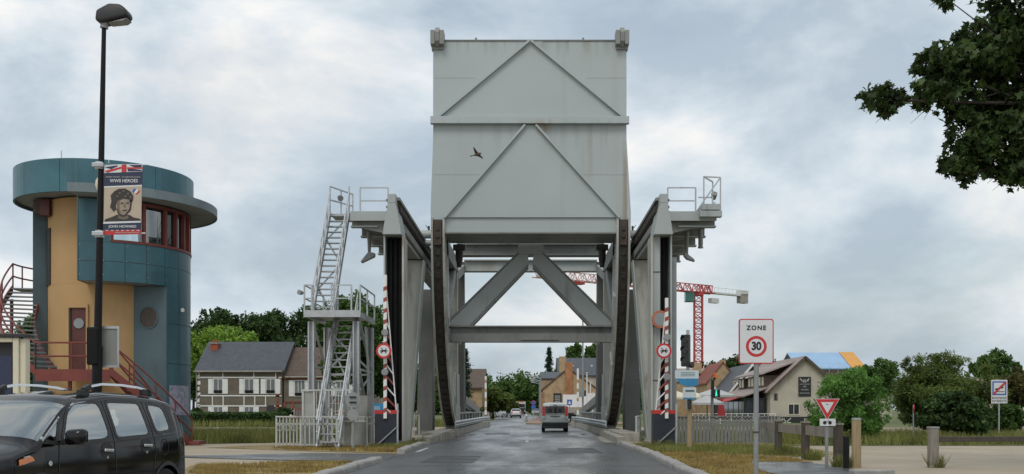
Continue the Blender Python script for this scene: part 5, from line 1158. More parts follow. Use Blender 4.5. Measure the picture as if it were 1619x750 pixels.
MB().tube((hx0 - 0.1, 109.85, 0.1), (hx0 - 0.1, 109.85, zq(586)), 0.06).build('downpipe', 'concrete', H1)
# neighbour with brown tiles and red brick trim
gx0, gx1 = q(447.5), q(566)
H2 = house('brown_roofed_house', 'low house with brown tiled roof and red brick trim behind the stair tower', gx0, gx1, 110.3, 119, zq(595), zq(562) + 0.9, 'x', 'grey_render', 'brown_tile', 0.25)
MB().box(gx0, gx1, 110.2, 110.296, zq(600), zq(595.5)).build('brick_cornice', 'brick_red', H2)
for px in (473, 505, 540): window(H2, q(px), zq(626), 15 * s15, 24 * s15, 110.3, 'white_paint', shutters='white_paint', sw=8 * s15, mull=3, curtain=True, rail=True)
for px in (473, 510): window(H2, q(px), zq(661), 14 * s15, 14 * s15, 110.3, 'brick_red', shutters='white_paint', sw=7 * s15, mull=3, curtain=True)
for px in (448.5, 462, 485): MB().box(q(px) - 0.12, q(px) + 0.12, 110.22, 110.297, 0, zq(637)).build('brick_pier', 'brick_red', H2)
MB().box(gx0, gx1, 110.22, 110.298, zq(637) + 0.003, zq(635)).build('string_course', 'stair_red', H2)
for px in (470, 520): MB().box(q(px - 6), q(px + 6), 114.3, 115, zq(562), zq(556)).build('chimney', 'sandstone', H2)
H3 = house('cream_house', 'small cream house behind the tree and green light, left of the gantry', q(566, 120), q(622, 120), 120, 130, zq(606, 120), zq(585, 120), 'x', 'light_render', 'brown_tile', 0.2)
window(H3, q(580, 120), zq(618, 120), 0.9, 0.9, 120, 'white_paint', mull=2)
for (hh_, xa, xb, yy_, zz_) in ((H1, hx0 - 0.3, hx1 + 0.1, 109.62, zq(586) - 0.12), (H2, gx0 + 0.2, gx1 + 0.2, 109.98, zq(595) - 0.1)): MB().tube((xa, yy_, zz_), (xb, yy_, zz_), 0.09, 0.09, 8).build('gutter', 'concrete', hh_)
# ochre stone house past the van
Ys = 128
H4 = house('stone_gable_house', 'ochre stone house gable with orange stained chimney breast past the van', q(858, Ys), q(945, Ys), Ys, Ys + 12, zq(617, Ys), zq(584, Ys), 'y', 'sandstone', 'brown_tile', 0.12, peak=q(898, Ys))
MB().box(q(893.5, Ys), q(905.5, Ys), Ys - 0.25, Ys + 1.2, zq(624, Ys), zq(573, Ys)).build('chimney_breast', 'orange_stone', H4, bevel=0.05)
MB().box(q(857, Ys), q(860, Ys), Ys - 0.1, Ys - 0.004, 0, zq(620, Ys)).build('quoin_strip', 'orange_stone', H4)
window(H4, q(922, Ys), zq(630, Ys), 0.7, 1.0, Ys, 'light_render', mull=2)
bd4 = MB().box(q(875, Ys), q(887.5, Ys), Ys - 0.12, Ys - 0.03, zq(639, Ys), zq(622, Ys)).build('menu_board', 'board_black', H4)
for k in range(4): MB().box(q(877, Ys), q(885.5, Ys), Ys - 0.126, Ys - 0.121, zq(627 + k * 3, Ys), zq(626 + k * 3, Ys)).build('lettering', 'chalk', bd4)
H5 = house('steep_slate_house', 'tall steep slate roofed house behind the stone gable', q(884, 150), q(975, 150), 150, 162, zq(594, 150), zq(563, 150) - 0.2, 'x', 'light_render', 'slate', 0.3)
MB().box(q(884, 150), q(895, 150), 149.5, 151.5, zq(600, 150), zq(564, 150)).build('chimney', 'sandstone', H5, bevel=0.05)
for px in (905, 935): MB().box(q(px, 150), q(px + 3, 150), 151.6, 151.75, zq(579, 150), zq(576.5, 150)).build('roof_light', 'print_light', H5)
H6 = house('slate_annex', 'low slate roofed annex on the left of the stone gable', q(856, 140), q(892, 140), 140.5, 148, zq(600, 140), zq(589, 140), 'x', 'sandstone', 'slate', 0.15)
# roadside house with dark roof left of the road
H7 = house('dark_roofed_house', 'dark roofed house half hidden by the left bridge post beyond the road', q(705, 140), q(762, 140), 140, 150, zq(613, 140), zq(593, 140) + 0.8, 'x', 'sandstone', 'brown_tile', 0.4)
# gable houses right of the gantry
H8 = house('ochre_gable_house', 'ochre gabled house with red tile roof below the crane', q(1118, 140), q(1168, 140), 140, 152, zq(606, 140), zq(574, 140), 'y', 'sandstone', 'red_tile', 0.15)
MB().box(q(1140, 140), q(1148, 140), 140.3, 141.3, zq(580, 140), zq(569, 140)).build('chimney', 'sandstone', H8)
H9 = house('low_ochre_house', 'low ochre house with grey roof directly right of the gantry', q(1052, 150), q(1126, 150), 150, 160, zq(604, 150), zq(583, 150), 'x', 'sandstone', 'pinkish_tile', 0.2)
MB().box(q(1100, 150), q(1112, 150), 151.5, 153, zq(590, 150), zq(573, 150)).build('chimney', 'sandstone', H9)
# black clad house and the restaurant
H10 = house('black_clad_house', 'dark clad house with white roof edges between restaurant and ochre gable', q(1153, 128), q(1195, 128), 128, 142, zq(620, 128), zq(577, 128), 'y', 'board_black', 'slate', 0.2, peak=q(1190, 128))
for (a, c) in (((1148, 627), (1190, 576)), ((1166, 605), (1197, 590))): MB().bar((q(a[0], 128), 127.7, zq(a[1], 128)), (q(c[0], 128), 127.7, zq(c[1], 128)), 0.12, 0.25).build('barge_board', 'white_paint', H10)
window(H10, q(1166, 128), zq(616, 128), 0.8, 0.9, 128, 'cream_paint', mull=2)
Yr = 108; rx0, rx1, rp = q(1218, Yr), q(1330, Yr), q(1272, Yr)
H11 = house('restaurant_house', 'beige gabled restaurant with black menu board and mansard roof right of the zone sign', rx0, rx1, Yr, Yr + 20, zq(617, Yr), zq(566, Yr), 'y', 'light_render', 'pinkish_tile', 0.35, peak=rp)
MB().bar((rx0 - 0.3, Yr - 0.42, zq(620.5, Yr)), (rp, Yr - 0.42, zq(565, Yr)), 0.1, 0.25).build('barge_board', 'brown_tile', H11); MB().bar((rx1 + 0.3, Yr - 0.42, zq(620.5, Yr)), (rp, Yr - 0.42, zq(565, Yr)), 0.1, 0.25).build('barge_board', 'brown_tile', H11)
bo = MB().box(q(1262, Yr), q(1282, Yr), Yr - 0.1, Yr - 0.01, zq(627, Yr), zq(596, Yr)).build('sign_board', 'board_black', H11, bevel=0.03)
for (t, py, h_) in (('LES 3 PLANEURS', 607.8, 0.15), ('BAR', 611.5, 0.20), ('BRASSERIE', 616.5, 0.17), ('RESTAURANT', 622, 0.17)): text('lettering', t, h_, (q(1272, Yr), Yr - 0.115, zq(py, Yr)), 'chalk', bo)
em = MB()
for (a, c) in (((1264.5, 599), (1270, 604)), ((1279, 599), (1273, 604)), ((1270, 600.5), (1274, 605)), ((1274, 600.5), (1270, 605)), ((1266, 602.5), (1278, 602.5))): em.bar((q(a[0], Yr), Yr - 0.112, zq(a[1], Yr)), (q(c[0], Yr), Yr - 0.112, zq(c[1], Yr)), 0.09, 0.01, (0, 1, 0))
em.build('emblem', 'chalk', bo)
window(H11, q(1255, Yr), zq(655, Yr), 1.05, 1.0, Yr, 'cream_paint', mull=2); window(H11, q(1226.5, Yr), zq(632, Yr), 0.2, 0.55, Yr, 'wood_dark', mull=1)
# dormer band and glazed front on the side facing the road
for k in range(3):
    y0 = Yr + 2.4 + k * 5.2; zc = zq(617, Yr) + 0.35
    d_ = MB().box(rx0 - 0.1, rx0 + 2.2, y0, y0 + 3.2, zc, zc + 1.25).build('dormer', 'brown_tile', H11)
    for j in (0.5, 2.0): MB().box(rx0 - 0.14, rx0 - 0.103, y0 + j - 0.3, y0 + j + 0.6, zc + 0.2, zc + 1.1).build('dormer_window', 'cream_paint', d_)
MB().prism([(rx0 - 0.5, Yr + 1.6, zc + 1.3), (rx0 + 3.0, Yr + 1.6, zc + 2.6), (rx0 + 3.0, Yr + 1.6, zc + 2.75), (rx0 - 0.5, Yr + 1.6, zc + 1.45)], (0, 15.5, 0)).build('dormer_roof', 'pinkish_tile', H11)
MB().prism([(rx0 - 2.6, Yr + 1.0, zq(628, Yr)), (rx0, Yr + 1.0, zq(617, Yr) + 0.2), (rx0, Yr + 1.0, zq(617, Yr) + 0.35), (rx0 - 2.6, Yr + 1.0, zq(628, Yr) + 0.15)], (0, 17, 0)).build('lean_to_roof', 'pinkish_tile', H11)
MB().box(rx0 - 2.3, rx0 - 0.01, Yr + 1.6, Yr + 17.5, 0, zq(629, Yr)).build('lean_to_wall', 'board_black', H11)
for k in range(5): MB().box(rx0 - 2.33, rx0 - 2.303, Yr + 2 + k * 3, Yr + 4.6 + k * 3, 0.5, 2.2).build('lean_to_window', 'window_dark', H11)
for k in range(3): MB().box(rx0 - 2.2 + k * 0.72, rx0 - 1.65 + k * 0.72, Yr + 1.55, Yr + 1.598, 0.4, 2.3).build('front_window', 'window_dark', H11)
MB().prism([(rx0 - 4.2, Yr + 3, 2.1), (rx0 - 2.35, Yr + 3, 2.7), (rx0 - 2.35, Yr + 3, 2.75), (rx0 - 4.2, Yr + 3, 2.15)], (0, 7, 0)).build('awning', 'awning_red', H11)
MB().box(q(1212, Yr), q(1216, Yr), 112, 113, zq(575, Yr), zq(557, Yr)).build('chimney', 'brick_red', H11)
mn = MB().box(q(1228, Yr), q(1318, Yr), Yr - 1.2, Yr - 1.1, zq(671, Yr), zq(659, Yr)).build('terrace_banner', 'board_black', None, at=(q(1255, Yr), Yr - 1.15, 0)); tag(mn, 'long black banner along the foot of the restaurant wall', 'banner')
text('lettering', 'PLANEURS', 0.55, (q(1266, Yr), Yr - 1.215, zq(665, Yr)), 'chalk', mn, align='LEFT')
e2 = MB()
for (a, c) in (((1232, 661), (1240, 668)), ((1246, 661), (1238, 668)), ((1234, 668), (1246, 668)), ((1230, 664), (1236, 662))): e2.bar((q(a[0], Yr), Yr - 1.21, zq(a[1], Yr)), (q(c[0], Yr), Yr - 1.21, zq(c[1], Yr)), 0.09, 0.01, (0, 1, 0))
e2.build('emblem', 'chalk', mn)
# building with blue sheeted roof
H12 = house('blue_sheeted_building', 'long building under repair with blue sheeted roof and orange end strip', q(1262, 150), q(1368, 150), 150, 162, zq(584, 150), zq(562, 150) + 0.5, 'x', 'brown_tile', 'blue_sheet', 0.1, 'building')
k_ = (zq(562, 150) + 0.5 - zq(584, 150)) / 6
MB().prism([(q(1346, 150), 149.85, zq(584, 150) + 0.20), (q(1346, 150), 156, zq(562, 150) + 0.5 + 0.25), (q(1346, 150), 156, zq(562, 150) + 0.5 + 0.30), (q(1346, 150), 149.85, zq(584, 150) + 0.25)], (q(1369, 150) - q(1346, 150), 0, 0)).build('orange_strip', 'orange_sheet', H12)
for k in range(7): MB().tube((q(1268 + k * 14, 150), 149.7, zq(590, 150)), (q(1268 + k * 14, 150), 149.7, zq(580, 150)), 0.04).build('scaffold_pole', 'galvanised', H12)
H13 = house('grey_roofed_shed', 'grey roofed shed behind the green shrub at the right', q(1378, 120), q(1410, 120), 120, 128, zq(613, 120), zq(594, 120), 'x', 'light_render', 'slate', 0.2, 'shed')
H14 = house('white_cottage', 'pale cottage gable behind the bathing sign at the far right', q(1562, 95), q(1640, 95), 95, 104, zq(625, 95), zq(598, 95), 'x', 'light_render', 'pinkish_tile', 0.2)
# ---------------------------------------------------------------- tower crane
cy, cx = 200.0, (1104 - VX) * 200 / F
CR = thing('tower_crane', (cx, cy, 0), 'red lattice tower crane with white counter jib behind the houses', 'crane')
hz = zq(468, cy)
def lattice(p, q_, w, n, rad, mat, name, up=Vector((0, 0, 1)), tri=False):
    p, q_ = Vector(p), Vector(q_); d = (q_ - p).normalized()
    a = d.cross(up if abs(d.dot(up)) < 0.9 else Vector((0, 1, 0))).normalized(); c = a.cross(d).normalized()
    cs = [(-1, -1), (1, -1), (1, 1), (-1, 1)] if not tri else [(-1, -1), (1, -1), (0, 1)]
    cor = [(i * a + j * c) * w / 2 for i, j in cs]; m = MB()
    for k in cor: m.bar(p + k, q_ + k, rad * 2)
    for i in range(n):
        e0, e1 = p + (q_ - p) * i / n, p + (q_ - p) * (i + 1) / n
        for j in range(len(cor)):
            A, Bq = cor[j], cor[(j + 1) % len(cor)]; m.bar(e0 + A, e1 + Bq, rad * 1.4) if i % 2 else m.bar(e0 + Bq, e1 + A, rad * 1.4); m.bar(e0 + A, e0 + Bq, rad * 1.2)
    return m.build(name, mat, CR)
lattice((cx, cy, 0), (cx, cy, hz), 1.5, 22, 0.09, 'crane_red', 'mast')
jd = Vector((q(845, 177) - cx, 177 - cy, 0)); jz = hz + 1.4
lattice((cx, cy, jz), (cx + jd.x * 0.55, cy + jd.y * 0.55, jz), 1.5, 18, 0.08, 'crane_red', 'jib', tri=True); lattice((cx + jd.x * 0.55, cy + jd.y * 0.55, jz), (cx + jd.x, cy + jd.y, jz), 1.4, 16, 0.07, 'crane_faded', 'jib_outer', tri=True)
lattice((cx, cy, jz), (cx - jd.x * 0.10, cy - jd.y * 0.10, jz), 1.5, 4, 0.1, 'crane_red', 'jib_root', tri=True)
u_ = -jd.normalized(); e1_ = Vector((cx, cy, jz - 0.6)) + u_ * 12.5
MB().bar((cx, cy, jz - 0.6), e1_, 1.0, 0.35).build('counter_jib', 'crane_white', CR)
rl = MB()
for k in range(9): a = Vector((cx, cy, jz - 0.4)) + u_ * (3.5 + k); rl.bar(a, a + Vector((0, 0, 0.9)), 0.06)
rl.bar(Vector((cx, cy, jz + 0.5)) + u_ * 3.5, Vector((cx, cy, jz + 0.5)) + u_ * 12, 0.06); rl.build('walkway_rail', 'crane_white', CR)
MB().bar(e1_ + Vector((0, 0, -0.6)) - u_ * 1.2, e1_ + Vector((0, 0, -0.6)) + u_ * 0.8, 1.2, 1.8).build('counterweight', 'concrete', CR); MB().bar(e1_ - u_ * 1.4 + Vector((0, 0, 0.5)), e1_ + u_ * 0.9 + Vector((0, 0, 0.5)), 1.2, 1.0).build('winch_house', 'crane_white', CR)
MB().box(cx - 2.6, cx - 0.9, cy - 1.2, cy + 0.6, hz - 1.2, hz + 0.8).build('cab', 'crane_glass', CR, bevel=0.1); MB().box(cx - 0.88, cx + 0.9, cy - 0.9, cy + 0.9, hz, hz + 0.7).build('slewing_ring', 'crane_red', CR)
MB().bar(Vector((cx, cy, hz - 0.7)) + u_ * 3.2, Vector((cx, cy, hz - 0.7)) + u_ * 5.2, 1.0, 0.9).build('panel', 'crane_white', CR)
tr = Vector((cx, cy, jz - 1.1)) + jd * 0.73; MB().bar(tr, tr + jd.normalized() * 2, 1.2, 0.4).build('trolley', 'crane_red', CR)
# ---------------------------------------------------------------- signs and street furniture, right side
def rrect(cx, cz, w, h, r, y, n=5):
    pts = []
    for (sx, sz, a0) in ((1, 1, 0), (-1, 1, 90), (-1, -1, 180), (1, -1, 270)):
        for k in range(n + 1): t = R(a0 + 90 * k / n); pts.append((cx + sx * (w / 2 - r) + r * math.cos(t), y, cz + sz * (h / 2 - r) + r * math.sin(t)))
    return pts
Yz = 21.0; zx = q(1196, Yz)
ZS = thing('zone_sign', (zx, Yz, 0), 'white rectangular ZONE 30 sign with red border on a grey post', 'sign')
zw, zh, zcx, zcz = 55 * Yz / F, 71 * Yz / F, q(1195.5, Yz), zq(540, Yz)
MB().tube((zx, Yz + 0.05, -0.03), (zx + 0.01, Yz + 0.05, zcz + zh / 2 - 0.05), 0.052, n=14).build('post', 'galvanised_dull', ZS, smooth=True)
MB().tube((zx, Yz + 0.05, 0.92), (zx, Yz + 0.05, 0.95), 0.06, n=12).build('band', 'rusty_steel', ZS)
MB().prism(rrect(zcx, zcz, zw, zh, 0.05, Yz - 0.012), (0, 0.03, 0)).build('border', 'sign_red', ZS)
MB().prism(rrect(zcx, zcz, zw - 0.045, zh - 0.045, 0.035, Yz - 0.015), (0, 0.002, 0)).build('face', 'sign_white', ZS)
MB().disc((zcx, Yz - 0.018, zq(548, Yz)), 16.5 * Yz / F, 36, 'y', 0.002).build('red_ring', 'sign_red', ZS); MB().disc((zcx, Yz - 0.021, zq(548, Yz)), 12 * Yz / F, 36, 'y', 0.002).build('ring_face', 'sign_white', ZS)
text('lettering', 'ZONE', 0.125, (zcx, Yz - 0.018, zq(519, Yz)), 'sign_black', ZS, bold=0.004, space=1.25)
text('numeral', '30', 0.225, (zcx, Yz - 0.024, zq(548, Yz)), 'sign_black', ZS, bold=0.009, sx=0.9, space=0.95)
for z in (zcz - 0.3, zcz + 0.3): MB().box(zcx - 0.2, zcx + 0.2, Yz + 0.018, Yz + 0.05, z - 0.02, z + 0.02).build('clamp', 'galvanised', ZS)
Yy = 25.7; yx = q(1308, Yy)
YS = thing('give_way_sign', (yx, Yy, 0), 'small red bordered give way triangle with bicycle plate below', 'sign')
MB().box(yx - 0.035, yx + 0.035, Yy + 0.03, Yy + 0.08, -0.03, zq(660, Yy)).build('post', 'galvanised_dull', YS)
def tri(s_, y, t, nm, mat, cz):
    w = 18.3 * Yy / F * s_; MB().prism([(yx - w, y, cz + w * 0.58), (yx + w, y, cz + w * 0.58), (yx, y, cz - w * 1.15)], (0, t, 0)).build(nm, mat, YS)
cz = zq(642, Yy); tri(1.07, Yy - 0.0, 0.025, 'edge', 'sign_white', cz); tri(1.0, Yy - 0.006, 0.004, 'red_face', 'sign_red', cz); tri(0.56, Yy - 0.010, 0.003, 'white_face', 'sign_white', cz)
MB().bar((yx - 0.03, Yy - 0.014, cz + 0.045), (yx + 0.03, Yy - 0.014, cz + 0.03), 0.012, 0.003, (0, 1, 0)).build('scratch', 'dark_recess', YS)
pz = zq(668, Yy); MB().prism(rrect(yx + 0.01, pz, 25 * Yy / F, 11.5 * Yy / F, 0.02, Yy - 0.004), (0, 0.02, 0)).build('plate', 'sign_white', YS)
bk = MB()
for dx in (-0.065, 0.065):
    bk.disc((yx + dx, Yy - 0.008, pz - 0.01), 0.045, 16, 'y', 0.003)
bk.bar((yx - 0.065, Yy - 0.009, pz - 0.01), (yx + 0.02, Yy - 0.009, pz + 0.035), 0.012, 0.003, (0, 1, 0)); bk.bar((yx + 0.065, Yy - 0.009, pz - 0.01), (yx + 0.03, Yy - 0.009, pz + 0.05), 0.012, 0.003, (0, 1, 0)); bk.build('bicycle_symbol', 'sign_black', YS)
def post(name, label, px, ptop, pbase, wpx, mat, cap=None, rnd=False, cat='post', group=None):
    Yp = GY(pbase); x = q(px, Yp); h = zq(ptop, Yp); w = wpx * Yp / F
    g = thing(name, (x, Yp, 0), label, cat, group)
    if rnd: MB().tube((x, Yp, -0.03), (x, Yp, h - 0.05), w / 2, w / 2 * 0.97, 14).build('shaft', mat, g, smooth=True); MB().tube((x, Yp, h - 0.05), (x, Yp, h), w / 2 * 1.05, w / 2 * 0.95, 14).build('cap', cap or mat, g)
    else: MB().box(x - w / 2, x + w / 2, Yp, Yp + w, -0.03, h - 0.05).build('shaft', mat, g, bevel=0.012); MB().box(x - w / 2 - 0.012, x + w / 2 + 0.012, Yp - 0.012, Yp + w + 0.012, h - 0.048, h).build('cap', cap or mat, g, bevel=0.01)
    return g, x, Yp, h
post('wooden_bollard', 'round yellowish wooden bollard right of the give way sign', 1354, 661, 738, 15, 'wood_fresh', 'galvanised_dull', True, 'bollard')
b1, bx1, by1, bh1 = post('black_bollard', 'slim black metal bollard left of the wooden bollard', 1338, 690, 740, 10, 'black_metal', None, True, 'bollard')
# plank fence on the right
fence = thing('plank_fence', (7.8, 30, 0), 'weathered wooden plank fence between railing and give way sign', 'fence')
fp = [(1200, 700), (1232, 716), (1275, 725), (1327, 736)]
pts = []
for i, (px, pb) in enumerate(fp):
    Yp = GY(pb); x = q(px, Yp); pts.append((x, Yp)); w = 0.2
    MB().box(x - w / 2, x + w / 2, Yp, Yp + w, -0.03, 1.0).build('post', 'wood_dark', fence, bevel=0.012); MB().box(x - w / 2 - 0.015, x + w / 2 + 0.015, Yp - 0.015, Yp + w + 0.015, 1.003, 1.05).build('post_cap', 'wood_weathered', fence)
for (a, c) in zip(pts, pts[1:]): MB().bar((a[0], a[1] + 0.1, 0.80), (c[0], c[1] + 0.1, 0.80), 0.06, 0.26).build('plank', 'wood_weathered', fence)
g2, px2, py2, ph2 = post('rail_fence', 'weathered post with long dark rail running off the right edge', 1478, 675, 738, 14, 'wood_weathered', 'galvanised_dull', cat='fence')
MB().bar((px2 + 0.1, py2 + 0.1, 0.66), (px2 + 4.5, py2 + 0.6, 0.66), 0.10, 0.13).build('rail', 'wood_dark', g2, bevel=0.01)
MB().box(px2 + 4.5, px2 + 4.7, py2 + 0.5, py2 + 0.7, -0.03, 0.95).build('post', 'wood_weathered', g2)
tag(MB().box(7.0, 7.9, 22.6, 23.0, -0.03, 0.07).build('kerb_block', 'kerb_stone', bevel=0.02), kind='structure')
# traffic signal with posters
Yt = 36.0; tx = q(1090, Yt)
TS = thing('traffic_signal', (tx, Yt, 0), 'black three lamp traffic signal on a weathered post right of the bridge', 'traffic light')
MB().tube((tx, Yt, -0.03), (tx + 0.02, Yt, 2.0), 0.085, 0.075, 12).build('post', 'wood_fresh', TS, smooth=True); MB().tube((tx - 0.05, Yt + 0.02, 1.4), (tx - 0.05, Yt + 0.02, zq(522, Yt)), 0.06, n=10).build('mast', 'galvanised', TS)
hx = q(1083, Yt); a_ = R(-28); hdz0, hdz1 = zq(580, Yt), zq(530, Yt)
hc = MB()
def rot(dx, dy): return (hx + dx * math.cos(a_) - dy * math.sin(a_), Yt - 0.15 + dx * math.sin(a_) + dy * math.cos(a_))
hc.prism([(*rot(-0.14, -0.1), hdz0), (*rot(0.14, -0.1), hdz0), (*rot(0.14, 0.12), hdz0), (*rot(-0.14, 0.12), hdz0)], (0, 0, hdz1 - hdz0)); hc.build('head', 'black_plastic', TS, bevel=0.02)
for k in range(3):
    z = hdz0 + 0.2 + k * 0.36; p = Vector((*rot(0, -0.1), z)); dq = Vector((*rot(0, -1.1), z)) - p
    ln = MB().tube(p, p + dq * 0.02, 0.105, n=16).build('lens', 'signal_lens', TS)
    m = MB(); v = []
    sd_ = Vector((dq.y, -dq.x, 0)) * -1
    for i in range(9):
        t = R(-10 + 200 * i / 8); o_ = sd_ * 0.125 * math.cos(t) + Vector((0, 0, 0.125 * math.sin(t)))
        v += [p + o_, p + o_ + dq * (0.17 if 1 < i < 7 else 0.1)]
    m.add(v, [(2 * i, 2 * i + 1, 2 * i + 3, 2 * i + 2) for i in range(8)]); m.build('hood', 'black_plastic', ln)
MB().tube((q(1093, Yt), Yt, zq(578, Yt)), (q(1093, Yt), Yt - 0.2, zq(576, Yt)), 0.1, 0.08, 12).build('repeater', 'black_plastic', TS); MB().box(q(1086, Yt), q(1092, Yt), Yt - 0.2, Yt - 0.06, zq(647, Yt), zq(631, Yt)).build('small_head', 'black_plastic', TS, bevel=0.015)
PO = thing('poster_board', (tx, Yt - 0.2, zq(631, Yt)), 'pale and blue poster boards fixed below the black traffic signal', 'poster')
MB().box(q(1066, Yt), q(1103, Yt), Yt - 0.23, Yt - 0.21, zq(599, Yt), zq(586, Yt)).build('upper_sheet', 'print_light', PO); MB().prism([(q(1068, Yt), Yt - 0.23, zq(599.2, Yt)), (q(1103, Yt), Yt - 0.23, zq(599.2, Yt)), (q(1102, Yt), Yt - 0.23, zq(610, Yt)), (q(1086, Yt), Yt - 0.23, zq(612, Yt)), (q(1074, Yt), Yt - 0.23, zq(608, Yt))], (0, 0.02, 0)).build('blue_sheet', 'print_blue', PO)
MB().box(q(1078, Yt), q(1099, Yt), Yt - 0.245, Yt - 0.232, zq(629, Yt), zq(613, Yt)).build('lower_sheet', 'print_light', PO); MB().box(q(1078, Yt), q(1099, Yt), Yt - 0.245, Yt - 0.232, zq(631.5, Yt), zq(629.1, Yt)).build('lower_band', 'print_blue', PO)
for k in range(3): MB().box(q(1075, Yt), q(1097, Yt), Yt - 0.234, Yt - 0.2305, zq(590.4 + k * 2.4, Yt), zq(589.6 + k * 2.4, Yt)).build('lettering', 'teal_grey', PO)
MB().box(q(1082, Yt), q(1096, Yt), Yt - 0.249, Yt - 0.2455, zq(620, Yt), zq(617, Yt)).build('lettering', 'teal_grey', PO)
Yp = 50.0; px_ = q(1126, Yp)
PS = thing('pedestrian_signal', (px_, Yp, 0), 'pedestrian signal showing a green figure with orange beacon on top', 'traffic light')
MB().tube((px_, Yp, -0.03), (px_, Yp, zq(596, Yp)), 0.07).build('post', 'galvanised_dull', PS); MB().box(px_ - 0.05, px_ + 0.33, Yp - 0.3, Yp - 0.08, zq(628.5, Yp), zq(616, Yp)).build('head', 'black_plastic', PS, bevel=0.02)
fg = MB(); cxp = px_ + 0.14; czp = zq(622.5, Yp); yy = Yp - 0.315
fg.disc((cxp, yy, czp + 0.12), 0.03, 10, 'y', 0.01).bar((cxp, yy, czp + 0.08), (cxp, yy, czp - 0.01), 0.05, 0.01, (0, 1, 0)).bar((cxp, yy, czp), (cxp - 0.04, yy, czp - 0.13), 0.03, 0.01, (0, 1, 0)).bar((cxp, yy, czp), (cxp + 0.04, yy, czp - 0.13), 0.03, 0.01, (0, 1, 0)); fg.build('green_figure', 'lamp_green', PS)
MB().tube((px_ + 0.15, Yp, zq(598, Yp)), (px_ + 0.15, Yp, zq(590, Yp)), 0.13, 0.10, 12).build('beacon', 'lamp_orange', PS, bevel=0.02); MB().box(px_, px_ + 0.16, Yp - 0.05, Yp + 0.05, zq(600.5, Yp), zq(598.2, Yp)).build('beacon_arm', 'black_metal', PS); MB().box(px_ - 0.06, px_ + 0.08, Yp - 0.15, Yp + 0.02, zq(616, Yp), zq(600.6, Yp)).build('back_box', 'black_plastic', PS)
# bathing forbidden sign, far right
Yb = 52.0; bx_ = q(1580, Yb)
BS = thing('bathing_ban_sign', (bx_, Yb, 0), 'blue framed bathing forbidden sign with red slash at the far right', 'sign')
MB().tube((bx_, Yb + 0.05, -0.03), (bx_, Yb + 0.05, zq(602, Yb)), 0.04).build('post', 'galvanised', BS); bz = zq(614.5, Yb)
MB().box(bx_ - 0.40, bx_ + 0.40, Yb - 0.0, Yb + 0.02, zq(638, Yb), bz + 0.43).build('plate', 'sign_white', BS); MB().box(bx_ - 0.35, bx_ + 0.35, Yb - 0.006, Yb - 0.002, bz - 0.33, bz + 0.36).build('blue_frame', 'sign_blue', BS); MB().box(bx_ - 0.28, bx_ + 0.28, Yb - 0.010, Yb - 0.007, bz - 0.26, bz + 0.29).build('white_field', 'sign_white', BS)
sw_ = MB().bar((bx_ - 0.22, Yb - 0.014, bz - 0.05), (bx_ + 0.2, Yb - 0.014, bz + 0.06), 0.07, 0.004, (0, 1, 0)).disc((bx_ + 0.16, Yb - 0.016, bz + 0.16), 0.05, 12, 'y', 0.004).bar((bx_ - 0.25, Yb - 0.014, bz - 0.16), (bx_ + 0.25, Yb - 0.014, bz - 0.16), 0.035, 0.004, (0, 1, 0)); sw_.build('swimmer', 'sign_black', BS)
MB().bar((bx_ - 0.31, Yb - 0.020, bz - 0.30), (bx_ + 0.31, Yb - 0.020, bz + 0.32), 0.10, 0.004, (0, 1, 0)).build('red_slash', 'sign_red', BS)
text('lettering', 'BAIGNADE', 0.15, (bx_, Yb - 0.004, zq(629.5, Yb)), 'sign_black', BS, bold=0.002); text('lettering', 'INTERDITE', 0.15, (bx_, Yb - 0.004, zq(634.5, Yb)), 'sign_black', BS, bold=0.002)
Yn = 46.0; nx = q(1444, Yn)
NS = thing('round_path_sign', (nx, Yn, 0), 'small turned round red sign on thin post before the dark willow', 'sign')
MB().tube((nx, Yn, -0.03), (nx, Yn, zq(641, Yn)), 0.03).build('post', 'galvanised_dull', NS); MB().prism([(nx + 0.10 * math.cos(t * 0.3927) * 0.9, Yn - 0.04 + 0.2 * math.cos(t * 0.3927), zq(646, Yn) + 0.17 * math.sin(t * 0.3927)) for t in range(16)], (0.03, -0.015, 0)).build('disc', 'sign_red', NS)
MB().prism([(nx + 0.035 + 0.07 * math.cos(t * 0.3927) * 0.9 - 0.02, Yn - 0.058 + 0.14 * math.cos(t * 0.3927), zq(646, Yn) + 0.12 * math.sin(t * 0.3927)) for t in range(16)], (0.0, -0.006, 0)).build('face', 'sign_white', NS)
# notice case at the left edge
Yk = 17.5; kx0, kx1, kz0, kz1 = q(-60, Yk), q(32, Yk), 0.75, zq(534, Yk)
NC = thing('notice_case', ((kx0 + kx1) / 2, Yk, 0), 'cream framed notice case behind the black car at the left edge', 'notice board')
MB().box(kx0, kx1, Yk + 0.05, Yk + 0.10, kz0, kz1).build('back_panel', 'board_black', NC)
for (a, c, d, e) in ((kx0, kx0 + 0.10, kz0, kz1), (kx1 - 0.10, kx1, kz0, kz1), (kx0 + 0.101, kx1 - 0.101, kz1 - 0.08, kz1), (kx0 + 0.101, kx1 - 0.101, kz0, kz0 + 0.08)): MB().box(a, c, Yk - 0.06, Yk + 0.048, d, e).build('frame', 'cream_paint', NC, bevel=0.015)
MB().box(kx1 + 0.002, kx1 + 0.10, Yk - 0.02, Yk + 0.14, kz0 - 0.72, kz1 - 0.02).build('side_post', 'cream_paint', NC, bevel=0.012); MB().box(kx0 - 0.1, kx0 - 0.002, Yk - 0.02, Yk + 0.14, kz0 - 0.72, kz1 - 0.02).build('side_post', 'cream_paint', NC, bevel=0.012); MB().box(kx0 - 0.14, kx1 + 0.14, Yk - 0.1, Yk + 0.2, kz1 + 0.003, kz1 + 0.05).build('roof_board', 'black_plastic', NC)
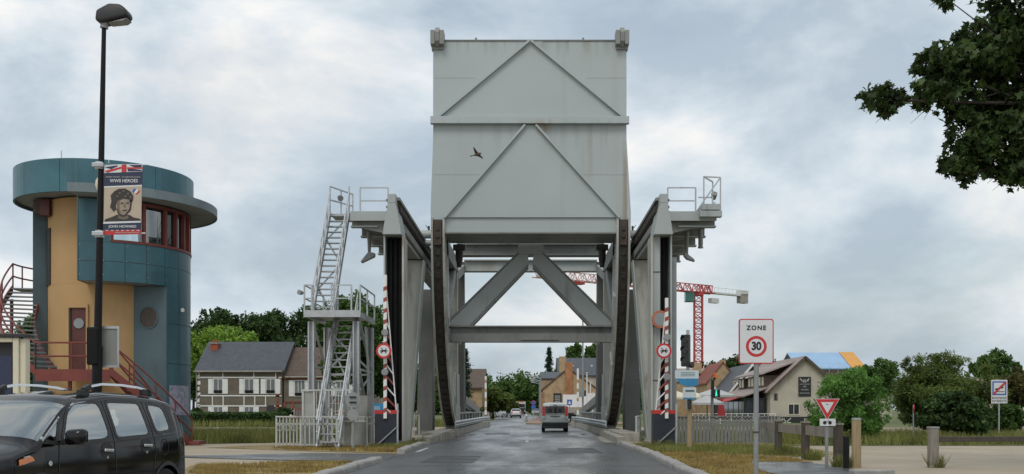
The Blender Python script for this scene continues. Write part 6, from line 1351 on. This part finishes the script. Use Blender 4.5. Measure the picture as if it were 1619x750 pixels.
MB().box(kx0 + 0.15, kx1 - 0.16, Yk + 0.040, Yk + 0.049, kz0 + 0.2, kz1 - 0.3).build('poster', 'banner_navy', NC)
# ---------------------------------------------------------------- things beyond the bridge
for (px, Yq, ptop, nm) in ((768, 92, 595, 'left'), (913.5, 92, 583, 'right')):
    x = q(px, Yq); g = thing('far_barrier_gate', (x, Yq, 0), f'raised pale barrier pole at the far end of the bridge, {nm} side', 'barrier gate')
    MB().box(x - 0.3, x + 0.3, Yq, Yq + 0.5, 0, 1.15).build('cabinet', 'concrete', g); ar = MB().box(x - 0.09, x + 0.09, Yq - 0.1, Yq - 0.01, 0.9, zq(ptop, Yq)).build('arm', 'white_paint', g)
    for k in range(4): MB().box(x - 0.094, x + 0.094, Yq - 0.104, Yq - 0.006, 1.3 + k * 0.8, 1.6 + k * 0.8).build('stripe', 'sandstone', ar)
def tall_lamp(name, px, Yq, ptop, label, arms=0, thick=0.06, group=None):
    x = q(px, Yq); zt_ = zq(ptop, Yq); g = thing(name, (x, Yq, 0), label, 'street lamp', group)
    MB().tube((x, Yq, -0.03), (x, Yq, zt_), thick * 1.5, thick).build('pole', 'galvanised_dull', g)
    if arms: MB().bar((x, Yq, zt_ - 0.1), (x - arms, Yq, zt_ + 0.12), 0.09, 0.09).build('arm', 'galvanised', g); MB().bar((x - arms * 0.7, Yq, zt_ + 0.1), (x - arms * 1.35, Yq, zt_ + 0.2), 0.3, 0.16).build('lamp_head', 'galvanised', g)
    return g
g = tall_lamp('mast', 921.5, 94, 492, 'tall grey camera mast seen through the right side of the bridge'); x = q(921.5, 94); MB().box(x - 0.2, x + 0.15, 93.6, 93.98, zq(494, 94), zq(490, 94)).build('camera_head', 'black_plastic', g)
MB().box(x - 0.5, x + 0.1, 93.6, 93.95, zq(628, 94), zq(614, 94)).build('cabinet', 'galvanised_dull', g)
for i, (Yq, ptop) in enumerate(((112, 597), (128, 601), (145, 603.5), (165, 606))):
    tall_lamp('far_street_lamp', 854.5 - i * 0.6, Yq, ptop, ('nearest', 'second nearest', 'second farthest', 'farthest')[i] + ' of the row of lamps before the stone gable', 1.0, 0.06, 'row of street lamps beyond the bridge')
for i, px in enumerate((928, 933.5, 937)): x = q(px, 97); g = thing('flag_pole', (x, 97, 0), ('left', 'middle', 'right')[i] + ' slim white pole of three before the white marquee', 'pole', 'white poles before the marquee'); MB().tube((x, 97, 0), (x, 97, zq((590, 606, 622)[i], 97)), 0.06, 0.05).build('shaft', 'white_paint', g); MB().tube((x, 97, zq((590, 606, 622)[i], 97)), (x, 97, zq((589, 605, 621)[i], 97)), 0.09).build('finial', 'white_paint', g)
MQ = thing('marquee', (q(915, 112), 112, 0), 'white marquee wall beside the stone gable past the van', 'tent')
for k, (a, c, t) in enumerate(((890, 912, 624), (913, 927, 627), (927.5, 941, 622))): MB().box(q(a, 112), q(c, 112), 112, 112.15, zq(644, 112), zq(t, 112)).build('wall_panel', 'marquee_white', MQ)
MB().box(q(889, 112), q(942, 112), 111.5, 112.4, 0, zq(644.2, 112)).build('low_wall', 'concrete', MQ)
BI = thing('blue_info_sign', (q(900, 108), 108, 0), 'blue information sign with white symbol before the white marquee', 'sign'); MB().box(q(896.5, 108), q(904.5, 108), 108, 108.04, zq(641, 108), zq(632, 108)).build('face', 'sign_blue', BI); MB().prism([(q(898, 108), 107.99, zq(639, 108)), (q(903, 108), 107.99, zq(639, 108)), (q(900.5, 108), 107.99, zq(633.5, 108))], (0, 0.005, 0)).build('symbol', 'sign_white', BI); MB().tube((q(900.5, 108), 108.08, 0), (q(900.5, 108), 108.08, zq(634, 108)), 0.04).build('post', 'galvanised_dull', BI)
Yi = 118; x = q(843.5, Yi)
RS = thing('round_blue_sign', (x, Yi, 0), 'post with two round blue signs on the brown traffic island', 'sign'); MB().tube((x, Yi, 0), (x, Yi, zq(634, Yi)), 0.05).build('post', 'galvanised', RS)
for (py, mt) in ((637, 'sign_red'), (643.6, 'sign_blue')): d = MB().disc((x, Yi - 0.08, zq(py, Yi)), 0.26, 20, 'y', 0.03).build('disc', mt, RS); MB().disc((x, Yi - 0.09, zq(py, Yi)), 0.2, 20, 'y', 0.006).build('face', 'sign_blue', d)
Yi = 108; x = q(832.3, Yi)
BL = thing('island_bollard', (x, Yi, 0), 'short striped bollard at the nose of the brown traffic island', 'bollard'); MB().box(x - 0.2, x + 0.2, Yi - 0.2, Yi + 0.2, 0.1, 0.3).build('foot', 'concrete', BL, bevel=0.03); MB().tube((x, Yi, 0.3), (x, Yi, 1.15), 0.1, 0.09, 12).build('shaft', 'galvanised_dull', BL); MB().tube((x, Yi, 0.7), (x, Yi, 0.85), 0.105, 0.105, 12).build('band', 'white_paint', BL)
# motorcycles beside the van
for i, (px, Yq) in enumerate(((903, 92), (909, 95))):
    x = q(px, Yq); g = thing('motorcycle', (x, Yq, 0.1), ('left', 'right')[i] + ' of two dark parked motorcycles right of the van', 'motorcycle', 'motorcycles by the marquee')
    for dx in (-0.62, 0.62): w = MB().tube((x + dx, Yq - 0.06, 0.42), (x + dx, Yq + 0.06, 0.42), 0.31, n=18).build('wheel', 'rubber', g); MB().tube((x + dx, Yq - 0.07, 0.42), (x + dx, Yq + 0.07, 0.42), 0.18, n=14).build('rim', 'galvanised_dull', w)
    MB().prism([(x - 0.5, Yq - 0.13, 0.62), (x + 0.35, Yq - 0.13, 0.45), (x + 0.45, Yq - 0.13, 0.9), (x + 0.05, Yq - 0.13, 1.0), (x - 0.7, Yq - 0.13, 0.92)], (0, 0.26, 0)).build('body', 'black_metal', g, bevel=0.04); MB().bar((x + 0.62, Yq, 0.42), (x + 0.4, Yq, 1.15), 0.07).build('fork', 'galvanised', g); MB().bar((x + 0.36, Yq - 0.35, 1.2), (x + 0.36, Yq + 0.35, 1.2), 0.04).build('handlebar', 'black_metal', g); MB().prism([(x - 0.75, Yq - 0.12, 0.93), (x + 0.0, Yq - 0.12, 1.01), (x - 0.1, Yq - 0.12, 1.08), (x - 0.7, Yq - 0.12, 1.02)], (0, 0.24, 0)).build('saddle', 'seat_fabric', g, bevel=0.02)
# parasols of the terrace
for i, (px, Yq, ptop, w, mt) in enumerate(((1068, 96, 618, 2.0, 'canvas_cream'), (1092, 92, 617.5, 1.6, 'canvas_cream'), (1130, 92, 614, 1.9, 'canvas_grey'), (1118, 86, 625, 1.4, 'canvas_grey'))):
    x = q(px, Yq); zt_ = zq(ptop, Yq); g = thing('parasol', (x, Yq, 0), ('cream parasol nearest the gantry on the terrace', 'cream parasol behind the traffic signal post', 'larger grey parasol right of the pedestrian signal', 'small low grey parasol left of the pedestrian signal')[i], 'parasol', 'terrace parasols')
    MB().tube((x, Yq, 0), (x, Yq, zt_), 0.04).build('pole', 'wood_dark', g); MB().lathe([(0.02, 0.0), (w, -0.62), (w, -0.80), (w * 0.98, -0.80), (w * 0.97, -0.63), (0.02, -0.04)], (x, Yq, zt_), 8).build('canopy', mt, g); MB().tube((x, Yq, zt_), (x, Yq, zt_ + 0.12), 0.05).build('finial', 'white_paint', g)
tag(MB().prism([(q(1134, 88), 88, 0.6), (q(1148, 88), 88, 0.6), (q(1143, 88), 88, 2.2), (q(1138, 88), 88, 2.4)], (0, 0.12, 0)).build('feather_flag', 'awning_red', None, at=(q(1140, 88), 88, 0.6)), 'small red feather flag on the terrace beside grey parasol', 'flag')
railing('terrace_railing', 'long white terrace railing in front of the restaurant', [(q(1095, 100), 100), (q(1226, 100), 100)], 0.95, 'white_paint', 0.5, 0.06, (0.3, 0.62), 0.14, 3.0)
# left: green cross light and blue poster seen behind the railing
Yg = 96; x = q(588, Yg)
GL = thing('crossing_signal', (x, Yg, 0), 'green lit crossing signal behind the dark railing left of the bridge', 'traffic light'); MB().tube((x, Yg, 0), (x, Yg, zq(622, Yg)), 0.06).build('post', 'galvanised_dull', GL); MB().box(x - 0.18, x + 0.18, Yg - 0.25, Yg - 0.02, zq(634, Yg), zq(622, Yg)).build('head', 'black_plastic', GL); MB().disc((x, Yg - 0.27, zq(630, Yg)), 0.12, 16, 'y', 0.015).build('green_lamp', 'lamp_green', GL)
BP = thing('blue_billboard', (q(592, 90), 90, 0), 'blue advertising panel low behind the dark railing', 'billboard'); MB().box(q(579, 90), q(606, 90), 90, 90.08, zq(656, 90), zq(638.5, 90)).build('panel', 'print_blue', BP)
for k in range(3): MB().box(q(583, 90), q(601, 90), 89.985, 89.997, zq(644.4 + k * 3, 90), zq(643.2 + k * 3, 90)).build('lettering', 'print_light', BP)
for px in (581, 604): MB().box(q(px, 90) - 0.05, q(px, 90) + 0.05, 90.09, 90.2, 0, zq(640, 90)).build('leg', 'galvanised_dull', BP)
# ---------------------------------------------------------------- bird
by = 44.0; bc = W(754.5, 242.5, by)
BD = thing('bird', bc, 'dark bird flying with raised wing in front of the counterweight', 'bird')
def bq(px, py, dy=0.0): w = W(px, py, by); return Vector((w.x, by + dy, w.z))
m = MB(); ax = [(746.2, 246.4, .012), (748.5, 246.0, .02), (751.5, 245.2, .045), (754.5, 244.6, .075), (757.5, 243.6, .062), (759, 242.9, .042), (760, 242.8, .035), (760.8, 243.1, .01)]
for (a, c) in zip(ax, ax[1:]): m.tube(bq(a[0], a[1]), bq(c[0], c[1]), a[2], c[2], 10, caps=False)
m.tube(bq(760.6, 243.1), bq(762, 243.4), 0.012, 0.002, 6)
m.build('body', 'bird_feather', BD, smooth='all')
def wing(pts, dy, nm):
    MB().prism([bq(a, c, d * dy) for a, c, d in pts], (0, 0.012, 0)).build(nm, 'bird_feather', BD)
wing([(751.8, 244.8, 0.1), (750.2, 241.5, 0.5), (749.0, 237.6, 0.9), (748.9, 235.4, 1.0), (750.0, 235.2, 1.0), (752.5, 238.2, 0.7), (755.5, 241.4, 0.3), (757.2, 243.6, 0.1)], -0.25, 'wing')
wing([(753.5, 245.2, 0.1), (757.5, 243.9, 0.1), (760.8, 245.6, 0.5), (763.4, 248.4, 1.0), (762.2, 249.0, 1.0), (759.0, 247.6, 0.6), (755.6, 246.8, 0.3)], 0.25, 'wing')
MB().prism([bq(746.4, 246.0), bq(743.6, 246.2), bq(743.4, 247.2), bq(746.4, 246.9)], (0, 0.1, 0)).build('tail', 'bird_feather', BD)
# ---------------------------------------------------------------- vegetation
MAPLE = [(0, 0), (0.16, 0.10), (0.46, 0.02), (0.36, 0.22), (0.60, 0.46), (0.30, 0.46), (0.20, 0.56), (0, 1.0), (-0.20, 0.56), (-0.30, 0.46), (-0.60, 0.46), (-0.36, 0.22), (-0.46, 0.02), (-0.16, 0.10)]
QUAD = [(0, 0), (0.32, 0.5), (0, 1.0), (-0.32, 0.5)]
LONG = [(0, 0), (0.14, 0.5), (0, 1.0), (-0.14, 0.5)]
def leaves(name, pos, size, mat, parent, seed, shape=QUAD, droop=0.0, tilt=1.0):
    rng = np.random.default_rng(seed); n = len(pos); pos = np.asarray(pos, np.float64)
    nrm = rng.normal(size=(n, 3)); nrm[:, 2] = np.abs(nrm[:, 2]) * tilt + 0.15; nrm /= np.linalg.norm(nrm, axis=1)[:, None]
    t = rng.normal(size=(n, 3)); t[:, 2] -= droop; t -= nrm * (t * nrm).sum(1)[:, None]; t /= np.linalg.norm(t, axis=1)[:, None]; b = np.cross(nrm, t)
    sz = size * rng.uniform(0.5, 1.35, n); k = len(shape)
    V = np.empty((n, k, 3))
    for i, (a, c) in enumerate(shape): V[:, i] = pos + (b * a + t * (c - 0.4)) * sz[:, None] + nrm * (abs(a) * -0.18 * sz)[:, None]
    o0 = WLOC.get(parent, Vector((0, 0, 0))) if parent is not None else Vector((0, 0, 0))
    V = V.reshape(-1, 3) - np.array(o0)
    me = arrmesh(name, V, np.arange(n * k).reshape(n, k)); return link(name, me, mat, parent)
def clumps(blobs, n, seed, sub=14, spread=0.34):
    """leaf positions: every blob (centre, (rx,ry,rz)) carries sub-clumps near its skin"""
    rng = np.random.default_rng(seed); vol = np.array([b[1][0] * b[1][1] * b[1][2] for b in blobs]) ** 0.72; cnt = (n * vol / vol.sum()).astype(int) + 4; out = []
    for (c, r), k in zip(blobs, cnt):
        c, r = np.array(c, float), np.array(r, float); ns = max(3, int(sub)); d = rng.normal(size=(ns, 3)); d /= np.linalg.norm(d, axis=1)[:, None]
        cen = c + d * r * rng.uniform(0.45, 0.95, (ns, 1)); which = rng.integers(0, ns, k)
        e = rng.normal(size=(k, 3)); e /= np.linalg.norm(e, axis=1)[:, None]; out.append(cen[which] + e * r * spread * rng.uniform(0, 1, (k, 1)) ** 0.5)
    return np.concatenate(out)
def trunk(parent, base, pts, r0, r1):
    m = MB(); P = [Vector(base)] + [Vector(p) for p in pts]; n = len(P) - 1
    for i in range(n): m.tube(P[i], P[i + 1], r0 + (r1 - r0) * i / n, r0 + (r1 - r0) * (i + 1) / n, 9, caps=(i == n - 1))
    return m
def tree(name, label, px, Yq, ptop, wpx, mat, seed, n=5000, leaf=0.30, pbot=None, cat='tree', group=None, trunk_h=0.3, depth=None, blobs_n=13, shape=QUAD, droop=0.2):
    x = q(px, Yq); Ht = zq(ptop, Yq); w = wpx * Yq / F / 2; zb_ = max(0.1, zq(pbot, Yq)) if pbot else Ht * trunk_h; rnd = random.Random(seed)
    g = thing(name, (x, Yq, 0), label, cat, group); dp = depth or w; blobs = []; cz = (zb_ + Ht) / 2; hz_ = (Ht - zb_) / 2
    for i in range(blobs_n):
        a = rnd.uniform(0, 6.283); e = rnd.uniform(-0.85, 0.95); rr = math.sqrt(max(0.05, 1 - e * e)) * rnd.uniform(0.42, 0.82); r = rnd.uniform(0.32, 0.5)
        zc_ = cz + hz_ * e * 0.74
        blobs.append(((x + w * rr * math.cos(a), Yq + dp * rr * math.sin(a), zc_), (w * r, dp * r, hz_ * r * 0.9)))
    for i in range(14):      # shoots that break the outline
        a = rnd.uniform(0, 6.283); e = rnd.uniform(-0.7, 1.0); rr = math.sqrt(max(0.02, 1 - e * e)) * rnd.uniform(0.86, 1.06); r = rnd.uniform(0.07, 0.15)
        blobs.append(((x + w * rr * math.cos(a), Yq + dp * rr * math.sin(a), cz + hz_ * e * 0.93), (w * r, dp * r, hz_ * r * 1.3)))
    blobs.append(((x, Yq, cz), (w * 0.62, dp * 0.62, hz_ * 0.66))); blobs.append(((x + w * 0.1, Yq, Ht - hz_ * 0.28), (w * 0.34, dp * 0.34, hz_ * 0.28)))
    m = trunk(g, (x, Yq, -0.03), [(x + 0.1, Yq, zb_), (x - 0.05, Yq, cz), (x, Yq, Ht - hz_ * 0.4)], max(0.06, w * 0.07), 0.03)
    for b in blobs[:8]: m.tube((x, Yq, zb_ + hz_ * 0.3), b[0], max(0.035, w * 0.03), 0.015, 6, caps=False)
    m.build('trunk', 'bark', g, smooth='all')
    leaves('crown', clumps(blobs, int(n * 2.0), seed, 22, 0.40), leaf * 1.15, mat, g, seed + 1, shape, droop); return g
BG = 'trees behind the left houses'
tree('leafy_tree', 'tall rounded dark tree left behind the slate roofed house', 342, 142, 486, 100, 'leaf_dark', 1, 6500, 0.42, 600, group=BG)
tree('leafy_tree', 'bright yellow green tree behind the slate roofed house', 352, 131, 516, 135, 'leaf_bright', 2, 7000, 0.40, 620, group=BG)
tree('leafy_tree', 'broad dark tree above the right end of the slate roof', 428, 146, 494, 125, 'leaf_dark', 3, 7500, 0.42, 600, group=BG)
tree('leafy_tree', 'dark tree right of the control tower base behind chimney', 305, 150, 512, 80, 'leaf_dark', 4, 5000, 0.42, 640, group=BG)
tree('leafy_tree', 'dark tree seen through the stair tower landing', 487, 150, 485, 125, 'leaf_dark', 5, 7000, 0.42, 610, group=BG)
tree('leafy_tree', 'large dense green tree between stair tower and gantry', 560, 100, 462, 112, 'leaf_mid', 6, 10000, 0.32, 618)
tree('leafy_tree', 'dark leafy tree low right of the stair tower beside the gantry', 588, 104, 540, 60, 'leaf_dark', 7, 5500, 0.3, 632)
tree('leafy_tree', 'far tree behind the red spiral stair of the tower', 42, 120, 498, 90, 'leaf_mid', 8, 6000, 0.36, 660)
tree('leafy_tree', 'left tree above the steep slate roof', 912, 205, 542, 40, 'leaf_mid', 9, 4500, 0.5, 600); tree('leafy_tree', 'right tree above the steep slate roof', 945, 210, 541, 42, 'leaf_mid', 10, 4500, 0.5, 600)
tree('leafy_tree', 'dark wood edge tree directly below the crane mast', 1150, 190, 566, 95, 'leaf_dark', 11, 5500, 0.45, 640); tree('leafy_tree', 'dark tree behind the zone sign', 1205, 195, 560, 60, 'leaf_dark', 12, 4500, 0.45, 640)
tree('leafy_tree', 'pale tree right of the blue sheeted roof', 1388, 112, 566, 68, 'leaf_mid', 13, 6000, 0.26, 640); tree('leafy_tree', 'rounded green tree behind the willow near the right edge', 1572, 100, 552, 84, 'leaf_mid', 14, 7500, 0.26, 640)
tree('leafy_shrub', 'bright green leafy shrub behind the give way sign', 1345, 45, 586, 128, 'leaf_shrub', 15, 11000, 0.15, 700, 'shrub', None, shape=LONG, droop=0.3, depth=1.6)
tree('leafy_shrub', 'small low light green shrub at the foot of restaurant fence', 1302, 43, 640, 50, 'leaf_shrub', 25, 2500, 0.14, 700, 'shrub', None, shape=LONG, depth=0.8)
tree('willow_bush', 'large dark olive willow bush right of the round path sign', 1490, 54, 556, 172, 'leaf_willow', 16, 24000, 0.18, 690, 'bush', None, shape=LONG, droop=0.6, depth=2.2)
tree('leafy_shrub', 'dark broad leaved shrub before the willow bush', 1512, 47, 622, 112, 'leaf_dark', 17, 7500, 0.17, 703, 'shrub', None, depth=1.4)
tree('bronze_tree', 'bronze leaved small tree at the right edge behind bathing sign', 1612, 57, 582, 70, 'leaf_bronze', 18, 2600, 0.16, 672, blobs_n=9)
tree('leafy_shrub', 'low green shrub beneath the bathing sign', 1590, 55, 640, 90, 'leaf_mid', 19, 5000, 0.16, 700, 'shrub', None, depth=1.2)
for i, (px, Yq, pt, wp) in enumerate(((779, 150, 612, 52), (801, 190, 622, 40))): tree('roadside_bush', ('nearer', 'farther')[i] + ' olive bush on the left verge beyond the bridge', px, Yq, pt, wp, 'leaf_willow', 30 + i, 3500, 0.34, 655, 'bush', 'bushes beyond the bridge')
# hedges
def hedge(name, label, x0, x1, y0, y1, h, mat, seed, n, leaf=0.2):
    g = thing(name, ((x0 + x1) / 2, (y0 + y1) / 2, 0), label, 'hedge'); rng = np.random.default_rng(seed)
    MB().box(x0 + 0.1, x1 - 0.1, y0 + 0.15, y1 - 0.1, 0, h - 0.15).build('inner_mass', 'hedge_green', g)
    p = np.stack([rng.uniform(x0, x1, n), rng.uniform(y0, y1, n) ** 1.0, rng.uniform(0, h, n)], 1); f = rng.random(n); p[f < 0.6, 1] = y0 + rng.uniform(-0.1, 0.15, (f < 0.6).sum()); p[f > 0.8, 2] = h + rng.uniform(-0.12, 0.12, (f > 0.8).sum())
    leaves('foliage', p, leaf, mat, g, seed); return g
hedge('clipped_hedge', 'long dark clipped hedge before the slate roofed house', q(290, 88), q(446, 88), 88, 89.5, zq(656, 88) + 0.1, 'leaf_dark', 40, 6000, 0.22)
hedge('roadside_hedge', 'low dark hedge along the left of the road beyond the bridge', -9.5, -6.4, 125, 210, 1.5, 'leaf_dark', 41, 6000, 0.4)
for i, (px, wp) in enumerate(((445, 18), (452, 14), (312, 14))): tree('round_shrub', ('round clipped shrub at the corner of the slate roofed house', 'small round shrub before the brown roofed house', 'round shrub at the left end of the house wall')[i], px, 104, 645, wp * 1.3, 'leaf_dark', 50 + i, 900, 0.2, 662, 'shrub', blobs_n=5)
# conifer
def conifer(px, Yq, ptop, wpx, label, seed, tiers=16):
    x = q(px, Yq); Ht = zq(ptop, Yq); w = wpx * Yq / F / 2; g = thing('conifer_tree', (x, Yq, 0), label, 'tree'); rnd = random.Random(seed); P = []; m = MB().tube((x, Yq, 0), (x, Yq, Ht), 0.22, 0.02, 8)
    for k in range(tiers):
        z = Ht * (0.12 + 0.87 * k / tiers); L = w * (1 - k / tiers) ** 0.75 * rnd.uniform(0.8, 1.1)
        for j in range(15):
            a = rnd.uniform(0, 6.283); l_ = L * rnd.uniform(0.6, 1.05); z = Ht * (0.12 + 0.87 * (k + rnd.uniform(-0.6, 0.6)) / tiers); m.tube((x, Yq, z), (x + l_ * math.cos(a), Yq + l_ * math.sin(a), z - 0.1 * l_), 0.035, 0.01, 5, caps=False)
            for t in range(36): u = rnd.uniform(0.1, 1.0); P.append((x + l_ * u * math.cos(a) + rnd.gauss(0, 0.13), Yq + l_ * u * math.sin(a) + rnd.gauss(0, 0.13), z - 0.1 * l_ * u + rnd.gauss(0, 0.09)))
    m.build('trunk', 'bark', g); leaves('crown', P, 0.38, 'needle', g, seed, LONG, 0.6); return g
conifer(868, 185, 546, 34, 'dark pointed conifer behind the annex beyond the bridge', 60)
conifer(735, 118, 548, 40, 'conifer with spreading tiers behind the left bridge post', 61, 9)
# far woods: one mass nobody could count
def wood(name, label, spans, seed, mat, n, leaf):
    rng = np.random.default_rng(seed); bl = []
    for (x0, x1, y0, y1, h0, h1, cnt) in spans:
        for i in range(cnt): x = x0 + (x1 - x0) * (i + rng.uniform(0, 1)) / cnt; h = h0 + (h1 - h0) * i / cnt + rng.uniform(-1.6, 1.6); bl.append(((x, rng.uniform(y0, y1), h * 0.52), (rng.uniform(3, 5.0), rng.uniform(3, 5), h * 0.52)))
    o = leaves(name, clumps(bl, n, seed, 26, 0.36), leaf, mat, None, seed); return tag(o, label, kind='stuff')
wood('distant_wood', 'dense distant wood closing the view along the road', [(-32, -14, 235, 280, 13, 10, 14), (-16, 0, 330, 360, 11, 12, 12), (-4, 9, 330, 360, 12, 15, 9), (5, 40, 290, 330, 13, 14, 12)], 70, 'leaf_mid', 60000, 0.95)
wood('horizon_wood', 'low far tree line along the horizon', [(-260, -40, 330, 380, 9, 12, 40), (40, 330, 330, 380, 8, 10, 50)], 71, 'leaf_dark', 42000, 0.95)
# the maple overhanging from the right
mx, my = 14.2, 22.0
MT = thing('maple_tree', (mx, my, 0), 'dark maple branches hanging into the upper right corner', 'tree'); mbl = []
for (px, py, r, dy) in ((1378, 157, 17, 0), (1398, 155, 20, 0.1), (1416, 160, 15, 0.1), (1402, 178, 10, 0), (1463, 100, 20, 0.4), (1482, 88, 24, 0.2), (1455, 150, 22, 0.3), (1478, 160, 24, 0.1), (1490, 128, 30, 0.6), (1516, 106, 34, 0.3), (1533, 62, 24, 0.5), (1556, 52, 28, 0.8), (1548, 92, 36, 0.1), (1560, 138, 40, 0.6), (1530, 162, 28, 0.2), (1585, 85, 42, 0.2), (1602, 40, 34, 0.6),
                       (1527, 205, 28, 0.2), (1516, 240, 26, 0.5), (1504, 262, 18, 0.2), (1545, 250, 32, 0.4), (1560, 205, 40, 0.1), (1530, 276, 18, 0.3), (1590, 180, 42, 0.5), (1592, 235, 42, 0.2), (1578, 275, 24, 0.4), (1606, 270, 30, 0.1), (1590, 8, 26, 0.3), (1560, -4, 16, 0.2), (1502, 2, 10, 0), (1485, -1, 8, 0), (1615, 120, 40, 0.6), (1640, 60, 60, 0.4), (1650, 180, 70, 0.3), (1640, 260, 40, 0.6), (1700, 100, 90, 0.2), (1720, 220, 80, 0.8), (1700, -60, 100, 0.4), (1620, -70, 60, 0.2), (1820, 60, 120, 0.4), (1840, 200, 90, 0.4)):
    c = W(px, py, my + dy); rr = r * my / F; mbl.append(((c.x, c.y, c.z), (rr, rr * 1.5 + 0.15, rr)))
leaves('crown', clumps(mbl, 30000, 80, 14, 0.42), 0.16, 'leaf_maple', MT, 81, MAPLE, 0.9, 0.8)
m = trunk(MT, (mx, my, -0.03), [(mx + 0.1, my, 2.5), (mx, my + 0.1, 5.0), (mx - 0.3, my, 7.5), (mx - 0.2, my + 0.2, 10.5)], 0.34, 0.12)
for (a, c_) in ((2, 4), (8, 9), (14, 12), (19, 17), (22, 20), (27, 28), (33, 15), (36, 29)):
    p0 = Vector((mx - 0.2, my, 5.5 + (a % 5) * 0.8)); p2 = Vector(mbl[a][0]); p1 = p0.lerp(p2, 0.55) + Vector((0, 0, 0.3)); p3 = Vector(mbl[c_][0])
    m.tube(p0, p1, 0.09, 0.05, 7, caps=False).tube(p1, p2, 0.05, 0.012, 6, caps=False).tube(p1, p3, 0.03, 0.01, 6, caps=False)
m.tube(mbl[7][0], mbl[0][0], 0.02, 0.008, 6, caps=False)
rt = random.Random(5)
for c_, r_ in mbl[:32]:
    c0 = Vector(c_)
    for k in range(5): m.tube(c0, c0 + Vector((rt.uniform(-1, 0.6) * r_[0] * 1.1, rt.uniform(-1, 1) * r_[1], rt.uniform(-1.1, 0.8) * r_[2])), 0.008, 0.003, 5, caps=False)
m.build('trunk', 'bark', MT, smooth='all')
# ---------------------------------------------------------------- grass
def grass(name, label, poly, n, h, mat, seed, wd=0.02):
    rng = np.random.default_rng(seed); xs_ = [p[0] for p in poly]; ys_ = [p[1] for p in poly]; P = []
    while len(P) < n:
        x = rng.uniform(min(xs_), max(xs_)); y = rng.uniform(min(ys_), max(ys_))
        if inpoly((x, y), poly) and noise.noise(Vector((x * 0.9, y * 0.9, seed))) > rng.uniform(-0.55, 0.35): P.append((x, y, -0.02))
    P = np.array(P); n = len(P); a = rng.uniform(0, 6.283, n); hh = h * rng.uniform(0.4, 1.25, n); ln = rng.normal(0, 0.35, (n, 2)) * hh[:, None]
    d = np.stack([np.cos(a), np.sin(a), np.zeros(n)], 1) * wd; V = np.stack([P - d, P + d, P + np.concatenate([ln, hh[:, None]], 1)], 1).reshape(-1, 3)
    o = link(name, arrmesh(name, V, np.arange(3 * n).reshape(n, 3)), mat); return tag(o, label, kind='stuff')
grass('dry_grass', 'yellowed short grass behind the left kerb', [(-4.35, 21), (-4.35, 27.6), (-6.0, 28.0), (-8.4, 26.3), (-7.6, 23.2), (-6, 21)], 9000, 0.09, 'grass_dry', 90, 0.009)
grass('verge_grass', 'short grass along the foot of the left railings', [(-4.4, 34), (-4.4, 43), (-9.5, 38.0), (-9.2, 36.9)], 7000, 0.12, 'grass_dry', 91, 0.012)
grass('post_grass', 'green tufts round the left barrier post', [(-4.4, 37.3), (-4.4, 41.5), (-5.8, 40), (-5.8, 37.3)], 2500, 0.2, 'grass_green', 92, 0.013)
grass('bank_grass', 'long green grass on the left canal bank', [(-9.6, 44.5), (-9.6, 56.8), (-34, 56.8), (-34, 43.2), (-13.5, 42.8)], 34000, 0.5, 'grass_green', 93, 0.022)
grass('verge_grass', 'dry grass of the right verge around the zone sign', [(3.6, 15), (5.2, 15), (5.2, 24), (5.9, 28), (7.4, 28.2), (7.5, 30), (3.75, 36)], 16000, 0.09, 'grass_dry', 94, 0.009)
grass('railing_grass', 'greener grass at the foot of the slatted railing', [(3.8, 34), (8.8, 30.5), (9.4, 38.6), (8.4, 39.8), (3.9, 40.2)], 8000, 0.19, 'grass_green', 95, 0.013)
grass('right_bank_grass', 'long green grass on the right canal bank', [(10.3, 40.8), (34, 40.8), (34, 56.8), (6, 56.8), (6, 44.5), (10.3, 44.4)], 26000, 0.42, 'grass_green', 96, 0.022)
grass('far_bank_grass', 'grass on the far canal bank', [(-60, 82.5), (-6, 82.5), (-6, 99), (-60, 99)], 16000, 0.55, 'grass_green', 97, 0.05)
for i, (x, y, r) in enumerate(((8.05, 32.6, 0.35), (7.9, 29.2, 0.25), (7.6, 25.5, 0.25), (-4.35, 40.6, 0.3), (4.9, 38.2, 0.4), (9.9, 25.5, 0.2))):
    grass('weed_tuft', 'loose weeds ' + ('by the second fence post', 'by the third fence post', 'at the foot of the give way sign', 'behind the left concrete kerb', 'before the right barrier cabinet', 'at the foot of the rail post')[i], [(x + r * math.cos(t * 0.785), y + r * math.sin(t * 0.785)) for t in range(8)], 260, 0.30, 'grass_green', 100 + i, 0.012)
